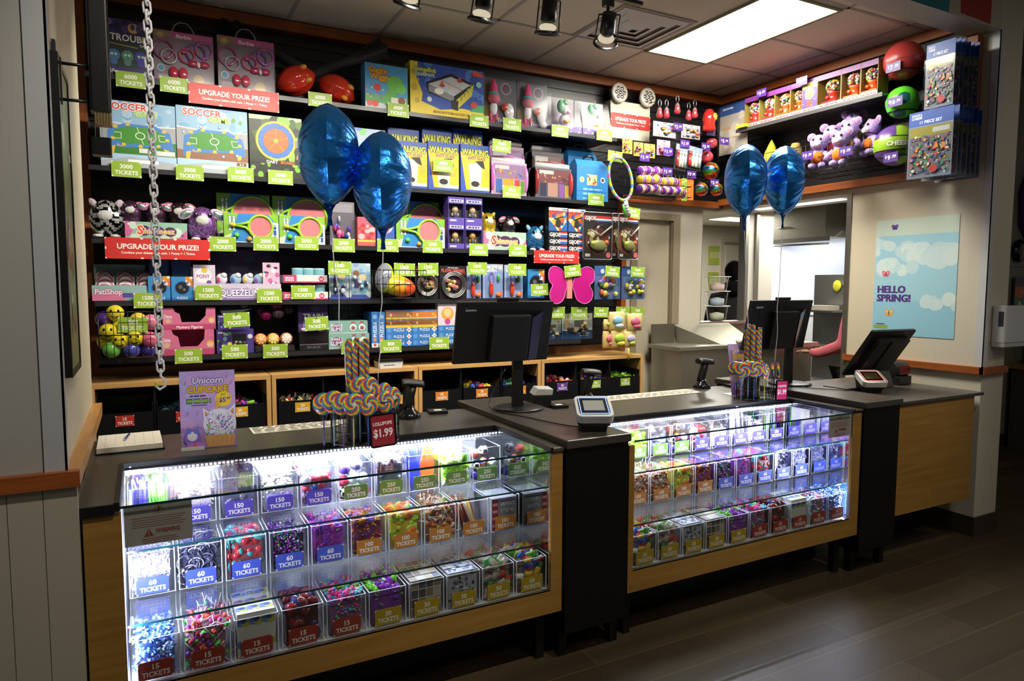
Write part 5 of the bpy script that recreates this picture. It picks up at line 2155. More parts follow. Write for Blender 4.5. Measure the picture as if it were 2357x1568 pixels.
def unicorn_pack(b, lab):
 w, h = b[1] - b[0], b[3] - b[2]
 t = thing('unicorn_pack', lab, 'toy pack', ((b[0] + b[1]) / 2, 4.5, b[2]), group='white unicorn toy packs')
 mb = MB('card')
 mb.box(-w / 2, w / 2, .12, .126, 0, h, '#8a8690')
 f = mb.face((-w / 2, .12, 0), X, Z, w, h)
 f.rect(0, 0, 1, 1, '#a8a0a6').disc(.15, .82, .13, '#8a8890').rect(.6, .45, .95, .85, '#c8a0ac').rect(0, 0, 1, .12, '#7a5ab0')
 mb.box(-w / 2, w / 2, 0, .12, 0, .045, '#8a74b8')
 f = mb.face((-w / 2, 0, 0), X, Z, w, .045)
 f.rect(0, 0, 1, 1, '#7a62ac').blobs(12, ['#e8e4f0', '#b8a8d8', '#d8c8e8'], 0, 0, 1, 1, .1, .3, 5)
 mb.build('tray_card', t)
 mb = MB('gloss')
 mb.ell((.05 * w, .06, .36 * h), (.05, .03, .045), '#e6e2e4', 14, 9)
 mb.ell((.0 * w, .045, .62 * h), (.034, .03, .04), '#e6e2e4', 14, 9)
 mb.ell((.09 * w, .03, .57 * h), (.024, .02, .018), '#e6e2e4', 10, 7)
 for s in (-.03, .0, .045):
  mb.cyl((.05 * w + s, .055, .2 * h), (.05 * w + s, .055, .05), .012, '#e6e2e4', 8)
 mb.build('unicorn', t)
 mb = MB('gloss')
 mb.ell((-.12 * w, .045, .7 * h), (.034, .026, .05), '#8ccba4', 12, 8)
 mb.ell((.0, .035, .8 * h), (.03, .02, .02), '#8ccba4', 10, 6)
 mb.lathe([(.008, 0), (.001, .05)], '#d8b04a', 8, o=(.02 * w, .045, .82 * h))
 mb.tube([(-.1 * w, .02, .3 * h), (.0, .01, .26 * h), (.12 * w, .02, .3 * h)], .01, '#d89a3a', 6)
 mb.build('mane', t)
 mb = MB('blister')
 mb.add([(-w / 2, 0, .045), (w / 2, 0, .045), (w / 2, .05, h * .95), (-w / 2, .05, h * .95)], [(0, 1, 2, 3)], '#ffffff')
 mb.add([(w / 2, 0, .045), (w / 2, .12, .045), (w / 2, .12, h), (w / 2, .05, h * .95)], [(0, 1, 2, 3)], '#ffffff')
 mb.build('clear_front', t)


unicorn_pack((2.741, 3.001, 2.81, 3.088), 'purple trayed pack with a white unicorn toy, left of the two')
unicorn_pack((3.009, 3.277, 2.81, 3.087), 'purple trayed pack with a white unicorn toy, right of the two')

# ------------------------------------------------------------------ second shelf


def soccer_art(brown):
 def art(f):
  f.rect(0, 0, 1, 1, '#7fa6c4').rect(0, .62, 1, 1, '#8ab2d0').blobs(18, ['#a8c6da', '#76a4c8', '#bcd0dc'], 0, .6, 1, 1, .03, .09, 5)
  f.rect(0, .3, 1, .66, '#9da0a4')
  for k in range(14):
   f.line([(k / 13, .36), (k / 13 - .02, .66)], .004, '#868a90')
  f.line([(0, .68), (.5, .63), (1, .66)], .02, '#d8dade')
  f.poly([(0, .2), (1, .2), (1, .42), (.7, .34), (.3, .3), (0, .34)], '#8a6048' if brown else '#36782c')
  f.rect(0, 0, 1, .2, '#aab2b9').poly([(0, .08), (.4, .16), (1, .1), (1, .19), (0, .2)], '#a8cbe6').rect(.35, .07, .75, .12, '#eef2f4')
  f.poly([(.1, .55), (.3, .66), (.72, .66), (.92, .56), (.97, .3), (.86, .26), (.8, .34), (.3, .30), (.22, .36), (.16, .22), (.08, .24)], '#3f7cc0')
  f.poly([(.18, .55), (.34, .62), (.68, .62), (.84, .54), (.86, .42), (.7, .36), (.3, .36), (.17, .43)], '#3f8a2e')
  f.line([(.48, .62), (.56, .36)], .008, '#e2ecd8').disc(.52, .49, .07, '#e2ecd8', ry=.055).disc(.52, .49, .058, '#3f8a2e', ry=.044)
  f.line([(.18, .52), (.27, .52), (.27, .43), (.18, .43)], .008, '#e2ecd8').line([(.85, .52), (.76, .52), (.78, .43), (.85, .43)], .008, '#e2ecd8')
  for a, b in ((.2, .6), (.36, .645), (.66, .645), (.84, .58), (.3, .335), (.52, .325), (.76, .345), (.16, .42), (.88, .45)):
   f.poly([(a - .03, b - .015), (a + .03, b - .015), (a + .02, b + .03), (a - .02, b + .03)], '#d9b43a')
  f.poly([(.12, .3), (.19, .32), (.17, .2), (.12, .2)], '#d9b43a').poly([(.83, .32), (.9, .3), (.9, .24), (.85, .22)], '#d9b43a')
  f.text('SOCCER', .36, .92, .105, '#d03a34', .56, out='#f0ece8').text('GAME', .6, .83, .085, '#8fbf3a', .4, out='#d8e8c8')
  if brown:
   f.disc(.8, .85, .03, '#5fa03a').disc(.9, .82, .025, '#5fa03a').rect(.83, .14, .97, .19, '#7a4a2a').text('2-4', .9, .165, .035, '#e8dcc8', .1)
   for a, b in ((.1, .6), (.64, .27), (.84, .3), (.34, .7), (.6, .72)):
    f.disc(a, b, .025, '#3a6ab0').disc(a, b, .018, '#c8d8e8')
  else:
   f.rect(.5, .23, .66, .3, '#d8dad8').rect(.72, .21, .98, .28, '#d8dad8')
 return art


carton('soccer_game_box', 'white and blue table soccer game box, left one partly behind the black pole', 'box', (-0.18, 0.198, 2.31, 2.672), .08, '#a8c0d0', soccer_art(False))
carton('soccer_game_box', 'white and blue table soccer game box with brown floor, right one', 'box', (0.202, 0.589, 2.31, 2.685), .08, '#a8c0d0', soccer_art(True))


def dart_art(f):
 f.rect(0, 0, 1, 1, '#26301f').rect(0, .93, 1, 1, '#b8c8a0').blobs(26, ['#5f9a2a', '#86b84a', '#3a5a24', '#1c2418', '#4a7a28'], 0, .3, 1, .93, .05, .13, 6)
 f.rect(0, 0, 1, .26, '#1d211a').blobs(16, ['#6fae2e', '#3f5f24', '#8ac040', '#23281e'], 0, 0, 1, .24, .02, .07, 8)
 f.disc(.5, .6, .32, '#d8bc30', n=36).disc(.5, .6, .285, '#2f62b4', n=36)
 for k in range(10):
  a = k * PI / 5
  f.line([(.5 + .2 * math.cos(a) * f.h / f.w, .6 + .2 * math.sin(a)), (.5 + .28 * math.cos(a) * f.h / f.w, .6 + .28 * math.sin(a))], .006, '#c8d0d8')
 for r_ in (.265, .245, .225):
  f.disc(.5, .6, r_, '#4a7cc4', n=36).disc(.5, .6, r_ - .008, '#2f62b4', n=36)
 f.disc(.5, .6, .2, '#d8622a', n=36)
 for k in range(5):
  a = PI / 2 + k * 2 * PI / 5
  f.line([(.5, .6), (.5 + .2 * math.cos(a) * f.h / f.w, .6 + .2 * math.sin(a))], .005, '#e8a05a')
 f.disc(.5, .6, .035, '#5fae2e').disc(.5, .6, .018, '#d8d83a')
 f.rect(0, .23, 1, .285, '#20241c')
 f.text('DART', .42, .258, .05, '#e6e4da', .24).text('BOARD', .72, .258, .05, '#d8682a', .3)
 f.poly([(.86, .5), (1, .56), (1, .7), (.86, .62)], '#8a7a70').poly([(.88, .32), (1, .36), (1, .44), (.9, .4)], '#a08468')


carton('dart_board_box', 'dark green dart board box with a round orange and blue target', 'box', (0.598, 0.908, 2.31, 2.681), .06, '#2a3320', dart_art)
carton('toy_box', 'colourful box mostly hidden behind the left pair of balloons', 'box', (1.113, 1.466, 2.31, 2.682), .08, '#8a9ac0',
 lambda f: f.rect(0, 0, 1, 1, '#9fb4d8').blobs(36, ['#e87a4a', '#e8c84a', '#6a8ad8', '#d8d8e8', '#7ac06a', '#c86a9a'], 0, .2, 1, 1, .03, .09, 7), yf=4.56)


def glass_art(f):
 f.rect(0, 0, 1, 1, '#e0b02c').poly([(0, 1), (1, 1), (1, .8), (.8, .86), (.6, .78), (.4, .86), (.2, .78), (0, .84)], '#2c4c9c')
 f.poly([(0, 0), (.2, 0), (.08, .5), (0, .8)], '#2c4c9c').rect(0, 0, 1, .05, '#2c4c9c')
 f.text('WALKING', .5, .84, .13, '#d6d83a', .9, out='#3a4a1c').text('SHOT GLASS', .55, .72, .06, '#5a3a7a', .6)
 f.poly([(.26, .6), (.74, .64), (.68, .1), (.34, .06)], '#c9c6ba').disc(.5, .1, .09, '#b8b4a4', ry=.05)
 f.poly([(.5, .66), (.78, .68), (.84, .5), (.7, .54)], '#1c1c1e')
 f.disc(.42, .46, .06, '#e6e2d6').disc(.56, .5, .06, '#e6e2d6').disc(.5, .38, .05, '#d4cfc0').disc(.5, .18, .1, '#1e1c1c', ry=.06)
 f.rect(.55, .05, .97, .12, '#e4dfd0')
 for k in range(4):
  f.line([(.78, .3 + k * .05), (.92, .33 + k * .05)], .008, '#a87a20')


for b, lab in (((1.518, 1.742, 2.31, 2.73), 'rear yellow and blue novelty glass box, left of the back row'), ((1.767, 1.992, 2.31, 2.757), 'rear yellow and blue novelty glass box, middle of the back row'),
   ((2.002, 2.234, 2.31, 2.779), 'rear yellow and blue novelty glass box, right of the back row')):
 carton('novelty_glass_box', lab, 'box', b, .09, '#2c4c9c', glass_art, 4.66, 'yellow novelty glass boxes')
for b, lab in (((1.507, 1.745, 2.31, 2.618), 'front yellow novelty glass box partly behind the right balloon'), ((1.751, 1.98, 2.31, 2.635), 'front yellow novelty glass box with the hanging tag'),
   ((1.994, 2.22, 2.31, 2.641), 'front yellow novelty glass box, rightmost beside the pink craft case')):
 carton('novelty_glass_box', lab, 'box', b, .11, '#2c4c9c', glass_art, 4.51, 'yellow novelty glass boxes')


def craft_case(b, yf, lab, body, end, cols):
 w, h = b[1] - b[0], b[3] - b[2]
 t = thing('craft_case', lab, 'craft case', ((b[0] + b[1]) / 2, yf, b[2]), group='clear fronted craft cases')
 mb = MB('gloss')
 mb.box(-w / 2, w / 2, .02, .13, 0, h * .86, cols[0])
 f = mb.face((-w / 2, .02, 0), X, Z, w, h * .86)
 f.rect(.0, 0, 1, 1, cols[0]).rect(.05, .5, .95, .92, cols[1]).rect(.12, .05, .3, .48, cols[2]).rect(.34, .05, .62, .5, cols[3]).rect(.66, .05, .8, .48, cols[4]).rect(.82, .05, .93, .45, cols[5])
 f.rect(.1, .78, .5, .9, '#d8d8d4').blobs(26, cols[1:], .06, .5, .94, .8, .02, .05, 9)
 mb.build('craft_supplies', t)
 mb = MB('blister')
 mb.box(-w / 2 + .01, w / 2 - .01, .0, .018, .01, h * .8, '#ffffff')
 mb.build('clear_front', t)
 for s, c in ((-1, body), (1, end)):
  mb = MB('gloss')
  x = s * w / 2
  mb.loft([[(x - s * .014 * k, .065 + .075 * math.cos(a), h * .43 + h * .43 * math.sin(a)) for a in [i * PI / 9 for i in range(18)]] for k in (0, 1)], c)
  mb.build('end_panel', t)
 mb = MB('gloss')
 mb.cyl((-w / 2 + .01, .05, h * .92), (w / 2 - .01, .05, h * .92), .022, '#c9c9c8', 12)
 mb.build('roll', t)
 mb = MB('gloss')
 mb.tube([(-w / 2 + .005, .06, h * .8), (-w / 2 + .02, .06, h), (0, .06, h + .012), (w / 2 - .02, .06, h), (w / 2 - .005, .06, h * .8)], .006, body, 6)
 mb.build('handle', t)


PK = ['#c8a8c0', '#a88ab0', '#5a7ab8', '#d8b04a', '#d85a4a', '#7ab04a']
GR = ['#6a6a72', '#8a5a5a', '#4a4a5a', '#c89a8a', '#9a6ab0', '#d8a85a']
craft_case((2.315, 2.603, 2.31, 2.762), 4.68, 'rear pink craft case with a silver roll', '#c07ab8', '#c07ab8', PK)
craft_case((2.24, 2.529, 2.31, 2.585), 4.5, 'front pink craft case with a silver roll', '#c56ab8', '#cf86c2', PK)
craft_case((2.679, 2.962, 2.31, 2.752), 4.68, 'rear grey craft case with red ends', '#4a4648', '#b83a38', GR)
craft_case((2.607, 2.92, 2.31, 2.574), 4.5, 'front grey craft case with red ends', '#8a3234', '#c8403c', GR)


def carry_art(f):
 f.rect(0, 0, 1, 1, '#2f7fc4').rect(0, .26, 1, .28, '#1f62a0').rect(0, .12, 1, .135, '#1f62a0')
 f.words(.5, .33, .6, .05, '#8ac0e8').words(.5, .2, .6, .05, '#8ac0e8').words(.5, .06, .6, .045, '#8ac0e8')
 f.disc(.16, .6, .08, '#d8d8d0').disc(.16, .6, .05, '#d8a04a').disc(.82, .62, .08, '#d8d8d0').disc(.82, .62, .05, '#3a3a48').rect(.32, .45, .64, .76, '#c8b890')
 f.blobs(14, ['#d85a3a', '#5a8a3a', '#e8d8a0', '#3a3a48'], .34, .47, .62, .74, .015, .04, 3)


for b, yf, lab in (((2.995, 3.269, 2.31, 2.756), 4.68, 'rear blue carry carton on the second shelf'), ((2.959, 3.252, 2.31, 2.63), 4.5, 'front blue carry carton with a black handle')):
 w, h = b[1] - b[0], b[3] - b[2]
 t = thing('carry_carton', lab, 'carton', ((b[0] + b[1]) / 2, yf, b[2]), group='blue carry cartons')
 mb = MB('card')
 hh = h * .82
 mb.box(-w / 2, w / 2, 0, .14, 0, hh, '#2a72b4')
 mb.loft([[(-w / 2, 0, hh), (w / 2, 0, hh), (w / 2, .14, hh), (-w / 2, .14, hh)], [(-w / 2 + .02, .06, h), (w / 2 - .02, .06, h), (w / 2 - .02, .08, h), (-w / 2 + .02, .08, h)]], '#2f7fc4', smooth=False)
 carry_art(mb.face((-w / 2, 0, 0), X, Z, w, hh))
 mb.build('body', t)
 mb = MB('gloss')
 mb.tube([(-.05, .07, h - .01), (-.04, .06, h + .02), (0, .055, h + .03), (.04, .06, h + .02), (.05, .07, h - .01)], .008, '#17181a', 6)
 mb.build('handle', t)

# toy racket hung at the end of the second shelf
a = (3.266, 4.36, 2.471)
t = thing('toy_racket', 'long rainbow rimmed toy racket hanging at the end of the second shelf', 'racket', a)
q = Matrix.Rotation(-.30, 4, 'Y') @ Matrix.Rotation(-.15, 4, 'Z')
RBW = ['#d8c83a', '#8ac0d8', '#c86aa8', '#7ab86a', '#d8d83a', '#5a8ac8']
mb = MB('gloss')
mb.M = q
mb.tube([(.095 * math.cos(i * PI / 16), 0, .165 * math.sin(i * PI / 16)) for i in range(32)], .012, RBW, 8, closed=True)
mb.build('rim', t)
mb = MB('blister')
mb.M = q
mb.add([(.09 * math.cos(i * PI / 12), 0, .16 * math.sin(i * PI / 12)) for i in range(24)], [tuple(range(24))], '#ffffff', 'net_mesh')
mb.build('net', t)
mb = MB('gloss')
mb.M = q
mb.cyl((0, 0, -.17), (0, 0, -.29), .017, '#d8d8d4', 12)
mb.cyl((-.028, 0, -.19), (-.028, 0, -.29), .010, '#4aa04a', 10)
for k in range(4):
 mb.cyl((0, -.0005, -.2 - k * .022), (0, -.0005, -.207 - k * .022), .0178, '#7a7a80', 12)
mb.build('handle', t)
mb = MB('satin')
mb.tube([(0, .0, .16), (0, .1, .19), (0, .5, .19)], .003, '#1c1c1e', 6)
mb.build('hook', t)

# ------------------------------------------------------------------ third shelf


def plush(c, r_, col, lab, ears='ear', earcol='#d8a8b8', mat='sequin', muzzle='#c8c8c4', feet='#e4e2de', group=None, eye='#101012', y=4.58):
 """round sequin plush standing on the shelf; c = base centre"""
 t = thing('plush_toy', lab, 'plush toy', c, group=group)
 mb = MB(mat)
 if col == 'zebra':
  mb.ell((0, 0, 1.3 * r_), (r_, .85 * r_, 1.25 * r_), None, 36, 26, fn=lambda x, y, z: '#dcdcda' if math.sin(15 * z + 2.2 * math.sin(5 * math.atan2(y, x)) + 3 * x) > -.1 else '#121214')
 else:
  mb.loft([[(r_ * k * math.cos(a), r_ * .85 * k * math.sin(a), z * r_) for a in [i * PI / 10 for i in range(20)]] for k, z in ((.55, .1), (.86, .3), (1.0, .75), (.98, 1.25), (.9, 1.7), (.76, 2.05), (.5, 2.36), (.18, 2.5))], col)
 mb.build('body', t)
 mb = MB('plush')
 mb.ell((-.05 * r_, -.74 * r_, 1.45 * r_), (.46 * r_, .2 * r_, .36 * r_), muzzle, 14, 9)
 mb.build('muzzle', t)
 for s in (-1, 1):
  e = MB('gloss')
  e.ell((s * .48 * r_, -.66 * r_, 1.86 * r_), .17 * r_, eye, 12, 8)
  e.ell((s * .45 * r_, -.81 * r_, 1.92 * r_), .05 * r_, '#f0f0f0', 8, 5)
  e.build('eye', t)
  e = MB('plush')
  if ears == 'wing':
   e.M = Matrix.Translation((s * 1.05 * r_, -.2 * r_, 1.95 * r_)) @ Matrix.Rotation(s * .5, 4, 'Y')
   e.ell((0, 0, 0), (.62 * r_, .12 * r_, .36 * r_), earcol, 14, 8)
   e.ell((s * .04 * r_, -.08 * r_, 0), (.44 * r_, .09 * r_, .24 * r_), '#b8d8cc', 12, 7, 'foil')
  else:
   e.M = Matrix.Translation((s * .72 * r_, 0, 2.3 * r_)) @ Matrix.Rotation(s * .6, 4, 'Y')
   e.ell((0, 0, 0), (.22 * r_, .14 * r_, .36 * r_), earcol, 12, 8)
  e.build('ear', t)
  e = MB('plush')
  e.ell((s * .5 * r_, -.5 * r_, .14 * r_), (.32 * r_, .36 * r_, .14 * r_), feet, 12, 7)
  e.build('foot', t)
 return t


zC = 1.912
c = (-0.17, 4.56, 1.914)
plush((c[0], 4.60, zC), .086, 'zebra', 'black and white sequin plush at the left end of the third shelf', 'ear', '#c8b8c4')
c = (0.331, 4.56, 1.931)
plush((c[0], 4.60, zC), .083, '#9a6ab0', 'purple sequin plush standing right of the striped toy tray', 'wing', '#d8b8d0')
c = (0.349, 4.7, 2.147)
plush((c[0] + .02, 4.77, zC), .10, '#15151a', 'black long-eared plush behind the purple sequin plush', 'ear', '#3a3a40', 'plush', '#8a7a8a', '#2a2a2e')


def tray_art(txt, c1, c2):
 def art(f):
  f.rect(0, 0, 1, 1, c1).poly([(0, 1), (.2, 1), (.08, .2), (0, .1)], c2).poly([(1, 0), (.8, 0), (1, .6)], c2)
  f.blobs(8, ['#b8d8c0', '#c8dccc'], .1, .1, .9, .9, .1, .3, 3)
  f.disc(.5, .48, .42, '#4a2a4a', ry=.3).disc(.3, .5, .34, '#4a2a4a', ry=.3).disc(.72, .46, .34, '#4a2a4a', ry=.28)
  f.text(txt[0], .24, .55, .5, '#e0463c', .14, out='#f0d8b0').text(txt[1:], .55, .5, .32, '#d8c83a', .5, out='#a86ac0')
  f.disc(.06, .86, .06, '#f0e8e4').disc(.92, .25, .1, '#8a5a90')
 return art


def toy_tray(b, lab, art, side, back=None):
 """display tray of card: a low printed front with a well behind it"""
 w, h = b[1] - b[0], b[3] - b[2]
 t = thing('display_tray', lab, 'tray', ((b[0] + b[1]) / 2, 4.5, b[2]))
 mb = MB('card')
 mb.box(-w / 2, w / 2, 0, .004, 0, h, side)
 art(mb.face((-w / 2, 0, 0), X, Z, w, h))
 mb.build('front_panel', t)
 mb = MB('card')
 mb.box(-w / 2, -w / 2 + .004, .004, .25, 0, h, side)
 mb.box(w / 2 - .004, w / 2, .004, .25, 0, h, side)
 mb.box(-w / 2, w / 2, .25, .254, 0, back or h, side)
 mb.box(-w / 2 + .004, w / 2 - .004, .004, .25, h - .012, h - .008, side)
 mb.build('tray_body', t)
 return t


b = (-0.078, 0.241, 1.91, 2.008)
toy_tray(b, 'teal and pink plush display tray left on the third shelf', tray_art('Shimmeez', '#8fb8a4', '#c86a9a'), '#9ab8a8')
for k, (dx, col, ec, lab) in enumerate(((-.13, '#5a3a58', '#c86a9a', 'dark pink winged plush sitting left on the left tray'), (.0, '#4a3044', '#d87aa8', 'maroon winged plush sitting in the middle of the left tray'),
        (.125, '#3a2a30', '#c87a8a', 'dark brown winged plush sitting right on the left tray'))):
 plush(((b[0] + b[1]) / 2 + dx, 4.62 + .02 * k, b[3] - .008), .055 if k < 2 else .06, col, lab, 'wing', ec)
b = (2.167, 2.517, 1.91, 2.041)
toy_tray(b, 'teal and pink plush display tray on the right of the third shelf', tray_art('Shimmeez', '#a0b8a8', '#d86a9a'), '#a8b8a8')
plush(((b[0] + b[1]) / 2 - .09, 4.60, b[3] - .008), .06, '#d8b83a', 'yellow sequin plush sitting on the right tray', 'ear', '#d8a84a')
plush(((b[0] + b[1]) / 2 + .08, 4.60, b[3] - .008), .055, '#3a3038', 'pink and black sequin plush sitting on the right tray', 'wing', '#c86a8a')
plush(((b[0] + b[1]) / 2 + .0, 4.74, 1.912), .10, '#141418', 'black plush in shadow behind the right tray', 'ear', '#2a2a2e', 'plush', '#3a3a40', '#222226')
plush(((b[0] + b[1]) / 2 - .16, 4.73, 1.912), .08, '#a88ab0', 'lilac sequin plush half hidden behind the yellow one', 'ear', '#a88ab0')
c = (2.63, 4.56, 1.946)
plush((c[0], 4.57, zC), .075, '#3a7ab8', 'blue and white sequin plush right of the right tray', 'ear', '#8ab8d8', muzzle='#d8dce0')


def racket_box(b, yf, lab):
 w, h = b[1] - b[0], b[3] - b[2]
 t = thing('racket_box', lab, 'box', ((b[0] + b[1]) / 2, yf, b[2]), group='racket set boxes')
 mb = MB('card')
 mb.box(-w / 2, w / 2, .018, .06, 0, h, '#2f7fc0')
 f = mb.face((-w / 2, .018, 0), X, Z, w, h)
 f.rect(0, 0, 1, 1, '#2f7fc4').poly([(0, 1), (.26, 1), (.14, .3), (0, .2)], '#7fb23a').poly([(0, .2), (.14, .3), (.1, 0), (0, 0)], '#c8ccb8')
 f.poly([(.8, 1), (1, 1), (1, .6)], '#7fb23a').poly([(.82, .0), (1, .0), (1, .7), (.86, .75)], '#c8d4e4')
 f.words(.66, .11, .5, .055, '#20408a', 1).words(.66, .11, .48, .035, '#f0f2f4', 1).words(.66, .18, .5, .055, '#20408a', 1).words(.66, .18, .48, .035, '#f0f2f4', 1)
 f.words(.36, .93, .55, .05, '#2a4a9a', 1)
 f.rect(0, 0, 1, .025, '#e8e8e4')
 mb.build('carton', t)
 mb = MB('gloss')
 cx, cz, R_ = .16 * w, .55 * h, .40 * h
 mb.tube([(cx + R_ * 1.0 * math.cos(i * PI / 14), .008, cz + R_ * math.sin(i * PI / 14)) for i in range(28)], .0085, '#9cc83a', 8, closed=True)
 for s in (1, -1):
  mb.tube([(cx - R_ * .9, .008, cz + s * R_ * .45), (cx - R_ * 1.25, .008, cz + s * .18 * R_ + .1 * R_), (-.32 * w, .008, cz + .08 * R_)], .0085, '#9cc83a', 6)
 mb.cyl((-.30 * w, .008, cz + .1 * R_), (-.40 * w, .008, cz + .14 * R_), .012, '#c8c83a', 8)
 mb.build('racket', t)
 mb = MB('satin')
 mb.add([(cx + R_ * .95 * math.cos(i * PI / 12), .009, cz + R_ * .95 * math.sin(i * PI / 12)) for i in range(24)], [tuple(range(24))], '#d8787e')
 mb.build('racket_face', t)
 mb = MB('matte')
 mb.ell((-.28 * w, .01, .24 * h), .016, '#5fc04a', 12, 8)
 mb.ell((-.05 * w, .01, .12 * h), .016, '#d8a03a', 12, 8)
 mb.build('ball', t)


for b, yf, lab in (((0.422, 0.738, 1.91, 2.223), 4.68, 'rear green and blue racket set box, left stack'), ((0.443, 0.759, 1.91, 2.084), 4.5, 'front green and blue racket set box, left stack'),
    ((0.754, 1.086, 1.91, 2.225), 4.68, 'rear green and blue racket set box, second stack'), ((0.764, 1.045, 1.91, 2.086), 4.5, 'front green and blue racket set box with the glare, second stack'),
    ((1.613, 1.904, 1.91, 2.244), 4.68, 'rear green and blue racket set box right of the balloons'), ((1.522, 1.875, 1.91, 2.11), 4.5, 'front green and blue racket set box right of the balloons')):
 racket_box(b, yf, lab)


def blister_pack(b, lab, cat, card, cols, yf=4.5, name='toy_pack', depth=.03, art=None, group=None, n=7, seed=1, hang=False):
 """carded toy: card, little toys, clear bubble"""
 w, h = b[1] - b[0], b[3] - b[2]
 t = thing(name, lab, cat, ((b[0] + b[1]) / 2, yf, b[2]), group=group)
 mb = MB('card')
 mb.box(-w / 2, w / 2, depth, depth + .004, 0, h, card)
 if art:
  art(mb.face((-w / 2, depth, 0), X, Z, w, h))
 if hang:
  mb.tube([(0, depth - .02, h - .012), (0, 4.87 - yf, h - .012)], .0025, '#1c1c1e', 6, 'satin')
 mb.build('backing_card', t)
 rn = random.Random(seed)
 mb = MB('gloss')
 for i in range(n):
  mb.ell((rn.uniform(-.34, .34) * w, depth * .55, rn.uniform(.14, .62) * h), (rn.uniform(.05, .12) * w, depth * .42, rn.uniform(.05, .1) * h), rn.choice(cols), 9, 6)
 mb.build('toys', t)
 mb = MB('blister')
 mb.box(-w * .46, w * .46, 0, depth - .001, .05 * h, .74 * h, '#ffffff')
 mb.build('clear_bubble', t)
 return t


blister_pack((1.085, 1.246, 1.91, 2.193), 'clear pack with small pink and blue toy figures behind the left ribbon', 'toy pack', '#6a6470', ['#d84a8a', '#2a4ab0', '#c8c8d0', '#6a4ab0', '#d87aa8'], depth=.05, n=12, seed=4,
   art=lambda f: f.rect(0, 0, 1, 1, '#77727c').rect(0, 0, 1, .12, '#8a7ab0').rect(.1, .75, .9, .95, '#8a8690'))
carton('toy_box', 'red and pink toy box between the balloon ribbons', 'box', (1.253, 1.373, 1.91, 2.098), .07, '#b8484a', lambda f: f.rect(0, 0, 1, 1, '#c85a5c').rect(0, .7, 1, 1, '#b8586a').rect(0, .14, 1, .2, '#d8c04a').blobs(10, ['#d88a90', '#d8a8b0', '#a83a40'], .1, .22, .9, .7, .05, .12, 3))
carton('toy_box', 'pink, white and blue toy box right of the red one', 'box', (1.385, 1.504, 1.91, 2.127), .07, '#3a4a9a', lambda f: f.rect(0, 0, 1, 1, '#3a5aa8').disc(.5, .62, .22, '#d8d4e4').disc(.5, .5, .12, '#d88ab0').rect(0, 0, 1, .1, '#c83a4a').blobs(8, ['#6a8ad0', '#d8d8e8'], .1, .1, .9, .9, .04, .08, 2))


def figure_box(b, yf, lab, skin):
 w, h = b[1] - b[0], b[3] - b[2]
 t = thing('figure_box', lab, 'box', ((b[0] + b[1]) / 2, yf, b[2]), group='purple window boxes with little figures')
 mb = MB('card')
 mb.box(-w / 2, w / 2, .05, .09, 0, h, '#4a3a86')
 mb.box(-w / 2, w / 2, 0, .05, 0, h * .2, '#5a48a0')
 mb.box(-w / 2, w / 2, 0, .05, h * .74, h, '#5a48a0')
 mb.box(-w / 2, -w / 2 + .004, 0, .05, h * .2, h * .74, '#4a3a86')
 mb.box(w / 2 - .004, w / 2, 0, .05, h * .2, h * .74, '#4a3a86')
 f = mb.face((-w / 2, 0, h * .74), X, Z, w, h * .26)
 f.rect(0, 0, 1, 1, '#5a48a0').rect(.08, .2, .94, .6, '#d8d8e8').words(.5, .4, .66, .26, '#3a3a6a')
 mb.face((-w / 2, 0, 0), X, Z, w, h * .2).rect(0, 0, 1, 1, '#5a48a0').rect(.1, .3, .5, .6, '#c8c8e0')
 mb.face((-w / 2, .05, h * .2), X, Z, w, h * .54).rect(0, 0, 1, 1, '#3a4038')
 mb.build('carton', t)
 mb = MB('satin')
 mb.ell((0, .024, h * .5), (.024, .02, .024), skin, 12, 8)
 mb.ell((0, .024, h * .32), (.017, .015, .024), '#4a5a6a', 10, 7)
 mb.ell((0, .028, h * .58), (.024, .018, .016), '#3a2a20', 10, 6)
 for s in (-1, 1):
  mb.ell((s * .022, .022, h * .32), (.007, .007, .014), skin, 8, 5)
 mb.build('figure', t)
 mb = MB('blister')
 mb.add([(-w / 2, .001, h * .2), (w / 2, .001, h * .2), (w / 2, .001, h * .74), (-w / 2, .001, h * .74)], [(0, 1, 2, 3)], '#ffffff')
 mb.build('window', t)


bA = (1.895, 2.017, 1.91, 2.09)
bB = (2.024, 2.157, 1.91, 2.09)
for b, sk, lab in ((bA, '#c89a6a', 'purple window box with a little figure, bottom left of four'), (bB, '#b8803a', 'purple window box with a little figure, bottom right of four')):
 figure_box(b, 4.5, lab, sk)
 figure_box((b[0], b[1], b[3] + .0005, 2 * b[3] - b[2]), 4.5, lab.replace('bottom', 'top'), '#b89a78')


def hero_art(f):
 f.rect(0, 0, 1, 1, '#c8502a').blobs(26, ['#e87a2a', '#e8a03a', '#d83a24', '#3a6ab0', '#2a4a8a', '#f0d8a0'], 0, 0, 1, .8, .06, .16, 6)
 f.poly([(.0, 0), (.5, 0), (.2, .3), (0, .5)], '#2a5a9a').poly([(1, 0), (.6, 0), (1, .5)], '#2a5a9a')
 f.disc(.48, .5, .12, '#d8b03a').disc(.5, .34, .14, '#2a2c24', ry=.2).line([(.3, .5), (.75, .62)], .06, '#1c1c1e')
 f.rect(0, .82, 1, 1, '#e8e2da').rect(0, .82, 1, .87, '#c83030').text('GIJOE', .35, .93, .1, '#e8e4e0', .55, out='#1c1c20').rect(.7, .9, 1, .95, '#3a5a9a')


def spine_art(f):
 f.rect(0, 0, 1, 1, '#1a1a1d').rect(.62, .1, 1, .5, '#3a62b0').rect(.62, .5, 1, .66, '#e8e4e0').rect(.62, .66, 1, .9, '#c83430')
 f.text('GIJOE', .34, .5, .56, '#e4e2de', .58)


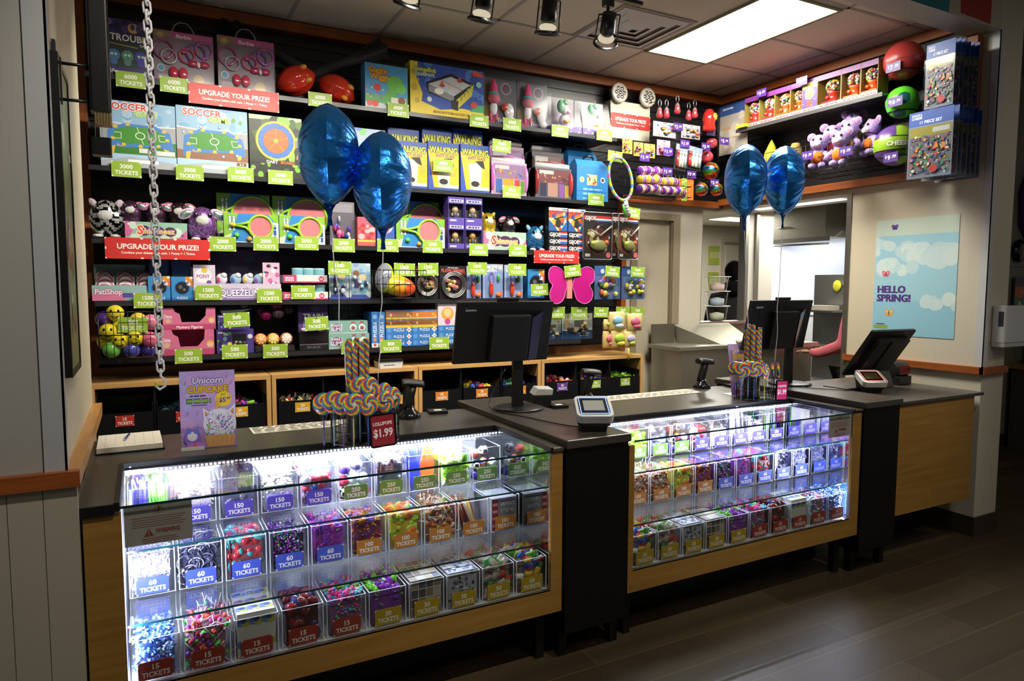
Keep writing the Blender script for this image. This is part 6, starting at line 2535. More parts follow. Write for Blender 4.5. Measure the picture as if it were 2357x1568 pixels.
for i, (b, side) in enumerate((((2.711, 2.877, 2.059, 2.234), 'left'), ((2.885, 3.04, 2.065, 2.237), 'right'))):
 z = 1.912
 for k in range(3):
  hh = .0505
  carton('figure_carton', ('lowest', 'second', 'third')[k] + ' black figure carton in the ' + side + ' stack by the metal rimmed packs', 'carton', (b[0], b[1], z, z + hh), .16, '#1a1a1d', spine_art, 4.5, 'black and red figure cartons')
  z += hh + .0006
 carton('figure_carton', 'orange fronted figure carton on top of the ' + side + ' black stack', 'carton', (b[0], b[1], z, z + (b[3] - b[2])), .06, '#1a1a1d', hero_art, 4.5, 'black and red figure cartons')


def rim_pack(b, yf, lab):
 w, h = b[1] - b[0], b[3] - b[2]
 t = thing('action_pack', lab, 'toy pack', ((b[0] + b[1]) / 2, yf, b[2]), group='metal rimmed action toy packs')
 mb = MB('card')
 mb.box(-w / 2, w / 2, .05, .054, 0, h, '#1f1c1c')
 f = mb.face((-w / 2, .05, 0), X, Z, w, h)
 f.rect(0, 0, 1, 1, '#25201f').rect(0, .84, 1, .93, '#b83430').rect(.4, .84, 1, .87, '#e4e0da').rect(.45, .81, 1, .84, '#3a5a9a').text('GIJOE', .26, .88, .08, '#e4e0dc', .4, out='#1c1c20')
 f.disc(.5, .4, .3, '#6a3a2a').blobs(24, ['#8a8a4a', '#b8a878', '#5a5c50', '#c86a3a', '#d8cfa8', '#3a3c34'], .2, .2, .8, .62, .03, .08, 8)
 f.disc(.88, .1, .06, '#b85a5a').rect(.08, .06, .25, .12, '#a8a49c')
 mb.tube([(0, .045, h - .01), (0, 4.87 - yf, h - .01)], .0025, '#1c1c1e', 6, 'satin')
 mb.build('backing_card', t)
 mb = MB('metal')
 pts = []
 for cx, cz, a0 in ((w / 2 - .02, .02, -PI / 2), (w / 2 - .02, h - .02, 0), (-w / 2 + .02, h - .02, PI / 2), (-w / 2 + .02, .02, PI)):
  for i in range(5):
   a = a0 + PI / 2 * i / 4
   pts.append((cx + .02 * math.cos(a), .048, cz + .02 * math.sin(a)))
 mb.tube(pts, .0045, '#c8c6c2', 6, closed=True)
 mb.build('rim', t)
 mb = MB('satin')
 mb.ell((0, .03, .3 * h), (.3 * w, .02, .12 * h), '#7a7c48', 14, 8)
 mb.cyl((-.3 * w, .02, .62 * h), (.05 * w, .02, .5 * h), .008, '#8e8c84', 8)
 mb.cyl((.0, .02, .5 * h), (.42 * w, .02, .72 * h), .006, '#a8a49a', 8)
 mb.ell((.25 * w, .026, .36 * h), (.08 * w, .018, .06 * h), '#c8582a', 10, 6)
 mb.ell((-.2 * w, .026, .34 * h), (.1 * w, .018, .06 * h), '#a8b04a', 10, 6)
 mb.build('toy_vehicle', t)
 mb = MB('blister')
 mb.lathe([(.36 * w, 0), (.35 * w, .03), (.3 * w, .046), (0, .05)], '#ffffff', 20)
 o = mb.build('clear_bubble', t)
 o.location = (0, .049, .42 * h)
 o.rotation_euler = (PI / 2, 0, 0)
 o.scale = (1, 1.25, 1)


rim_pack((3.013, 3.288, 1.858, 2.221), 4.44, 'metal rimmed action toy pack hanging left, fully seen')
rim_pack((3.304, 3.48, 1.869, 2.227), 4.47, 'metal rimmed action toy pack behind the rightmost one')
rim_pack((3.306, 3.501, 1.861, 2.216), 4.38, 'metal rimmed action toy pack hanging rightmost')

# ------------------------------------------------------------------ fourth shelf
b = (-0.251, 0.018, 1.56, 1.646)
toy_tray(b, 'teal candy tin tray at the left end of the fourth shelf', lambda f: f.rect(0, 0, 1, 1, '#8fb8b4').rect(0, 0, .6, .45, '#d87aa0').text('PatiShop', .3, .6, .36, '#f0e0e8', .5, out='#a84a80').rect(.55, .2, .8, .5, '#5a4a9a').blobs(6, ['#d8d8dc', '#b8a8d0'], .8, .2, 1, .6, .08, .16, 3), '#8fb8b4', .21)
for i in range(3):
 for k in range(4):
  mb = MB('gloss')
  mb.lathe([(.0, 0), (.047, 0), (.05, .006), (.05, .02), (.047, .026), (0, .026)], ['#c8d0d0', '#d8a8b8', '#d8d8d8', '#a8c8b8', '#d8b8c0'], 20)
  mb.lathe([(.04, .0262), (.03, .0268), (0, .027)], ['#d87aa0', '#e0e0dc'], 16)
  o = mb.build('candy_tin', None, (b[0] + .06 + i * .103, 4.55 + .045 * k, 1.605 + k * .026))
  o.rotation_euler = (.95, 0, 0)
  tag(o, ('front', 'second', 'third', 'rear')[k] + ' round striped candy tin, ' + ('left', 'middle', 'right')[i] + ' column of the teal tray', 'tin', 'candy tins in the teal tray')


def sphere_art(f):
 f.rect(0, 0, 1, 1, '#3a8ac8').rect(.66, .6, 1, 1, '#d8922a').rect(0, .0, 1, .1, '#2a6ab0').disc(.5, .52, .3, '#2a6ab0').disc(.5, .52, .26, '#1c1d22').disc(.42, .56, .08, '#5a5c66').disc(.6, .45, .05, '#7a7c86')
 f.text('PUZZLE', .5, .1, .09, '#d8e4f0', .5)
 f.blobs(8, ['#e8e0d8', '#d86a4a', '#8a6ab0'], .7, .62, .98, .98, .03, .07, 4)


def dark_sphere_art(f):
 f.rect(0, 0, 1, 1, '#274a78').rect(0, .0, 1, .4, '#8a5a1c').text('Puzzle', .5, .2, .14, '#1c2a3a', .6).disc(.3, .7, .12, '#3a5a8a').disc(.7, .75, .1, '#3a5a8a')


for b, lab in (((0.027, 0.141, 1.56, 1.7), 'left'), ((0.146, 0.261, 1.56, 1.698), 'right')):
 carton('puzzle_ball_box', 'front bright blue puzzle ball box, ' + lab + ' of the lower pair', 'box', b, .13, '#3a7ab8', sphere_art, 4.5, 'blue puzzle ball boxes')
 h = b[3] - b[2]
 carton('puzzle_ball_box', 'dark blue and orange puzzle ball box, ' + lab + ' of the upper rear pair', 'box', (b[0] + .01, b[1] - .0, 1.56, b[3] + h * .72), .12, '#27507e', dark_sphere_art, 4.64, 'blue puzzle ball boxes')

b = (0.264, 0.762, 1.56, 1.659)
toy_tray(b, 'white and purple squeeze toy tray on the fourth shelf', lambda f: f.rect(0, 0, 1, 1, '#c9bcd4').rect(0, .0, 1, .12, '#8a74b0').text('SQUEEZELINGS', .55, .45, .4, '#f0ecf4', .6, out='#5a3a8a').blobs(10, ['#e0d4e8', '#b0a0cc'], 0, .6, 1, 1, .05, .1, 4), '#c8bcd4', .2)
mb = MB('card')
mb.box(-.06, .06, 0, .003, 0, .14, '#d8d0dc')
f = mb.face((-.06, 0, 0), X, Z, .12, .14)
f.rect(0, 0, 1, 1, '#d0c4d8').disc(.45, .55, .32, '#e8e4ea').text('PONY', .45, .52, .16, '#a84a9a', .6).disc(.5, .78, .12, '#d8b84a').disc(.7, .25, .1, '#6a4a90')
o = mb.build('header_card', None, (b[0] + .062, 4.507, b[3] - .03))
tag(o, 'white header card at the left end of the squeeze toy tray', 'card')
for k, (x, c, lab) in enumerate(((.16, '#d8d8e0', 'white'), (.24, '#9ab8d0', 'pale blue'), (.31, '#c8d0d8', 'silver white'), (.375, '#8ab0c8', 'blue'), (.44, '#d8a8c0', 'pink'))):
 mb = MB('gloss')
 mb.ell((0, 0, .035), (.034, .026, .035), c, 14, 9)
 mb.ell((.012, -.018, .058), (.018, .014, .016), '#e8e4ea', 10, 7)
 mb.ell((-.016, -.016, .03), (.014, .01, .018), ['#d84a8a', '#4a6ab0', '#d8b84a', '#8a5ab0', '#c84a6a'][k], 9, 6)
 tag(mb.build('squeeze_toy', None, (b[0] + x, 4.55, b[3] - .008)), lab + ' bagged squeeze toy in the white and purple tray', 'toy', 'squeeze toys in the tray')
mb = MB('card')
w_ = 0.22499999999999998
mb.box(0, .10, 0, .003, 0, .16, '#d8a8c0')
f = mb.face((0, 0, 0), X, Z, .10, .16)
f.rect(0, 0, 1, 1, '#d8b0c8').blobs(14, ['#e8e0ea', '#c86aa0', '#3a3a48', '#d8d0d8'], .05, .1, .95, .95, .05, .11, 6)
tag(mb.build('header_card', None, (b[1] - .105, 4.507, b[3] - .03)), 'pink header card at the right end of the squeeze toy tray', 'card')
carton('dark_toy_box', 'dim purple box in shadow behind the white and purple tray', 'box', (0.368, 0.744, 1.56, 1.874), .1, '#2a2038', lambda f: f.rect(0, 0, 1, 1, '#2c2440').blobs(12, ['#3a2a50', '#4a2a4a', '#34425a'], 0, .4, 1, 1, .05, .14, 5), 4.72)


def cup_tray(b, lab):
 w, h = b[1] - b[0], b[3] - b[2]
 hh = h * .45
 t = toy_tray((b[0], b[1], b[2], b[2] + hh), lab, lambda f: f.rect(0, 0, 1, 1, '#d8d4d8').rect(0, 0, .3, 1, '#c83a6a').rect(.3, .0, 1, .16, '#c84a7a').words(.14, .62, .2, .24, '#f0d8e4').words(.14, .32, .2, .2, '#f0d8e4').disc(.86, .5, .36, '#b83a5a').text('10', .86, .5, .36, '#f0e0e4', .12), '#d8d0d4')
 for i in range(3):
  mb = MB('gloss')
  r_ = w * .13
  mb.lathe([(r_ * .92, 0), (r_, h * .1), (r_, h * .42), (r_ * .94, h * .5), (0, h * .51)], ['#8ab8c0', '#7ab0bc', '#9ac4cc', '#d84a70'], 16)
  o = mb.build('surprise_cup', None, (b[0] + w * (.36 + .25 * i), 4.56, b[2] + hh - .008))
  tag(o, 'teal surprise cup, ' + ('left', 'middle', 'right')[i] + ' in the ' + ('upper' if 'upper' in lab else 'lower') + ' white cup tray', 'cup', 'teal cups in the white trays')


b = (0.772, 1.053, 1.56, 1.773)
hm = (b[3] - b[2]) / 2
cup_tray((b[0], b[1], b[2], b[2] + hm), 'lower white and pink tray of teal surprise cups')
cup_tray((b[0] + .005, b[1] - .003, b[2] + hm, b[3]), 'upper white and pink tray of teal surprise cups')


def snow_art(f):
 f.rect(0, 0, 1, 1, '#9fb8c8').rect(0, 0, 1, .12, '#4a5ab0').blobs(24, ['#c8dae4', '#7aa8c8', '#e4ecf0', '#8a9ac0'], 0, .1, 1, 1, .03, .1, 4)
 f.disc(.3, .72, .09, '#8a5a3a').poly([(.2, .3), (.42, .3), (.36, .64), (.24, .64)], '#4a3a6a').disc(.62, .6, .1, '#d8c89a').poly([(.5, .15), (.8, .15), (.7, .52), (.56, .52)], '#6aa8c8')


for k, b in enumerate(((1.07, 1.2, 1.56, 1.805), (1.205, 1.345, 1.56, 1.796))):
 blister_pack(b, ('left', 'right')[k] + ' pale blue and white figure pack hung beside the left ribbon', 'toy pack', '#9fb8c8', ['#e4e4ea', '#d8dce4', '#3a4a6a', '#c8d8e4'], yf=4.5, depth=.035, art=snow_art, n=6, seed=9 + k, group='pale blue figure packs')


def wire_basket(label, x0, x1, y0, y1, z0, z1, nx=9):
 """open wire basket hooked on the slats"""
 t = thing('wire_basket', label, 'basket', ((x0 + x1) / 2, y1, z0))
 w, d, h = x1 - x0, y1 - y0, z1 - z0
 mb = MB('satin')
 c = '#141416'
 for z in (0, h * .5, h):
  mb.tube([(-w / 2, -d, z), (w / 2, -d, z), (w / 2, 0, z), (-w / 2, 0, z)], .003, c, 5, closed=True)
 for i in range(nx + 1):
  x = -w / 2 + w * i / nx
  mb.tube([(x, 0, .0), (x, -d, .0), (x, -d, h)], .0018, c, 4)
 for i in range(1, 4):
  y = -d * i / 4
  mb.tube([(-w / 2, y, h), (-w / 2, y, 0), (w / 2, y, 0), (w / 2, y, h)], .0018, c, 4)
 mb.build('wires', t)
 return t


b = (1.326, 1.702, 1.576, 1.78)
wire_basket('black wire basket of toy footballs on the fourth shelf', b[0] + .02, b[1] - .02, 4.38, 4.60, 1.566, 1.75)


def toy_football(c, ax, colfn, lab, s=1.0):
 q = Vector(ax).normalized().to_track_quat('X', 'Z')
 mb = MB('gloss')
 mb.ell((0, 0, 0), (.105 * s, .064 * s, .064 * s), None, 20, 14, rot=q, fn=colfn)
 o = mb.build('toy_football', None, c)
 return tag(o, lab, 'ball', 'toy footballs in the wire basket')


toy_football(((1.415, 4.46, 1.711)[0] + .01, 4.48, 1.70), (.2, .3, 1), lambda x, y, z: '#b8cf2e' if z < .35 else '#7a7c8a', 'lime green toy football standing in the wire basket')
toy_football(((1.513, 4.43, 1.657)[0], 4.45, 1.645), (1, -.1, -.22), lambda x, y, z: '#d8d03a' if x < -.35 else ('#e8a02c' if x < .25 else '#e0562c'), 'yellow to orange toy football lying in the wire basket', 1.1)


def spring_art(f):
 f.rect(0, 0, 1, 1, '#1b1718').blobs(20, ['#4a2430', '#2a2a34', '#6a3a2a', '#3a3040'], 0, .5, 1, 1, .03, .09, 5)
 f.text('FLOW SPRING', .5, .86, .1, '#c85a4a', .85).words(.5, .94, .4, .035, '#a8a0a0').rect(.3, .04, .7, .1, '#3a6a7a')


for k, b in enumerate(((1.641, 1.812, 1.56, 1.785), (1.821, 2.029, 1.56, 1.788))):
 w, h = b[1] - b[0], b[3] - b[2]
 t = thing('spring_toy_pack', ('left', 'right')[k] + ' black pack with a round metal spring toy', 'toy pack', ((b[0] + b[1]) / 2, 4.46, b[2]), group='black spring toy packs')
 mb = MB('card')
 mb.box(-w / 2, w / 2, .03, .034, 0, h, '#1b1718')
 spring_art(mb.face((-w / 2, .03, 0), X, Z, w, h))
 mb.build('backing_card', t)
 mb = MB('metal')
 for r_ in (.43, .38, .33):
  mb.tube([(r_ * w * math.cos(i * PI / 14), .012 + (.43 - r_) * .06, .42 * h + r_ * w * math.sin(i * PI / 14)) for i in range(28)], .0045, '#b8b4b4', 6, closed=True)
 mb.build('spring', t)
 mb = MB('gloss')
 rn = random.Random(k)
 for i in range(12):
  mb.ell((rn.uniform(-.24, .24) * w, .022, (.42 + rn.uniform(-.16, .16)) * h), (.02, .008, .016), rn.choice(['#7a6a3a', '#c87a5a', '#5a4a5a', '#d8a878', '#4a6a3a', '#a85a7a']), 8, 5)
 mb.build('toy', t)


def clip_art(f):
 f.rect(0, 0, 1, 1, '#7d93c4').rect(0, .78, 1, 1, '#b8c0cc').blobs(14, ['#d8dce0', '#8a9ab8'], .05, .78, .95, .98, .03, .06, 4).rect(.04, 0, .1, 1, '#9fb2d8').disc(.85, .12, .08, '#d8602a')


for k, b in enumerate(((2.047, 2.163, 1.56, 1.792), (2.174, 2.34, 1.56, 1.807), (2.35, 2.507, 1.56, 1.804))):
 w, h = b[1] - b[0], b[3] - b[2]
 t = thing('clip_toy_pack', ('left', 'middle', 'right')[k] + ' pale blue carded pack with a red clip-on toy', 'toy pack', ((b[0] + b[1]) / 2, 4.5, b[2]), group='pale blue clip toy packs')
 mb = MB('card')
 mb.box(-w / 2, w / 2, .03, .034, 0, h, '#7d93c4')
 clip_art(mb.face((-w / 2, .03, 0), X, Z, w, h))
 mb.build('backing_card', t)
 mb = MB('gloss')
 mb.tube([(-.1 * w + .018 * math.cos(i * PI / 7), .018, .62 * h + .036 * math.sin(i * PI / 7)) for i in range(14)], .004, '#8a6ab0', 6, closed=True)
 mb.build('clip', t)
 mb = MB('gloss')
 mb.ell((-.12 * w, .015, .26 * h), (.018, .014, .055), '#c8402a', 10, 8)
 mb.ell((-.12 * w, .013, .38 * h), (.013, .012, .02), '#a8342a', 10, 6)
 mb.ell((.25 * w, .018, .1 * h), (.022, .012, .018), '#e0703a', 10, 6)
 mb.ell((.24 * w, .018, .6 * h), (.012, .012, .03), '#4aa04a', 10, 6)
 mb.build('toy', t)

carton('small_toy_box', 'small blue and orange puzzle ball box left of the magenta wings', 'box', (2.544, 2.688, 1.56, 1.774), .1, '#2f6aa8', sphere_art, 4.52)
# magenta costume wings
c = (2.85, 4.42, 1.655)
t = thing('costume_wings', 'large magenta butterfly costume wings hanging below the red banner', 'costume wings', c)
for s in (-1, 1):
 mb = MB('satin')
 for (pts, off) in (([(.02, .0), (.05, .09), (.11, .125), (.155, .10), (.155, .03), (.13, .0), (.15, -.05), (.14, -.10), (.10, -.125), (.05, -.10), (.03, -.04)], 0),):
  sm = []
  n = len(pts)
  for i in range(n):
   a, b_, c_, d_ = [Vector(pts[(i + k) % n]) for k in (-1, 0, 1, 2)]
   for q_ in (0, .33, .66):
    sm.append(.5 * ((2 * b_) + (c_ - a) * q_ + (2 * a - 5 * b_ + 4 * c_ - d_) * q_ * q_ + (3 * b_ - a - 3 * c_ + d_) * q_ ** 3))
  rim = [(s * p.x, -.03 * p.x / .15, p.y) for p in sm]
  mb.add(rim, [tuple(range(len(rim)))], '#b8187e')
  mb.add([(x * .98, y + .012, z * .98) for x, y, z in rim], [tuple(range(len(rim)))], '#a0146c')
  mb.tube(rim, .003, '#d86ab0', 5, closed=True)
 mb.build('wing', t).scale = (1.28, 1, 1.12)
mb = MB('satin')
mb.box(-.022, .022, -.004, .02, -.10, .06, '#d88a80')
mb.tube([(0, .02, .05), (0, .44, .05)], .003, '#1c1c1e', 6)
mb.build('centre_strap', t)
for k, (b, lab) in enumerate((((3.121, 3.369, 1.546, 1.809), 'left blue play pack with little figures hanging right of the wings'), ((3.382, 3.614, 1.545, 1.806), 'right blue play pack with little figures, rightmost of the row'))):
 blister_pack(b, lab, 'toy pack', '#4a68a0', ['#d8b84a', '#c8d0d8', '#5a9a5a', '#d86a4a', '#8a6ab0', '#d8d84a', '#3a6ab0'], 4.44, 'play_pack', .04, lambda f: f.rect(0, 0, 1, 1, '#4f70a8').rect(0, .72, 1, 1, '#3a5a94').disc(.3, .84, .07, '#b8c8d8').rect(.06, .04, .94, .7, '#6a88b8'), 'blue play packs', 16, 3 + k, True)

# ------------------------------------------------------------------ lowest shelf
b = (-0.222, 0.064, 1.245, 1.523)
wire_basket('black wire basket of yellow face balls at the left end of the lowest shelf', b[0], b[1], 4.36, 4.60, 1.245, 1.50, 8)


def ball_at(px_, r_, col, lab, y, spots=True, grp='soft balls in the left wire basket', mat='gloss'):
 mb = MB(mat)
 mb.ell((0, 0, 0), r_, col, 18, 12)
 if spots:
  for a in (-.4, .35):
   mb.ell((a * r_, -.86 * r_, .3 * r_), (.14 * r_, .1 * r_, .2 * r_), '#1c1a18', 8, 6)
  mb.tube([(.45 * r_ * math.cos(t_), -.9 * r_, -.1 * r_ + .4 * r_ * math.sin(t_)) for t_ in (-2.6, -2.1, -1.57, -1.0, -.5)], .06 * r_, '#1c1a18', 5)
 o = mb.build('soft_ball', None, (px_[0], y, px_[2]))
 return tag(o, lab, 'ball', grp)


YB = '#d8c622'
for c, col, sp, lab in (((-0.142, 4.46, 1.491), YB, 1, 'yellow face ball on top of the heap'), ((-0.197, 4.48, 1.457), '#4a2a7a', 0, 'dark purple ball at the upper left of the heap'), ((-0.178, 4.42, 1.39), YB, 1, 'yellow lettered ball at the left edge'),
      ((-0.124, 4.42, 1.335), YB, 1, 'yellow face ball low in the middle'), ((-0.051, 4.42, 1.347), YB, 1, 'yellow face ball low at the right'), ((-0.192, 4.46, 1.332), YB, 0, 'yellow ball low at the left'),
      ((-0.165, 4.42, 1.288), '#6ab04a', 0, 'green ball at the bottom left of the basket'), ((-0.068, 4.42, 1.284), '#4a4aa0', 0, 'blue ball at the bottom middle of the basket'), ((0.014, 4.44, 1.278), '#3a2a7a', 0, 'dark violet ball at the bottom right'),
      ((0.025, 4.42, 1.339), '#d86a8a', 0, 'pink ball at the right, lower of two'), ((0.033, 4.44, 1.437), '#d87a94', 0, 'pink ball at the right, upper of two'), ((-0.03, 4.47, 1.447), '#d8b83a', 0, 'amber ball behind the 500 tickets tag'), ((-0.118, 4.47, 1.414), YB, 0, 'yellow ball behind the 500 tickets tag')):
 ball_at(c, .046, col, lab, c[1], bool(sp))


def mystery_tray(b, lab):
 w, h = b[1] - b[0], b[3] - b[2]
 t = thing('display_tray', lab, 'tray', ((b[0] + b[1]) / 2, 4.5, b[2]), group='pink mystery figure trays')
 mb = MB('card')
 P1 = '#cf6f92'
 mb.prism([(-w / 2, 0), (w / 2, 0), (w / 2, h), (w / 2 - .05, h), (w / 2 - .055, h * .62), (w / 2 - .09, h * .34), (-w / 2 + .10, h * .34), (-w / 2 + .09, h * .72), (-w / 2 + .065, h * .82), (-w / 2 + .055, h), (-w / 2, h)], 0, .004, P1, axis='y')
 f = mb.face((-w / 2, 0, 0), X, Z, w, h)
 f.rect(0, .0, 1, .24, '#b84a70').text('Mystery Figures', .5, .12, .13, '#f2dde4', .5)
 f.rect(.01, .3, .17, .66, '#d88aa6').text('Diana', .1, .62, .16, '#f4e4ea', .15, out='#a8406a').disc(.1, .4, .1, '#e0b090').disc(.92, .42, .14, '#e0b04a').disc(.92, .38, .1, '#e8b8a0').rect(.88, .68, .97, .92, '#d86a9a')
 mb.build('front_panel', t)
 mb = MB('card')
 mb.box(-w / 2, -w / 2 + .003, .004, .24, 0, h, '#c05a80')
 mb.box(w / 2 - .003, w / 2, .004, .24, 0, h, '#c05a80')
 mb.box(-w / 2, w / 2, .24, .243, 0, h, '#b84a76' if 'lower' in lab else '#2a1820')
 mb.box(-w / 2 + .003, w / 2 - .003, .004, .24, .0, .006, '#d87a9a')
 mb.build('tray_body', t)


b1 = (0.083, 0.368, 1.235, 1.386)
b2 = (0.095, 0.379, 1.394, 1.522)
mystery_tray(b1, 'lower empty pink mystery figure tray')
mystery_tray((b2[0], b2[1], b1[3] + .001, b1[3] + .001 + b2[3] - b2[2]), 'upper empty pink mystery figure tray')


def cube_art(f):
 f.rect(0, 0, 1, 1, '#4a3a86').blobs(16, ['#5aa04a', '#8ac0c8', '#d8c84a', '#c86a9a', '#d8d8e0', '#2a2a40'], .03, .1, .4, .9, .04, .1, 4)
 f.rect(.42, .3, .8, .82, '#1c1a22').blobs(8, ['#8a8a92', '#d8b84a', '#5a5a66'], .45, .32, .78, .5, .03, .06, 5).disc(.9, .7, .1, '#d8d4d8').words(.14, .88, .2, .07, '#e8e4f0')


b = (0.382, 0.593, 1.235, 1.379)
carton('figure_tray_box', 'purple figure tray box under the 500 tickets tag', 'box', b, .15, '#4a3a86', cube_art)
carton('figure_tray_box', 'open purple figure box stacked behind the hanging 500 tickets tag', 'box', (b[0] + .01, b[1] - .02, b[3] + .001, b[3] + .09), .13, '#3a3a5a', cube_art, 4.52)
mb = MB('card')
mb.box(-.10, .10, 0, .003, 0, .07, '#2a3a4a')
mb.face((-.10, 0, 0), X, Z, .2, .07).rect(0, 0, 1, 1, '#2c3844').rect(.6, .3, .8, .7, '#8a9aa8')
o = mb.build('open_box_lid', None, (b[0] + .14, 4.53, b[3] + .10))
o.rotation_euler = (-.3, -.35, 0)
tag(o, 'dark raised lid card above the open purple figure box', 'card')
for k, (c, lab) in enumerate((((0.655, 4.62, 1.486), 'left'), ((0.683, 4.6, 1.459), 'front'), ((0.748, 4.6, 1.519), 'middle'), ((0.754, 4.58, 1.47), 'lower'), ((0.823, 4.62, 1.495), 'right'))):
 mb = MB('satin')
 mb.ell((0, 0, 0), (.036, .03, .034), ['#6a4a6a', '#b8207a', '#c8287e', '#7a6070', '#6a5a66'][k], 14, 9)
 for q_ in range(8):
  mb.tube([(.037 * math.cos(q_ * PI / 4) * math.cos(a), .031 * math.sin(q_ * PI / 4) * math.cos(a), .035 * math.sin(a)) for a in (-1.2, -.6, 0, .6, 1.2)], .0018, '#2a2028', 4)
 mb.tube([(0, 0, .03), (0, .03, .07), (0, 4.87 - c[1], .075)], .002, '#1c1c1e', 5)
 tag(mb.build('mesh_squeeze_ball', None, c), lab + ' netted squeeze ball hanging above the fruit slice toys', 'ball', 'netted squeeze balls')
b = (0.601, 0.846, 1.235, 1.293)
mb = MB('card')
mb.box(0, .235, 0, .1, 0, .035, '#2a2624')
tag(mb.build('display_tray', None, (b[0] - .0, 4.5, 1.237)), 'low black tray under the three fruit slice toys', 'tray')
for c, c1, c2, lab in (((0.64, 4.52, 1.346), '#d8622a', '#e8a04a', 'dark orange'), ((0.715, 4.52, 1.344), '#d8902a', '#e8c860', 'golden orange'), ((0.796, 4.52, 1.339), '#d86a4a', '#f0e4d8', 'pale grapefruit')):
 mb = MB('satin')
 mb.lathe([(.0, -.014), (.036, -.012), (.04, 0), (.036, .012), (.033, .013)], c1, 24, cap=False)
 mb.lathe([(.034, .0125), (.0, .0135)], '#f0dcc0', 24)
 for k in range(8):
  a = 2 * PI * k / 8
  mb.add([(.004 * math.cos(a + .39), .004 * math.sin(a + .39), .0138), (.029 * math.cos(a + .08), .029 * math.sin(a + .08), .0138), (.030 * math.cos(a + .39), .030 * math.sin(a + .39), .0138), (.029 * math.cos(a + .7), .029 * math.sin(a + .7), .0138)], [(0, 1, 2, 3)], c2)
 o = mb.build('fruit_slice_toy', None, (c[0], 4.55, 1.2725 + .037))
 o.rotation_euler = (1.42, 0, 0)
 tag(o, lab + ' round fruit slice toy on the lowest shelf', 'toy', 'fruit slice toys')


def slime_purple(f):
 f.rect(0, 0, 1, 1, '#4a3470').blobs(12, ['#5a4488', '#3a2858', '#6a5aa0'], 0, 0, 1, 1, .05, .12, 4).text('TRAIN', .5, .72, .11, '#d8d0e8', .7, out='#2a1c48').words(.5, .55, .7, .12, '#8d84a8').disc(.14, .14, .05, '#c86a9a')


carton('slime_box', 'tall dark purple slime box behind the hanging 500 tickets tag', 'box', (0.878, 1.067, 1.235, 1.534), .1, '#3e2c60', slime_purple, 4.58)
b = (0.869, 1.048, 1.235, 1.349)
t = toy_tray(b, 'open black tray with a dark purple toy, below the purple slime box', lambda f: f.rect(0, 0, 1, 1, '#1c181c').rect(0, .3, 1, .34, '#8a8490').words(.5, .16, .5, .14, '#4a4450'), '#221e24')
mb = MB('gloss')
mb.ell((0, 0, 0), (.06, .04, .02), '#3a2450', 14, 8)
mb.ell((-.05, -.01, .0), (.02, .02, .016), '#c8c4d0', 10, 6)
mb.ell((.05, -.01, .0), (.02, .02, .016), '#c8c4d0', 10, 6)
tag(mb.build('slime_toy', None, ((b[0] + b[1]) / 2, 4.58, b[3] + .012)), 'shiny dark purple toy lying in the open black tray', 'toy')


def shake_art(f):
 f.rect(0, 0, 1, 1, '#7fa8a0').rect(0, .0, 1, .1, '#a8c4bc').disc(.2, .5, .36, '#6a3a6a', ry=.3).text('SHAKE &', .2, .66, .2, '#e4dcea', .3).text('SLIME', .2, .38, .26, '#e4dcea', .32)
 for a in (.62, .85):
  f.disc(a, .48, .34, '#5a8a80').disc(a, .48, .29, '#d0dcd8').disc(a, .42, .16, '#8a5a6a').rect(a - .05, .82, a + .05, .94, '#b84a5a')


b1, b2 = (1.053, 1.321, 1.235, 1.334), (1.055, 1.311, 1.351, 1.434)
carton('slime_tray', 'lower teal shake slime tray', 'box', b1, .2, '#7a9a94', shake_art, 4.5, 'teal slime trays')
carton('slime_tray', 'upper teal shake slime tray', 'box', (b2[0], b2[1], b1[3] + .0008, b1[3] + .0008 + b2[3] - b2[2]), .2, '#7a9a94', shake_art, 4.5, 'teal slime trays')
carton('slime_backboard', 'dark lettered backboard standing behind the teal slime trays', 'board', (1.109, 1.333, 1.235, 1.57), .02, '#20262c', lambda f: f.rect(0, 0, 1, 1, '#20262c').text('SHAKE &', .4, .8, .1, '#5a6470', .6).text('SLIME', .5, .62, .13, '#5a6470', .7).disc(.8, .5, .12, '#2c3a40'), 4.72)


def upright_puzzle(f):
 f.rect(0, 0, 1, 1, '#3a78c0').rect(.0, 0, 1, .12, '#d8d8dc').disc(.5, .07, .04, '#c83a34').text('PUZZLE', .5, .5, .3 * f.w / f.h * 1.6, '#d8e4f0', 3.2, rot=PI / 2).disc(.5, .86, .06, '#8ab0d8').disc(.5, .22, .05, '#d88a4a')


for k, b in enumerate(((1.338, 1.382, 1.235, 1.474), (1.385, 1.43, 1.235, 1.473))):
 carton('puzzle_box', ('left', 'right')[k] + ' blue puzzle box standing upright left of the puzzle stacks', 'box', b, .2, '#2f68ac', upright_puzzle, 4.5, 'blue puzzle boxes')


def flat_puzzle(f):
 f.rect(0, 0, 1, 1, '#3a78c0').disc(.12, .5, .34, '#5a90cc').rect(.28, .2, .74, .8, '#2a5a9c').text('PUZZLE', .5, .5, .42, '#c8dcf0', .4).star(.88, .5, .44, '#e4e4e4', 4, .6).text('24', .88, .5, .3, '#c83a34', .12)
 return f


def eyes_art(a, b_):
 def art(f):
  f.rect(0, 0, 1, 1, a).rect(0, .0, 1, .16, '#d8b83a').blobs(10, [a, b_, '#d8b08a'], 0, .2, 1, 1, .08, .2, 4).rect(0, .85, 1, 1, '#4a78b8')
 return art


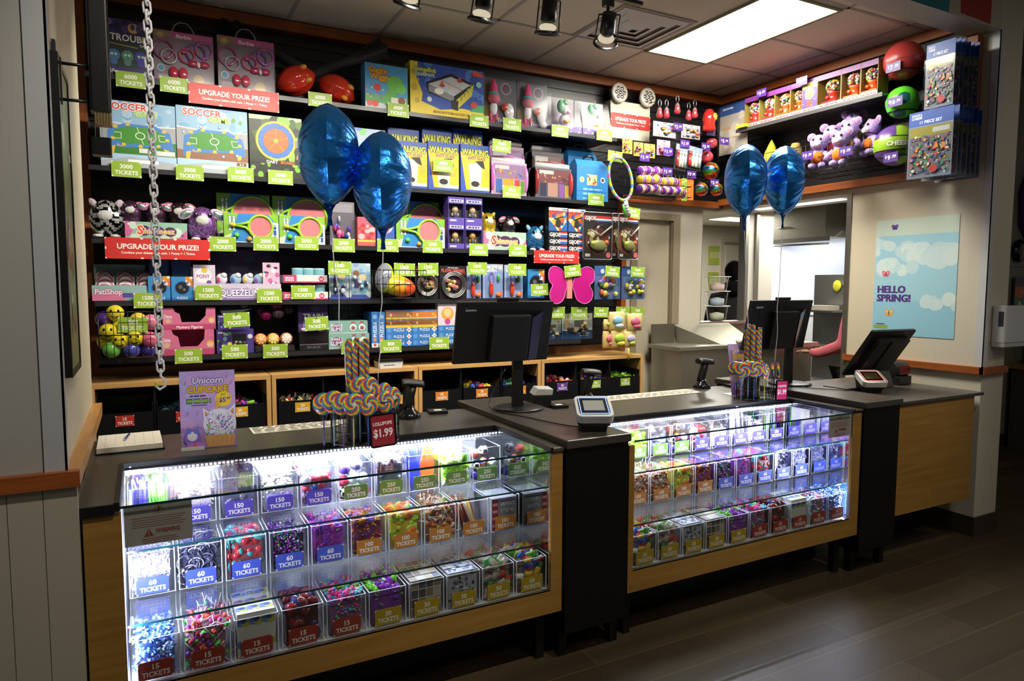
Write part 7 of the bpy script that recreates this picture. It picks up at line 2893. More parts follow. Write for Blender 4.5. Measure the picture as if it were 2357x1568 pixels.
x0, x1, x2 = 1.437, 1.622, 1.807
for side, xa, xb in (('left', x0, x1), ('right', x1 + .002, x2)):
 z = 1.2365
 for k in range(2):
  carton('puzzle_box', ('lower', 'upper')[k] + ' flat blue puzzle box in the ' + side + ' stack', 'box', (xa, xb, z, z + .044), .19, '#2f68ac', flat_puzzle, 4.5, 'blue puzzle boxes')
  z += .0446
 carton('puzzle_box', 'third flat blue and yellow puzzle box in the ' + side + ' stack', 'box', (xa, xb, z, z + .046), .19, '#2f68ac', lambda f: flat_puzzle(f).rect(0, .8, 1, 1, '#d8c03a'), 4.5, 'blue puzzle boxes')
 z += .0466
 carton('puzzle_box', 'brown and yellow picture puzzle box standing on the ' + side + ' stack', 'box', (xa, xb, z, z + .05), .06, '#b87a3a', eyes_art('#8a5a34', '#b8804a'), 4.5, 'blue puzzle boxes')
 z += .0506
 carton('puzzle_box', 'orange picture puzzle box standing on top of the ' + side + ' stack', 'box', (xa, xb, z, z + .06), .06, '#c87a3a', eyes_art('#c8783a' if side == 'right' else '#9a6a4a', '#d8a05a'), 4.5, 'blue puzzle boxes')
b = (1.813, 1.945, 1.235, 1.552)
carton('puzzle_box', 'white and orange picture puzzle box beside the left monitor edge', 'box', (b[0], b[1] + .05, 1.2365 + .135, b[3]), .05, '#c8c0c8', lambda f: f.rect(0, 0, 1, 1, '#d4c8d0').disc(.4, .45, .26, '#e09a4a').disc(.4, .5, .16, '#e8c08a').disc(.4, .15, .12, '#b84a8a').disc(.12, .9, .06, '#d86a8a').rect(.75, .85, .98, .97, '#e8e4e0').text('24', .86, .91, .08, '#c83a4a', .16), 4.5, 'blue puzzle boxes')
z = 1.2365
for k in range(3):
 carton('puzzle_box', ('lowest', 'middle', 'top')[k] + ' flat blue puzzle box half behind the left monitor', 'box', (b[0], b[1] + .07, z, z + .0445), .19, '#2f68ac', flat_puzzle, 4.5, 'blue puzzle boxes')
 z += .045


def ocean_art(f):
 f.rect(0, 0, 1, 1, '#9fb0ae').rect(0, .6, 1, 1, '#b8c4b4').poly([(0, .36), (.3, .3), (.6, .38), (1, .34), (1, 0), (0, 0)], '#2c4a74').poly([(0, .4), (.3, .34), (.6, .42), (1, .38), (1, .34), (.6, .37), (.3, .29), (0, .35)], '#d4dce0')
 f.rect(.36, .42, .78, .78, '#d4d0c4').rect(.4, .46, .74, .74, '#6a6a5e').rect(.1, .42, .22, .8, '#c8a46a').words(.72, .22, .36, .06, '#d8e0e8').words(.72, .13, .3, .03, '#b8c4d0').disc(.86, .86, .05, '#d86a4a')


for k, b in enumerate(((2.675, 2.846, 1.235, 1.396), (2.854, 3.138, 1.235, 1.436))):
 blister_pack(b, ('ocean toy pack half behind the left monitor', 'ocean toy pack with a boat scene right of the monitor')[k], 'toy pack', '#9fb0ae', ['#8a6a4a', '#c8a878', '#5a4a3a', '#3a3a34', '#b8b0a0'], 4.5, 'ocean_toy_pack', .03, ocean_art, 'ocean toy packs', 8, 5 + k)
for k, (b, cols, lab) in enumerate((((3.181, 3.298, 1.305, 1.39), ['#a8c83a', '#8ab02a'], 'green squishy pouch at the upper left'), ((3.218, 3.361, 1.299, 1.449), ['#8ab8cc', '#b8d0d8'], 'pale blue squishy pouch at the upper middle'), ((3.382, 3.517, 1.294, 1.433), ['#d86a8a', '#c8587a'], 'pink squishy pouch at the upper right'),
        ((3.176, 3.306, 1.162, 1.299), ['#d86a7a', '#d88a6a'], 'pink squishy pouch at the lower left'), ((3.239, 3.382, 1.159, 1.306), ['#a8c84a', '#d8c83a'], 'lime squishy pouch in front at the lower middle'), ((3.355, 3.458, 1.164, 1.295), ['#b8b0d8', '#a8c84a'], 'lilac squishy pouch at the lower right'))):
 w, h = b[1] - b[0], b[3] - b[2]
 yf = 4.42 - .02 * (k % 3)
 t = thing('squishy_pouch', lab + ' of the hanging cluster', 'toy pack', ((b[0] + b[1]) / 2, yf, b[2]), group='hanging squishy pouches')
 mb = MB('card')
 mb.loft([[(-w / 2, y_ * .5, z_ * h), (w / 2, y_ * .5, z_ * h), (w / 2, .03 - y_ * .5, z_ * h), (-w / 2, .03 - y_ * .5, z_ * h)] for z_, y_ in ((0, .028), (.15, .0), (.7, .0), (.85, .02), (1, .028))], '#d8c07a')
 mb.tube([(0, .014, h - .006), (0, 4.87 - yf, h + .004)], .0022, '#1c1c1e', 5, 'satin')
 mb.build('pouch', t)
 mb = MB('satin')
 mb.ell((0, -.004, h * .55), (w * .36, .016, h * .24), cols[0], 12, 8)
 mb.ell((w * .1, -.006, h * .26), (w * .3, .014, h * .14), cols[1], 10, 6)
 mb.build('squishy', t)
mb = MB('satin')
mb.cyl((0, 0, 0), (0, .0, -.09), .007, '#d8c838', 8)
tag(mb.build('hook_end', None, (3.371, 4.36, 1.16)), 'thin yellow rod hanging below the squishy pouches', 'rod')

# ------------------------------------------------------------------ base cabinets with prize bins
for k, (x0, x1) in enumerate(((-.28, .672), (.678, 1.625), (1.631, 2.592), (2.598, 3.55))):
 t = thing('base_cabinet', ('tan base cabinet at the left wall under the shelves', 'tan base cabinet behind the left lollipop stand', 'tan base cabinet behind the left monitor', 'tan base cabinet at the right end under the shelves')[k], 'cabinet', (x0, 4.40, 0))
 w = x1 - x0
 mb = MB('tan_frame')
 mb.box(0, w, 0, .45, 1.075, 1.10, '#c09658')
 mb.box(.0, w, .02, .45, .62, .645, '#c09658')
 mb.build('top_board', t)
 for x in (0, w - .025):
  mb = MB('tan_upright')
  mb.box(x, x + .025, 0, .45, .0, 1.075, '#c09658')
  mb.build('side_board', t)
 mb = MB('satin')
 mb.box(.025, w - .025, .43, .45, .0, 1.075, '#141417')
 for q_ in (1, 2):
  mb.box(w * q_ / 3 - .006, w * q_ / 3 + .006, .02, .43, .645, 1.075, '#17171a')
 mb.build('lining', t)
 mb = MB('satin')
 mb.box(.025, w - .025, .02, .03, .05, .62, '#17171a')
 mb.build('lower_door', t)

BACKBINS = [(-.115, 15, '#b8352c', None, 'pale empty trays'), (.19, 15, '#b8352c', ['#3a5a6a', '#6a9aa0', '#2a3a48'], 'teal glitter bangles'), (.49, 25, '#d8a42c', ['#c83a9a', '#8ac83a', '#7a3ab0'], 'pink and green charms'),
   (.86, 20, '#d8a42c', ['#d8d8c8', '#c8c83a', '#3a3a3a', '#c84a3a'], 'striped erasers'), (1.17, 20, '#d8a42c', None, 'dark packs'), (1.47, 20, '#d8a42c', None, 'black wallets'),
   (1.80, 75, '#d8842c', None, 'dark boxes'), (2.108, 75, '#d8842c', ['#d8c83a', '#c83a3a', '#3a4ab0', '#c8a82a'], 'yellow and red ducks'), (2.42, 75, '#d8842c', ['#4aa04a', '#4a3ab0', '#5a4ac0'], 'green and violet toys'),
   (2.784, 50, '#6a3a9a', ['#c83a3a', '#d8903a', '#d8d0d0', '#c8465a'], 'red and orange bouncy balls'), (3.091, 100, '#93b53a', ['#d8903a', '#3a3a9a', '#d86a2a'], 'orange toys'), (3.377, 100, '#93b53a', ['#8ac83a', '#7ab83a', '#9ad84a'], 'lime green slime')]
for k, (x, num, col, cols, what) in enumerate(BACKBINS):
 lab = 'black bin of %s, %s from the left in the base cabinets' % (what, (ORD + ['eleventh', 'twelfth'])[k])
 t = thing('storage_bin', lab, 'bin', (x, 4.405, .646), group='black storage bins')
 mb = MB('satin')
 w, h = .285, .285
 mb.box(-w / 2, w / 2, 0, .006, 0, h, '#131316')
 mb.box(-w / 2, -w / 2 + .005, .006, .36, 0, h + .05, '#131316')
 mb.box(w / 2 - .005, w / 2, .006, .36, 0, h + .05, '#131316')
 mb.box(-w / 2, w / 2, .36, .366, 0, h + .05, '#131316')
 mb.box(-w / 2 + .005, w / 2 - .005, .006, .36, h - .06, h - .055, '#101012')
 mb.build('bin_body', t)
 mb = MB('card')
 zs = .887 - .646
 mb.box(-.046, .046, -.002, -.0005, zs - .03, zs + .03, col)
 notched(mb.face((-.046, -.002, zs - .03), X, Z, .092, .06), col, '#e4e0d4', num)
 mb.build('price_label', t)
 rn = random.Random(k)
 if cols:
  mb = MB('gloss')
  big = 'balls' in what or 'ducks' in what or 'orange toys' in what
  for i in range(70 if big else 110):
   p = (rn.uniform(-.115, .115), rn.uniform(.03, .3), rn.uniform(0, .05))
   p = (p[0], p[1], p[2] * (1 - (p[0] / .13) ** 2) + .02)
   if big:
    mb.ell(p, .02, rn.choice(cols), 8, 6)
   else:
    mb.M = Matrix.Translation(p) @ rnd_rot(rn)
    piece(mb, 'bangle' if 'bangles' in what else ('squid' if 'slime' in what else 'pack'), rn, rn.choice(cols))
    mb.M = None
  o = mb.build('small_prizes', None, (x, 4.41, .646 + h - .054))
  tag(o, 'heap of %s in the %s black bin from the left' % (what, (ORD + ['eleventh', 'twelfth'])[k]), 'prizes', None, 'stuff')
mb = MB('satin')
mb.box(-.1, .1, 0, .12, 0, .012, '#b8b4a8')
mb.box(-.02, .09, -.01, .1, .013, .02, '#a8a49a')
o = mb.build('paper_tray', None, (-.115, 4.43, .646 + .235))
tag(o, 'pale flat trays lying in the leftmost black bin', 'tray')

t = thing('storage_box', 'white plastic box with a black lid on the base cabinets', 'box', (1.441, 4.46, 1.101))
mb = MB('satin')
mb.prism([(-.075, 0), (.075, 0), (.085, .045), (-.085, .045)], -.05, .07, '#cfcfcc', axis='y')
f = mb.face((-.075, -.05, 0), X, Z, .15, .045)
f.words(.42, .45, .5, .12, '#55554f')
mb.build('body', t)
mb = MB('satin')
mb.box(-.088, .088, -.056, .076, .046, .056, '#1b1b1c')
mb.build('lid', t)


# ================================================================== UPPER RIGHT DISPLAY
PUR = '#4f2d86'


def price_sign(c, txt, lab, right=False, rot=0.0, w=.10, h=.062, reach=.1):
 mb = MB('card')
 mb.box(-w / 2, w / 2, 0, .0015, -h / 2, h / 2, PUR)
 f = mb.face((-w / 2, 0, -h / 2), X, Z, w, h)
 f.rect(0, 0, 1, 1, '#462578')
 a, b = txt.split('.')
 f.text('$', .17, .6, .3, '#ece6f2', .1).text(a, .38, .5, .46, '#ece6f2', .3).text('.' + b, .72, .58, .3, '#ece6f2', .34)
 mb.tube([(0, .001, h * .3), (0, reach, h * .3)], .002, '#1c1c1e', 5, 'satin')
 o = mb.build('price_sign', None, c)
 o.rotation_euler = (0, rot, -PI / 2 if right else 0)
 return tag(o, lab, 'sign', 'purple price signs')


for c, t_, lab in (((4.023, 4.58, 2.989), '2.99', 'purple 2.99 price sign between the white eraser packs'), ((4.395, 4.58, 2.985), '5.99', 'purple 5.99 price sign under the red water toy'),
    ((3.578, 4.46, 2.678), '1.99', 'purple 1.99 price sign under the yellow pouches'), ((3.818, 4.46, 2.745), '1.99', 'purple 1.99 price sign right of the yellow pouches'),
    ((4.014, 4.48, 2.83), '1.29', 'purple 1.29 price sign above the marker packs'), ((3.766, 4.4, 2.572), '1.99', 'purple 1.99 price sign on the striped toy basket'),
    ((4.074, 4.46, 2.58), '7.99', 'purple 7.99 price sign above the orange and green strips'), ((4.315, 4.44, 2.527), '5.99', 'purple 5.99 price sign among the shiny rainbow balls'),
    ((4.264, 4.5, 2.833), '5.99', 'purple 5.99 price sign beside the pink ball'), ((4.416, 4.44, 2.884), '5.99', 'purple 5.99 price sign low on the big clear bag')):
 price_sign(c, t_, lab, reach=4.87 - c[1])
for c, t_, lab, r_ in (((4.44, 4.079, 3.202), '9.99', 'purple 9.99 price sign above the left gumball boxes', .3), ((4.44, 3.692, 3.196), '9.99', 'purple 9.99 price sign above the printed gumball box', .3),
     ((4.46, 2.978, 3.111), '7.99', 'purple 7.99 price sign on the red ball', .35), ((4.46, 2.957, 2.88), '10.99', 'purple 10.99 price sign on the green soccer ball', .05),
     ((4.36, 3.552, 2.615), '9.99', 'purple 9.99 price sign left on the plush basket', .05), ((4.36, 3.236, 2.594), '9.99', 'purple 9.99 price sign right on the plush basket', .05),
     ((4.42, 2.941, 2.51), '9.99', 'purple 9.99 price sign under the purple and green basketball', .0)):
 price_sign(c, t_, lab, True, 0, .11 if '10' in t_ else .10, reach=4.77 - c[0])

# emergency light box with its two lamps
b = (3.476, 3.892, 2.885, 3.193)
t = thing('emergency_light', 'white emergency light box with two round lamps on the back wall', 'emergency light', ((b[0] + b[1]) / 2, 4.79, b[2]))
w, h = b[1] - b[0], b[3] - b[2]
mb = MB('paint')
mb.box(-w / 2, w / 2, 0, .08, 0, h, '#cfc8b6')
mb.build('housing', t, bevel=.004)
for c in ((3.539, 4.76, 3.247), (3.835, 4.76, 3.246)):
 mb = MB('satin')
 mb.M = Matrix.Translation((c[0] - (b[0] + b[1]) / 2, -.03, c[2] - b[2])) @ Matrix.Rotation(PI / 2, 4, 'X')
 mb.lathe([(.02, -.06), (.05, -.05), (.078, -.01), (.08, .012), (.066, .016)], '#c9c5ba', 24)
 lamp = mb.build('lamp', t)
 mb = MB('chrome')
 mb.M = Matrix.Translation((c[0] - (b[0] + b[1]) / 2, -.048, c[2] - b[2]))
 for i in range(7):
  a = i * PI / 3
  r_ = .038 if i < 6 else 0
  mb.ell((r_ * math.cos(a), 0, r_ * math.sin(a)), (.017, .006, .017), '#d8d6d0', 10, 6)
 mb.build('lamp_lens', lamp)
 mb = MB('satin')
 mb.cyl((c[0] - (b[0] + b[1]) / 2, .03, h), (c[0] - (b[0] + b[1]) / 2, .0, c[2] - b[2] - .06), .012, '#b8b4a8', 8)
 mb.build('lamp_arm', t)
banner((b[0] + b[1]) / 2, 4.786, 3.035, w * 1.0, .115, 'red upgrade banner stuck on the white emergency light box')

# keychains
for k, c in enumerate(((3.837, 4.6, 3.078), (3.877, 4.56, 3.074), (3.992, 4.56, 3.123), (4.153, 4.6, 3.094), (4.184, 4.56, 3.11))):
 t = thing('keychain', 'small red bell keychain hanging at the top, ' + ORD[k] + ' from the left of five', 'keychain', c, group='red keychains')
 mb = MB('gloss')
 mb.lathe([(.012, .05), (.02, .03), (.028, -.02), (.02, -.035), (0, -.038)], ['#8a6a70', '#a83a44', '#b8303c', '#a82a34'], 12)
 mb.build('capsule', t)
 mb = MB('metal')
 mb.tube([(.016 * math.cos(i * PI / 6), 0, .085 + .03 * math.sin(i * PI / 6)) for i in range(12)], .0025, '#a8a4a8', 5, closed=True)
 mb.tube([(0, 0, .11), (0, 4.87 - c[1], .115)], .0025, '#1c1c1e', 5, 'satin')
 mb.build('ring', t)


def hang_pack(b, yf, lab, name, base, cols, seed, n=10, mat='blister', group=None):
 return blister_pack(b, lab, 'toy pack', base, cols, yf, name, .03, lambda f: f.rect(0, 0, 1, 1, base).blobs(14, cols, .05, .1, .95, .9, .04, .1, seed), group, n, seed, True)


hang_pack((3.782, 4.024, 2.897, 3.018), 4.58, 'white pack of small striped erasers left of the 2.99 sign', 'eraser_pack', '#b8b4bc', ['#d8d8d8', '#c84a4a', '#4a5ab0', '#d8c84a'], 2)
hang_pack((4.086, 4.295, 2.912, 3.028), 4.58, 'white pack of small striped erasers right of the 2.99 sign', 'eraser_pack', '#b8b4bc', ['#d8d8d8', '#c84a4a', '#5a5a6a', '#d8b84a'], 3)
for k, b in enumerate(((3.393, 3.491, 2.704, 2.822), (3.505, 3.601, 2.693, 2.802), (3.61, 3.721, 2.69, 2.8), (3.742, 3.879, 2.72, 2.845))):
 hang_pack(b, 4.48, ('leftmost yellow', 'second yellow', 'third yellow', 'pink and white')[k] + ' small pouch in the row under the emergency light', 'toy_pouch', ['#d8c04a', '#c8b84a', '#d8b84a', '#c89ab0'][k], ['#d86a3a', '#6a3a8a', '#e8dcb0', '#4a8ab0', '#c83a5a'], 4 + k, 6)
for k, b in enumerate(((3.905, 4.031, 2.61, 2.822), (4.032, 4.195, 2.626, 2.818))):
 w, h = b[1] - b[0], b[3] - b[2]
 t = thing('marker_pack', ('left', 'right')[k] + ' clear pack of chunky coloured markers under the 1.29 sign', 'marker pack', ((b[0] + b[1]) / 2, 4.47, b[2]), rot=(0, .12, 0), group='marker packs')
 mb = MB('card')
 mb.box(-w / 2, w / 2, .02, .023, 0, h, '#2a2c34')
 mb.face((-w / 2, .02, 0), X, Z, w, h).rect(0, 0, 1, 1, '#30323a').rect(0, .78, 1, 1, '#7a8a9a')
 mb.tube([(0, .01, h - .01), (0, .4, h - .01)], .002, '#1c1c1e', 5, 'satin')
 mb.build('backing_card', t)
 for i, c in enumerate(('#c8302c', '#e4e0d8', '#c8d8a0', '#7a8a9a')):
  mb = MB('gloss')
  x = -w * .33 + w * .22 * i
  mb.cyl((x, .009, h * .12), (x, .009, h * .58), w * .09, c, 8)
  mb.cyl((x, .009, h * .58), (x, .009, h * .74), w * .08, '#c8302c' if i == 0 else '#b8c0c8', 8)
  mb.build('marker', t)
b = (3.456, 3.965, 2.371, 2.601)
wire_basket('black wire basket of purple striped toys over the door', b[0], b[1], 4.34, 4.62, b[2], b[3] - .06, 12)
k = 0
for row, (z, y) in enumerate(((b[2] + .045, 4.39), (b[2] + .125, 4.42), (b[2] + .20, 4.46))):
 for i in range((6, 5, 4)[row]):
  mb = MB('gloss')
  cs = ['#5a2a8a', '#d8b83a', '#7a3aa8', '#e8dcc0', '#5a2a8a', '#c84a8a', '#d8a83a', '#6a349a']
  mb.lathe([(.0, -.05)] + [(.034 + .003 * (j % 2), -.05 + j * .0125) for j in range(9)] + [(0, .051)], cs[row:] + cs[:row], 12)
  o = mb.build('striped_coil_toy', None, (b[0] + .045 + i * .078 + .03 * row, y, z))
  o.rotation_euler = (PI / 2 * .3, PI / 2 + .2 * ((i % 3) - 1), .9)
  tag(o, 'purple and yellow striped coil toy in the wire basket, ' + ('bottom', 'middle', 'top')[row] + ' row', 'toy', 'striped coil toys, ' + ('bottom', 'middle', 'top')[row] + ' row')
for i, (x0_, x1_, c, c2) in enumerate(((1556, 1566, '#d8682a', '#c85a20'), (1570, 1582, '#7a9a3a', '#b8c86a'), (1586, 1600, '#e0702a', '#d8602a'))):
 b = ((3.926, 3.978, 2.367, 2.538), (3.979, 4.035, 2.361, 2.546), (4.04, 4.107, 2.371, 2.557))[i]
 mb = MB('gloss')
 w, h = b[1] - b[0], b[3] - b[2]
 mb.box(-w / 2, w / 2, 0, .01, 0, h, c)
 f = mb.face((-w / 2, 0, 0), X, Z, w, h)
 f.rect(0, 0, 1, 1, c)
 for q_ in range(4):
  f.poly([(0, q_ * .25), (1, q_ * .25 + .15), (1, q_ * .25 + .22), (0, q_ * .25 + .07)], c2)
 mb.tube([(0, .005, h - .004), (0, 4.87 - 4.47, h - .004)], .002, '#1c1c1e', 5, 'satin')
 o = mb.build('slap_band', None, ((b[0] + b[1]) / 2, 4.47, b[2]))
 tag(o, ('left orange', 'middle green', 'right bright orange')[i] + ' flat band toy hanging over the door', 'toy')
for c, r_, lab in (((4.344, 4.52, 2.638), .075, 'large shiny rainbow ball over the door'), ((4.184, 4.46, 2.466), .058, 'shiny rainbow ball at lower left over the door'), ((4.356, 4.46, 2.477), .056, 'dark shiny rainbow ball at lower right over the door')):
 mb = MB('foil')
 mb.ell((0, 0, 0), r_, None, 24, 16, fn=lambda x, y, z: ['#c83a2a', '#d8a02a', '#4a9a3a', '#2a6aa8', '#2a2a34', '#5aa0b0'][int((math.atan2(x + .6 * z, z - .3 * x) + PI) / (2 * PI) * 11 + z * 2) % 6])
 mb.tube([(0, 0, r_), (0, .05, r_ + .02), (0, 4.87 - c[1], r_ + .02)], .002, '#1c1c1e', 5, 'satin')
 tag(mb.build('rainbow_ball', None, c), lab, 'ball', 'shiny rainbow balls')
for c, r_, lab in (((4.352, 4.58, 2.766), .055, 'pink ball over the door, lower of two'), ((4.461, 4.64, 2.906), .05, 'dark pink ball over the door, upper of two')):
 mb = MB('gloss')
 mb.ell((0, 0, 0), r_, '#b8424e', 18, 12)
 mb.tube([(0, 0, r_), (0, 4.87 - c[1], r_ + .01)], .002, '#1c1c1e', 5, 'satin')
 tag(mb.build('rubber_ball', None, c), lab, 'ball')
c = (4.367, 4.58, 3.085)
t = thing('water_toy', 'red water tank toy with a yellow badge hanging near the corner', 'toy', c)
mb = MB('gloss')
mb.lathe([(.05, -.1), (.058, -.08), (.05, -.03), (.06, .0), (.05, .05), (.03, .085), (0, .09)], '#b82a24', 16)
mb.build('tank', t)
mb = MB('gloss')
mb.ell((.02, -.052, .02), (.026, .01, .032), '#b8a83a', 12, 8)
mb.tube([(0, 0, .09), (0, .29, .095)], .002, '#1c1c1e', 5, 'satin')
mb.build('badge', t)

# everything on the right wall faces left: a pack built facing the counter is turned by minus 90 degrees


def rface(mb, w, h, z=0):
 return mb.face((-w / 2, 0, z), X, Z, w, h)


def rthing(name, lab, cat, x, y, z, group=None):
 return thing(name, lab, cat, (x, y, z), -PI / 2, group)


b = (4.616, 4.296, 2.794, 3.213)
t = rthing('party_bag_pack', 'big clear bag with a blue header hanging in the right corner', 'toy pack', 4.5, (b[0] + b[1]) / 2, b[2])
w, h = b[0] - b[1], b[3] - b[2]
mb = MB('card')
mb.box(-w / 2, w / 2, .03, .034, 0, h, '#b8ae9c')
f = mb.face((-w / 2, .03, 0), X, Z, w, h)
f.rect(0, 0, 1, 1, '#bcb2a0').rect(0, .8, 1, 1, '#3a5a9a').words(.3, .93, .4, .035, '#d8dce8').disc(.55, .45, .16, '#d8d0c0').rect(.1, .3, .9, .34, '#a89a80').rect(.12, .5, .4, .56, '#c8a070').blobs(12, ['#d0c8b8', '#c8b890', '#a8b0b8'], .05, .08, .95, .78, .04, .09, 4)
mb.tube([(0, .02, h - .02), (0, .27, h - .02)], .0025, '#1c1c1e', 5, 'satin')
mb.build('backing_card', t)
mb = MB('blister')
mb.box(-w / 2, w / 2, 0, .028, 0, h, '#ffffff')
mb.build('clear_bag', t)

# shelf and gumball machine boxes
z0 = 2.965
t = rthing('display_shelf', 'grey edged shelf of gumball machine boxes on the right wall', 'shelf', 4.46, 3.70, z0)
mb = MB('satin')
mb.box(-.655, .655, 0, .31, -.02, -.002, '#3a3a3c')
mb.build('board', t)
mb = MB('satin')
mb.box(-.655, .655, -.006, 0, -.028, 0, '#3c3b3b')
mb.build('price_rail', t)


def gum_box(y0, y1, zt, lab, body, closed=False):
 w, h = y0 - y1, zt - z0
 t = rthing('gumball_machine_box', lab, 'box', 4.475, (y0 + y1) / 2, z0, 'gumball machine boxes on the right wall shelf')
 mb = MB('card')
 mb.box(-w / 2, w / 2, .11, .115, 0, h, '#a89a5a')
 if closed:
  mb.box(-w / 2, w / 2, 0, .11, 0, h, '#4a2d84')
  rface(mb, w, h).rect(0, 0, 1, 1, '#4a2d84').rect(0, .72, 1, 1, '#d8c46a').rect(0, .9, 1, 1, '#5a2d7a').disc(.5, .55, .17, '#e0d8c8').disc(.5, .55, .15, '#8ab04a').rect(.3, .14, .7, .38, '#b8322c').blobs(12, ['#d8d8e8', '#c84a6a', '#d8c84a'], 0, .1, 1, .7, .012, .025, 3)
 else:
  mb.face((-w / 2, .11, 0), X, Z, w, h).rect(0, 0, 1, 1, '#b8a85a').rect(0, .3, .2, .6, '#4a2d84')
  mb.box(-w / 2, -w / 2 + .003, 0, .11, 0, h, '#8a7a3a')
  mb.box(w / 2 - .003, w / 2, 0, .11, 0, h, '#8a7a3a')
  mb.box(-w / 2, w / 2, 0, .11, h - .004, h, '#6a2d72')
  mb.box(-w / 2, w / 2, -.002, 0, h * .84, h, '#6a2d72')
  rface(mb, w, h * .16, h * .84).rect(0, 0, 1, 1, '#7a3a82' if len(lab) % 2 else '#8a5a9a').rect(.55, .0, .95, .3, '#5a2262')
 mb.box(-w / 2, w / 2, -.002, .0, 0, h * .12, '#d8c8b8')
 f = mb.face((-w / 2, -.002, 0), X, Z, w, h * .12)
 f.rect(0, 0, 1, 1, '#d8cabc').words(.5, .5, .8, .4, '#b83a3a')
 mb.build('carton', t)
 if closed:
  return
 mb = MB('gloss')
 rr = min(w * .40, .052)
 zc = h * .62
 mb.lathe([(rr * .98, 0), (rr * .66, .012), (rr * .6, h * .26), (rr * .85, h * .31)], body, 16, o=(0, .05, h * .14))
 mb.cyl((-.3 * rr, .05 - rr * .6, h * .3), (-.3 * rr, .05 - rr * .95, h * .28), rr * .26, body, 10)
 mb.box(-rr * 1.1, rr * 1.1, .05 - rr, .05 + rr * .9, h * .12, h * .12 + .012, body)
 mb.build('machine_base', t)
 mb = MB('gloss')
 rn = random.Random(len(lab))
 for i in range(60):
  d = Vector((rn.gauss(0, 1), -abs(rn.gauss(0, 1)), rn.gauss(0, 1))).normalized() * rr * .86
  mb.ell((d.x, .05 + d.y, zc + d.z), rr * .2, rn.choice(['#d8d0c8', '#c83a3a', '#d8b83a', '#3a7a4a', '#e8e4e0', '#3a4a8a', '#d87a3a', '#4a3a34']), 6, 4)
 mb.ell((0, .055, zc), rr * .8, '#8a7a6a', 12, 8)
 mb.build('gumballs', t)


EDG = [4.281, 4.125, 3.971, 3.82, 3.708, 3.578, 3.378, 3.224, 3.092]
NM = ['leftmost red gumball machine box on the right wall shelf', 'second gumball machine box from the left, red machine', 'third gumball machine box from the left, orange machine', 'fourth gumball machine box from the left, orange machine',
 'closed purple printed gumball box in the middle of the shelf', 'red gumball machine box just right of the printed purple one', 'orange gumball machine box, second from the right end', 'orange gumball machine box at the right end of the shelf']
for i in range(8):
 gum_box(EDG[i], EDG[i + 1] + .002, 3.205, NM[i], '#c8322a' if i in (0, 1, 5) else '#e0582a', i == 4)
mb = MB('card')
mb.box(-.05, .05, 0, .04, 0, .025, '#c8b42a')
o = mb.build('yellow_carton', None, (4.47, EDG[0] - .01, z0 + .001))
o.rotation_euler = (0, 0, -PI / 2)
o.location.x = 4.425
o.location.z = z0 + .001
tag(o, 'flat yellow carton at the left end of the gumball shelf', 'carton')

# big balls on wire rings


def big_ball(c, r_, fn, lab, name='play_ball'):
 t = thing(name, lab, 'ball', c)
 mb = MB('satin')
 mb.ell((0, 0, 0), r_, None, 80, 56, fn=fn)
 o = mb.build('ball', t)
 mb = MB('satin')
 mb.tube([(.0 + r_ * .8 * math.cos(i * PI / 12), r_ * .8 * math.sin(i * PI / 12), -r_ * .62) for i in range(24)], .004, '#101012', 6, closed=True)
 mb.tube([(r_ * .8, 0, -r_ * .62), (4.772 - c[0], 0, -r_ * .62)], .004, '#101012', 6)
 mb.build('wire_ring', t)


big_ball((4.58, 2.985, 3.17), .125, lambda x, y, z: '#8a7a3a' if (y > .35 and z > .62) else ('#8f2f2c' if abs(z + .1) < .03 else '#b03a38'), 'dull red ball near the top of the right wall', 'red_ball')
big_ball((4.58, 2.981, 2.895), .105, lambda x, y, z: '#1f5a5a' if max(Vector((x, y, z)).normalized().dot(Vector(v).normalized()) for v in ((-.75, -.6, .1), (-.6, -.2, -.9), (-.2, .3, 1), (-.5, 1, -.2))) > .93 else '#5fd02a', 'bright green soccer ball with dark patches on the right wall', 'soccer_ball')
bc = (4.56, 3.006, 2.612)
big_ball(bc, .135, lambda x, y, z: '#18181a' if abs(z - .28) < .025 or abs(z + .38) < .025 else ('#5a3a80' if (z > .3 or z < -.4) and y > -.75 + .5 * abs(z) else '#8ab02a'), 'purple and green basketball low on the right wall', 'basketball')
mb = MB('card')
f_ = [(-1, 0)]
vs, fs, wd = text_geo('CHEESE')
s_ = .03
P_ = []
for x, y in vs:
 a = -((x - wd / 2) * s_ + .03) / .135
 P_.append((-.137 * math.cos(a), .137 * math.sin(a), y * s_ - .02))
mb.add(P_, fs, '#e8e4da')
o = mb.build('lettering', bpy.data.objects['basketball'])
o.rotation_euler = (0, 0, .5)


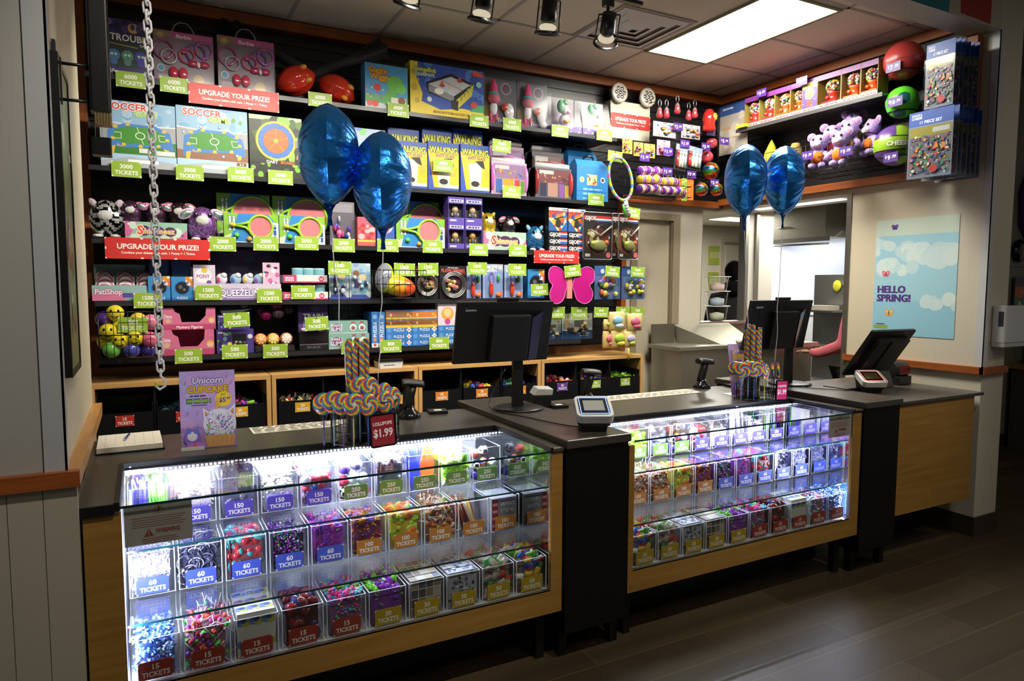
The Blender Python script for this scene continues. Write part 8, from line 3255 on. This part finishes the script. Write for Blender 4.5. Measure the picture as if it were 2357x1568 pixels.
def deep_packs(px0, ytop, ybot, n, y0, y1, zb, zt, xs, pos):
 w, h = y0 - y1, zt - zb
 for k in range(n):
  x = xs + k * .05
  lab = ('front' if k == 0 else ORD[k] + ' from the front,') + ' activity set pack in the ' + pos + ' row by the column'
  t = rthing('activity_pack', lab, 'toy pack', x, (y0 + y1) / 2 - .004 * (k % 2), zb + .006 * (k % 3), pos + ' row of activity set packs')
  mb = MB('card')
  mb.box(-w / 2, w / 2, .012, .015, 0, h, '#2f4f96')
  f = mb.face((-w / 2, .012, 0), X, Z, w, h)
  f.rect(0, 0, 1, 1, '#8f94a0').rect(0, .78, 1, 1, '#2b4fa0')
  if k == 0:
   f.text('CHUCK E.', .18, .95, .035, '#e4e6ee', .24).text('CHEESE', .18, .905, .035, '#e4e6ee', .24).text('11 PIECE SET', .5, .835, .045, '#dfe3ee', .5)
  f.rect(.03, .04, .97, .76, '#7c7e80').rect(.03, .62, .97, .76, '#a8a040').rect(.55, .66, .92, .73, '#d8d8d4')
  f.blobs(230, ['#5a4a9a', '#c84a4a', '#3a8a5a', '#d8902a', '#c8c8cc', '#4a5a8a', '#8a8a94', '#d8d0a0', '#3a3a44'], .06, .06, .94, .62, .006, .03, 5 + k)
  f.poly([(.6, .42), (.72, .42), (.66, .52)], '#e08a2a').disc(.62, .12, .06, '#b83a34')
  mb.tube([(0, .013, h - .02), (0, 4.772 - x, h - .02)], .0025, '#1c1c1e', 5, 'satin')
  mb.build('backing_card', t)
  mb = MB('blister')
  mb.box(-w / 2 - .004, w / 2 + .004, 0, .01, -.004, h * .77, '#ffffff')
  mb.build('clear_bag', t)


u = (2.726, 2.549, 2.768, 3.164)
deep_packs(0, 0, 0, 6, u[0], u[1], u[2], u[3], 4.40, 'upper')
u = (2.793, 2.515, 2.339, 2.753)
deep_packs(0, 0, 0, 7, u[0], u[1], u[2], u[3], 4.36, 'lower')

# plush basket
t = rthing('wire_basket', 'black wire basket of lavender plush toys on the right wall', 'basket', 4.77, 3.42, 2.5)
mb = MB('satin')
w, d, h = .66, .36, .2
for z in (0, .1, h):
 mb.tube([(-w / 2, -d, z), (w / 2, -d, z), (w / 2, 0, z), (-w / 2, 0, z)], .003, '#141416', 5, closed=True)
for i in range(15):
 x = -w / 2 + w * i / 14
 mb.tube([(x, 0, 0), (x, -d, 0), (x, -d, h)], .0018, '#141416', 4)
mb.build('wires', t)


def soft_toy(c, rz, lab, head='#a890c8', vest='#c8682a'):
 t = thing('soft_toy', lab, 'plush toy', c, rz, 'lavender soft toys')
 mb = MB('plush')
 mb.ell((0, 0, .06), (.06, .05, .075), head, 14, 10)
 mb.ell((0, -.01, .17), (.062, .056, .06), head, 16, 11)
 for s in (-1, 1):
  mb.tube([(s * .045, -.02, .09), (s * .085, -.03, .06), (s * .09, -.04, .03)], .02, head, 8)
  mb.ell((s * .035, -.04, .0), (.028, .035, .024), head, 10, 7)
 mb.build('body', t)
 mb = MB('plush')
 mb.ell((0, -.052, .155), (.036, .03, .026), '#d8ccdc', 12, 8)
 mb.build('muzzle', t)
 mb = MB('plush')
 mb.ell((0, -.03, .06), (.05, .032, .045), vest, 12, 8)
 mb.build('vest', t)
 for s in (-1, 1):
  mb = MB('plush')
  mb.M = Matrix.Translation((s * .06, 0, .225)) @ Matrix.Rotation(s * .5, 4, 'Y')
  mb.ell((0, 0, -.012), (.034, .014, .034), head, 12, 8)
  mb.ell((0, -.01, -.012), (.022, .008, .022), '#a87a98', 10, 6)
  mb.build('ear', t)
  mb = MB('gloss')
  mb.ell((s * .026, -.06, .19), .009, '#1a1418', 8, 6)
  mb.build('eye', t)


for k, (c, rz, vest, lab) in enumerate((((4.46, 3.531, 2.64), -1.2, '#c8682a', 'lavender soft toy at the left end of the wire basket'), ((4.56, 3.5, 2.714), -1.0, '#8a2a3a', 'lavender soft toy leaning behind on the left of the basket'),
        ((4.52, 3.317, 2.708), -1.6, '#d8b03a', 'lavender soft toy with a yellow vest in the middle of the basket'), ((4.62, 3.368, 2.789), -.8, '#d8d03a', 'lavender soft toy standing highest in the basket'),
        ((4.58, 3.183, 2.695), -2.0, '#c8682a', 'lavender soft toy at the right end of the wire basket'), ((4.44, 3.331, 2.544), -1.4, '#d8702a', 'lavender soft toy low in the front of the basket'))):
 soft_toy((c[0], c[1], max(2.53, c[2] - .1)), rz, lab, vest=vest)
b = (4.417, 3.746, 2.569, 2.814)
t = rthing('wire_basket', 'black wire basket mostly hidden behind the right pair of balloons', 'basket', 4.77, 3.98, 2.55)
mb = MB('satin')
w = .40
for z in (0, .17):
 mb.tube([(-w / 2, -.3, z), (w / 2, -.3, z), (w / 2, 0, z), (-w / 2, 0, z)], .003, '#141416', 5, closed=True)
for i in range(9):
 x = -w / 2 + w * i / 8
 mb.tube([(x, 0, 0), (x, -.3, 0), (x, -.3, .17)], .0018, '#141416', 4)
mb.build('wires', t)
for k, (y, z, c, lab) in enumerate(((4.10, 2.72, '#c8b83a', 'yellow pointed plush behind the right balloons'), (3.98, 2.69, '#b8945a', 'tan plush behind the right balloons'), (3.86, 2.70, '#a8844a', 'brown plush in the basket behind the right balloons'))):
 mb = MB('plush')
 mb.ell((0, 0, 0), (.06, .055, .075), c, 14, 10)
 mb.lathe([(.05, .03), (.03, .08), (.004, .13 if k == 0 else .085)], c, 12)
 tag(mb.build('plush_ball', None, (4.60, y, z)), lab, 'plush toy')

# spring poster on the right wall
p0, p1 = (4.8, 3.26, 1.296), (4.8, 2.699, 2.131)
y0, y1, za, zb = 3.275, 2.685, 1.30, 2.134
t = rthing('wall_poster', 'pale blue spring poster with clouds and butterflies on the white wall', 'poster', 4.797, (y0 + y1) / 2, za)
w, h = y0 - y1, zb - za
mb = MB('paper')
mb.box(-w / 2, w / 2, 0, .002, 0, h, '#a8d0dc')
f = mb.face((-w / 2, 0, 0), X, Z, w, h)
f.step = .000008
f.rect(0, 0, 1, 1, '#9fcbdb').rect(0, 0, 1, .3, '#8fc2d8').rect(0, .86, 1, 1, '#c9d6c8')
rn = random.Random(12)
for cx, cy, n_, s_ in ((.16, .76, 10, .055), (.6, .70, 18, .09), (.3, .58, 12, .07), (.85, .66, 14, .09), (.82, .3, 10, .06)):
 for i in range(n_):
  f.disc(cx + rn.uniform(-.2, .2), cy + rn.uniform(-.04, .05), rn.uniform(.4, 1) * s_, ['#c6dcdf', '#cfe0df', '#bcd7dd'][i % 3], n=18)
f.text('HELLO', .23, .40, .062, '#4f2d80', .40, bold=.05).text('SPRING!', .26, .325, .062, '#4f2d80', .48, bold=.05)


def butterfly(a, b_, s, c, c2, rot):
 for sx in (-1, 1):
  f.disc(a + sx * s * .9, b_ + s * .5, s * .8, c, ry=s * .6, rot=rot * sx).disc(a + sx * s * .7, b_ - s * .35, s * .55, c, rot=rot)
  f.disc(a + sx * s * .9, b_ + s * .5, s * .4, c2, ry=s * .3, rot=rot * sx)
 f.disc(a, b_, s * .16, '#5a3a4a', ry=s * .7)


butterfly(.24, .93, .022, '#5a3f8e', '#7a5fae', .4)
butterfly(.15, .53, .026, '#d8647e', '#e89aa8', .5)
butterfly(.21, .19, .03, '#e0a84a', '#e8c878', .3)
f.rect(.02, .055, .2, .085, '#8aa64a').rect(.05, .09, .16, .1, '#4a4a7a')
mb.build('print', t)


# ================================================================== KITCHEN SEEN THROUGH THE OPENING
SS = '#a9a69c'
mb = MB('paint')
mb.box(4.92, 10, 3.97, 9.2, 2.62, 2.67, '#d8d4c6')
mb.box(4.92, 5.25, 3.6, 4.9, 2.36, 2.62, '#d8d4c6')
structure(mb, 'ceiling_kitchen')
mb = MB('paint')
mb.box(4.62, 5.25, 4.95, 5.0, 0, 1.31, '#d2ccba')
mb.box(4.9, 5.25, 4.95, 5.0, 2.42, 2.62, '#d2ccba')
mb.box(5.25, 5.62, 4.95, 5.0, 0, 2.62, '#d8d6cc')
structure(mb, 'wall_kitchen')
mb = MB('brushed')
mb.box(4.62, 4.655, 4.93, 5.02, 1.31, 2.42, SS)
mb.box(5.22, 5.26, 4.93, 5.02, 1.31, 2.42, SS)
mb.box(5.36, 5.40, 4.925, 4.95, 1.31, 2.42, SS)
mb.box(4.62, 5.40, 4.88, 5.05, 1.29, 1.315, SS)
structure(mb, 'window_1')
mb = MB('paint')
mb.box(4.7, 10, 8.4, 8.5, 0, 2.65, '#dcd6c4')
structure(mb, 'wall_kitchen_back')
mb = MB('paint')
mb.box(7.3, 7.4, 3.97, 6.45, 0, 2.62, '#d4d6d8')
structure(mb, 'wall_kitchen_right')
mb = MB('paint')
mb.box(8.30, 9.2, 8.36, 8.4, 0, 2.42, '#c8c0ae')
mb.box(8.39, 9.1, 8.345, 8.36, 0, 2.35, '#cbc4b2')
mb.box(8.36, 9.15, 8.33, 8.36, 2.33, 2.37, '#8a8474')
structure(mb, 'door_2')
mb = MB('lamp_strip')
mb.box(4.98, 5.06, 3.72, 4.62, 2.352, 2.359, '#ffffff')
tag(mb.build('strip_light'), 'bright strip light along the kitchen opening lintel', 'strip light')
mb = MB('lamp_strip')
mb.box(7.3, 7.9, 7.2, 7.6, 2.612, 2.619, '#ffffff')
tag(mb.build('ceiling_light'), 'small bright ceiling light far back in the kitchen', 'ceiling light')
mb = MB('satin')
mb.lathe([(.0, -.02), (.12, -.016), (.13, 0)], '#a8a498', 18, o=(5.75, 6.4, 2.619))
tag(mb.build('ceiling_speaker'), 'round grey disc on the kitchen ceiling', 'ceiling disc')
# exhaust hood and the lit panel under it
t = thing('exhaust_hood', 'stainless hood box high on the kitchen wall', 'hood', (7.298, 5.88, 2.22))
mb = MB('brushed')
mb.box(-.42, 0, -.56, .56, 0, .395, '#8e8b7e')
mb.build('body', t, bevel=.004)
mb = MB('chrome')
mb.tube([(-.425, .1, .14), (-.45, .1, .14), (-.45, -.05, .14), (-.425, -.05, .14)], .008, '#d8d4c8', 6)
mb.build('latch', t)
mb = MB('brushed')
mb.box(-.46, -.42, -.62, .62, -.05, 0, '#77746c')
mb.tube([(-.44, -.62, -.08), (-.44, .62, -.07)], .012, '#8a877c', 6)
mb.build('rail', t)
mb = MB('satin')
mb.box(7.285, 7.298, 4.9, 6.4, 1.30, 2.17, '#dfe4ee')
tag(mb.build('wall_panel'), 'bright white wall panel under the stainless hood', 'panel')
area_light('hood_light', (6.95, 5.8, 2.18), (0, -.5, 0), 0.5, 1.0, 8, (.86, .9, 1.0))
# equipment
t = thing('prep_counter', 'stainless counter with a sloped splash guard beside the white door', 'counter', (4.02, 4.45, 0))
mb = MB('brushed')
mb.box(0, .86, .02, .42, .05, 1.10, SS)
mb.build('body', t)
mb = MB('brushed')
mb.box(-.04, .9, 0, .43, 1.10, 1.135, '#b4b1a6')
mb.build('top', t, bevel=.004)
mb = MB('brushed')
mb.add([(.25, .43, 1.3), (.95, .43, 1.3), (.95, .1, 1.136), (.52, .1, 1.136)], [(0, 3, 2, 1)], '#c4c1b2')
mb.add([(.25, .43, 1.3), (.52, .1, 1.136), (.30, .43, 1.136)], [(0, 1, 2)], '#7a776c')
mb.box(.0, .25, .40, .43, 1.135, 1.31, '#8a867a')
mb.build('splash_guard', t)
mb = MB('paper')
mb.cyl((0, 0, .02), (.12, .05, .02), .02, '#dcdad2', 12)
tag(mb.build('paper_roll', None, (4.72, 4.52, 1.136)), 'small white paper roll on the stainless counter', 'paper roll')
t = thing('prep_table', 'stainless table behind the right monitor', 'table', (5.0, 4.36, 0))
mb = MB('brushed')
mb.box(0, .60, 0, .45, 1.09, 1.13, '#cfccc0')
mb.build('top', t)
mb = MB('brushed')
mb.box(.05, .56, .04, .42, .3, 1.09, '#a8a59a')
mb.build('body', t)
for x in (.08, .55):
 mb = MB('brushed')
 mb.cyl((x, .06, 0), (x, .06, .3), .02, '#8a877c', 8)
 mb.build('leg', t)
for k, (x, y, z) in enumerate(((4.93, 5.0, 1.316), (4.93, 5.0, 1.46), (4.93, 5.0, 1.60))):
 mb = MB('acrylic')
 mb.lathe([(.085, 0), (.105, .14)], '#ffffff', 18, cap=False)
 mb.lathe([(.10, .138), (.125, .14), (.125, .146), (.10, .144)], '#e4e4e0', 18, mat='satin', cap=False)
 o = mb.build('clear_tub', None, (x, y, z))
 tag(o, ('lowest', 'middle', 'top')[k] + ' clear tub of the stack on the kitchen window sill', 'tub', 'stacked clear tubs')
 mb = MB('matte')
 mb.lathe([(.066, .004), (.07, .07), (.0, .085)], ('#cdd2b4', '#b4c6d2', '#d8bcb8')[k], 12)
 tag(mb.build('paper_scoops', None, (x, y, z)), ('pale green', 'blue', 'pink')[k] + ' contents of the ' + ('lowest', 'middle', 'top')[k] + ' clear tub', 'cups')
for z, c in ((2.0, '#a8b84a'), (1.58, '#a8b04a')):
 mb = MB('paper')
 mb.box(0, .3, 0, .006, 0, .3, c)
 mb.face((0, 0, 0), X, Z, .3, .3).rect(0, 0, 1, 1, c).rect(.1, .35, .9, .7, '#c8cc8a')
 tag(mb.build('wall_notice', None, (8.06, 8.39, z)), ('upper' if z > 1.8 else 'lower') + ' yellow-green notice on the far kitchen wall', 'notice')
t = thing('wire_rack', 'grey shelf rack at the right edge of the kitchen opening', 'rack', (6.6, 5.0, 0))
mb = MB('brushed')
mb.box(0, .02, -.25, .22, 0, 1.78, '#a8a8a4')
mb.build('panel', t)
for z in (.62, 1.0, 1.38):
 mb = MB('brushed')
 mb.box(-.3, 0, -.25, .2, z, z + .02, '#8f8d86')
 mb.build('shelf', t)
mb = MB('matte')
mb.ell((6.58, 4.92, 1.66), (.02, .05, .06), '#c8c82a', 12, 8)
tag(mb.build('price_tag'), 'small yellow tag on the grey kitchen rack', 'tag')
mb = MB('satin')
mb.box(6.36, 6.55, 4.86, 5.12, 1.401, 1.45, '#c8c4b4')
tag(mb.build('food_tray'), 'pale tray on the upper shelf of the kitchen rack', 'tray')


def skinned(verts, edges, radii, name, col, parent, loc, mat='plush', root=0):
 """one continuous limb and torso surface grown round a skeleton"""
 me = bpy.data.meshes.new(name)
 me.from_pydata(verts, edges, [])
 o = bpy.data.objects.new(name, me)
 COL.objects.link(o)
 o.location = loc
 m = o.modifiers.new('skin', 'SKIN')
 for v, r_ in zip(me.skin_vertices[0].data, radii):
  v.radius = (r_, r_) if not isinstance(r_, tuple) else r_
 me.skin_vertices[0].data[root].use_root = True
 s = o.modifiers.new('smooth', 'SUBSURF')
 s.levels = s.render_levels = 2
 k = mat + col
 if k not in MATS:
  simple(k, .85, col=col, bump=.2, bscale=40)
 me.materials.append(MATS[k])
 if parent:
  o.parent = parent
 return o


def person(label, loc, rz, top, legs, hair, hooded):
 t = thing('person', label, 'person', loc, rz)
 V = [(0, 0, .95), (0, .01, 1.15), (0, .02, 1.38), (0, .02, 1.5), (0, 0, 1.58), (.19, .02, 1.42), (.25, -.02, 1.14), (.22, -.24, 1.05), (.21, -.32, 1.06), (-.19, .02, 1.42), (-.25, -.02, 1.14), (-.22, -.24, 1.05), (-.21, -.32, 1.06)]
 E_ = [(0, 1), (1, 2), (2, 3), (3, 4), (2, 5), (5, 6), (6, 7), (7, 8), (2, 9), (9, 10), (10, 11), (11, 12)]
 skinned(V, E_, [(.17, .12), (.155, .115), (.17, .12), (.07, .07), (.055, .055), .075, .06, .045, .035, .075, .06, .045, .035], 'body', top, t, (0, 0, 0))
 V = [(0, 0, .95), (.1, 0, .86), (.11, -.01, .5), (.11, .02, .1), (.11, -.12, .04), (-.1, 0, .86), (-.11, -.01, .5), (-.11, .02, .1), (-.11, -.12, .04)]
 skinned(V, [(0, 1), (1, 2), (2, 3), (3, 4), (0, 5), (5, 6), (6, 7), (7, 8)], [(.16, .12), .1, .07, .05, .04, .1, .07, .05, .04], 'trousers', legs, t, (0, 0, 0))
 mb = MB('plush')
 mb.ell((0, -.02, 1.68), (.078, .095, .115), '#b08468', 16, 12)
 mb.ell((0, -.118, 1.665), (.014, .016, .022), '#b08468', 8, 6)
 for s in (-1, 1):
  mb.ell((s * .03, -.105, 1.695), (.013, .008, .009), '#f0ece8', 8, 6)
  mb.ell((s * .03, -.112, 1.695), .006, '#2a1c14', 6, 5)
  mb.ell((s * .08, -.01, 1.67), (.012, .02, .03), '#b08468', 8, 6)
 mb.ell((0, -.108, 1.62), (.026, .008, .007), '#8a4a44', 8, 5)
 mb.build('head', t)
 mb = MB('plush')
 mb.ell((0, .012, 1.71), (.094, .105, .115), hair, 16, 12)
 if not hooded:
  mb.ell((0, .08, 1.55), (.07, .045, .16), hair, 12, 9)
 mb.build('hair', t)
 if hooded:
  mb = MB('plush')
  mb.ell((0, .085, 1.52), (.13, .08, .085), '#131316', 14, 9)
  mb.build('hood', t)
 for s in (-1, 1):
  mb = MB('plush')
  mb.ell((s * .21, -.36, 1.06), (.032, .042, .018), '#b08468', 10, 7)
  for q_ in range(4):
   L = (.05, .058, .054, .042)[q_]
   x = s * .21 + (-.024 + .016 * q_)
   mb.tube([(x, -.392, 1.062), (x, -.392 - L * .6, 1.058), (x, -.392 - L, 1.042)], .0078, '#b08468', 6, r2=.006)
  mb.tube([(s * .21 - s * .03, -.35, 1.06), (s * .21 - s * .05, -.375, 1.055), (s * .21 - s * .052, -.405, 1.05)], .0085, '#b08468', 6, r2=.0065)
  mb.build('hand', t)
 return t


person('person in a black hooded jacket seen from behind in the kitchen', (6.02, 5.86, 0), PI - .75, '#131316', '#17171a', '#0d0c0c', True).scale = (1.06, 1.06, 1.07)
person('person in a pink top and black trousers half hidden by the steel door jamb', (5.63, 4.0, 0), PI + .3, '#c8606e', '#141416', '#1c1412', False)
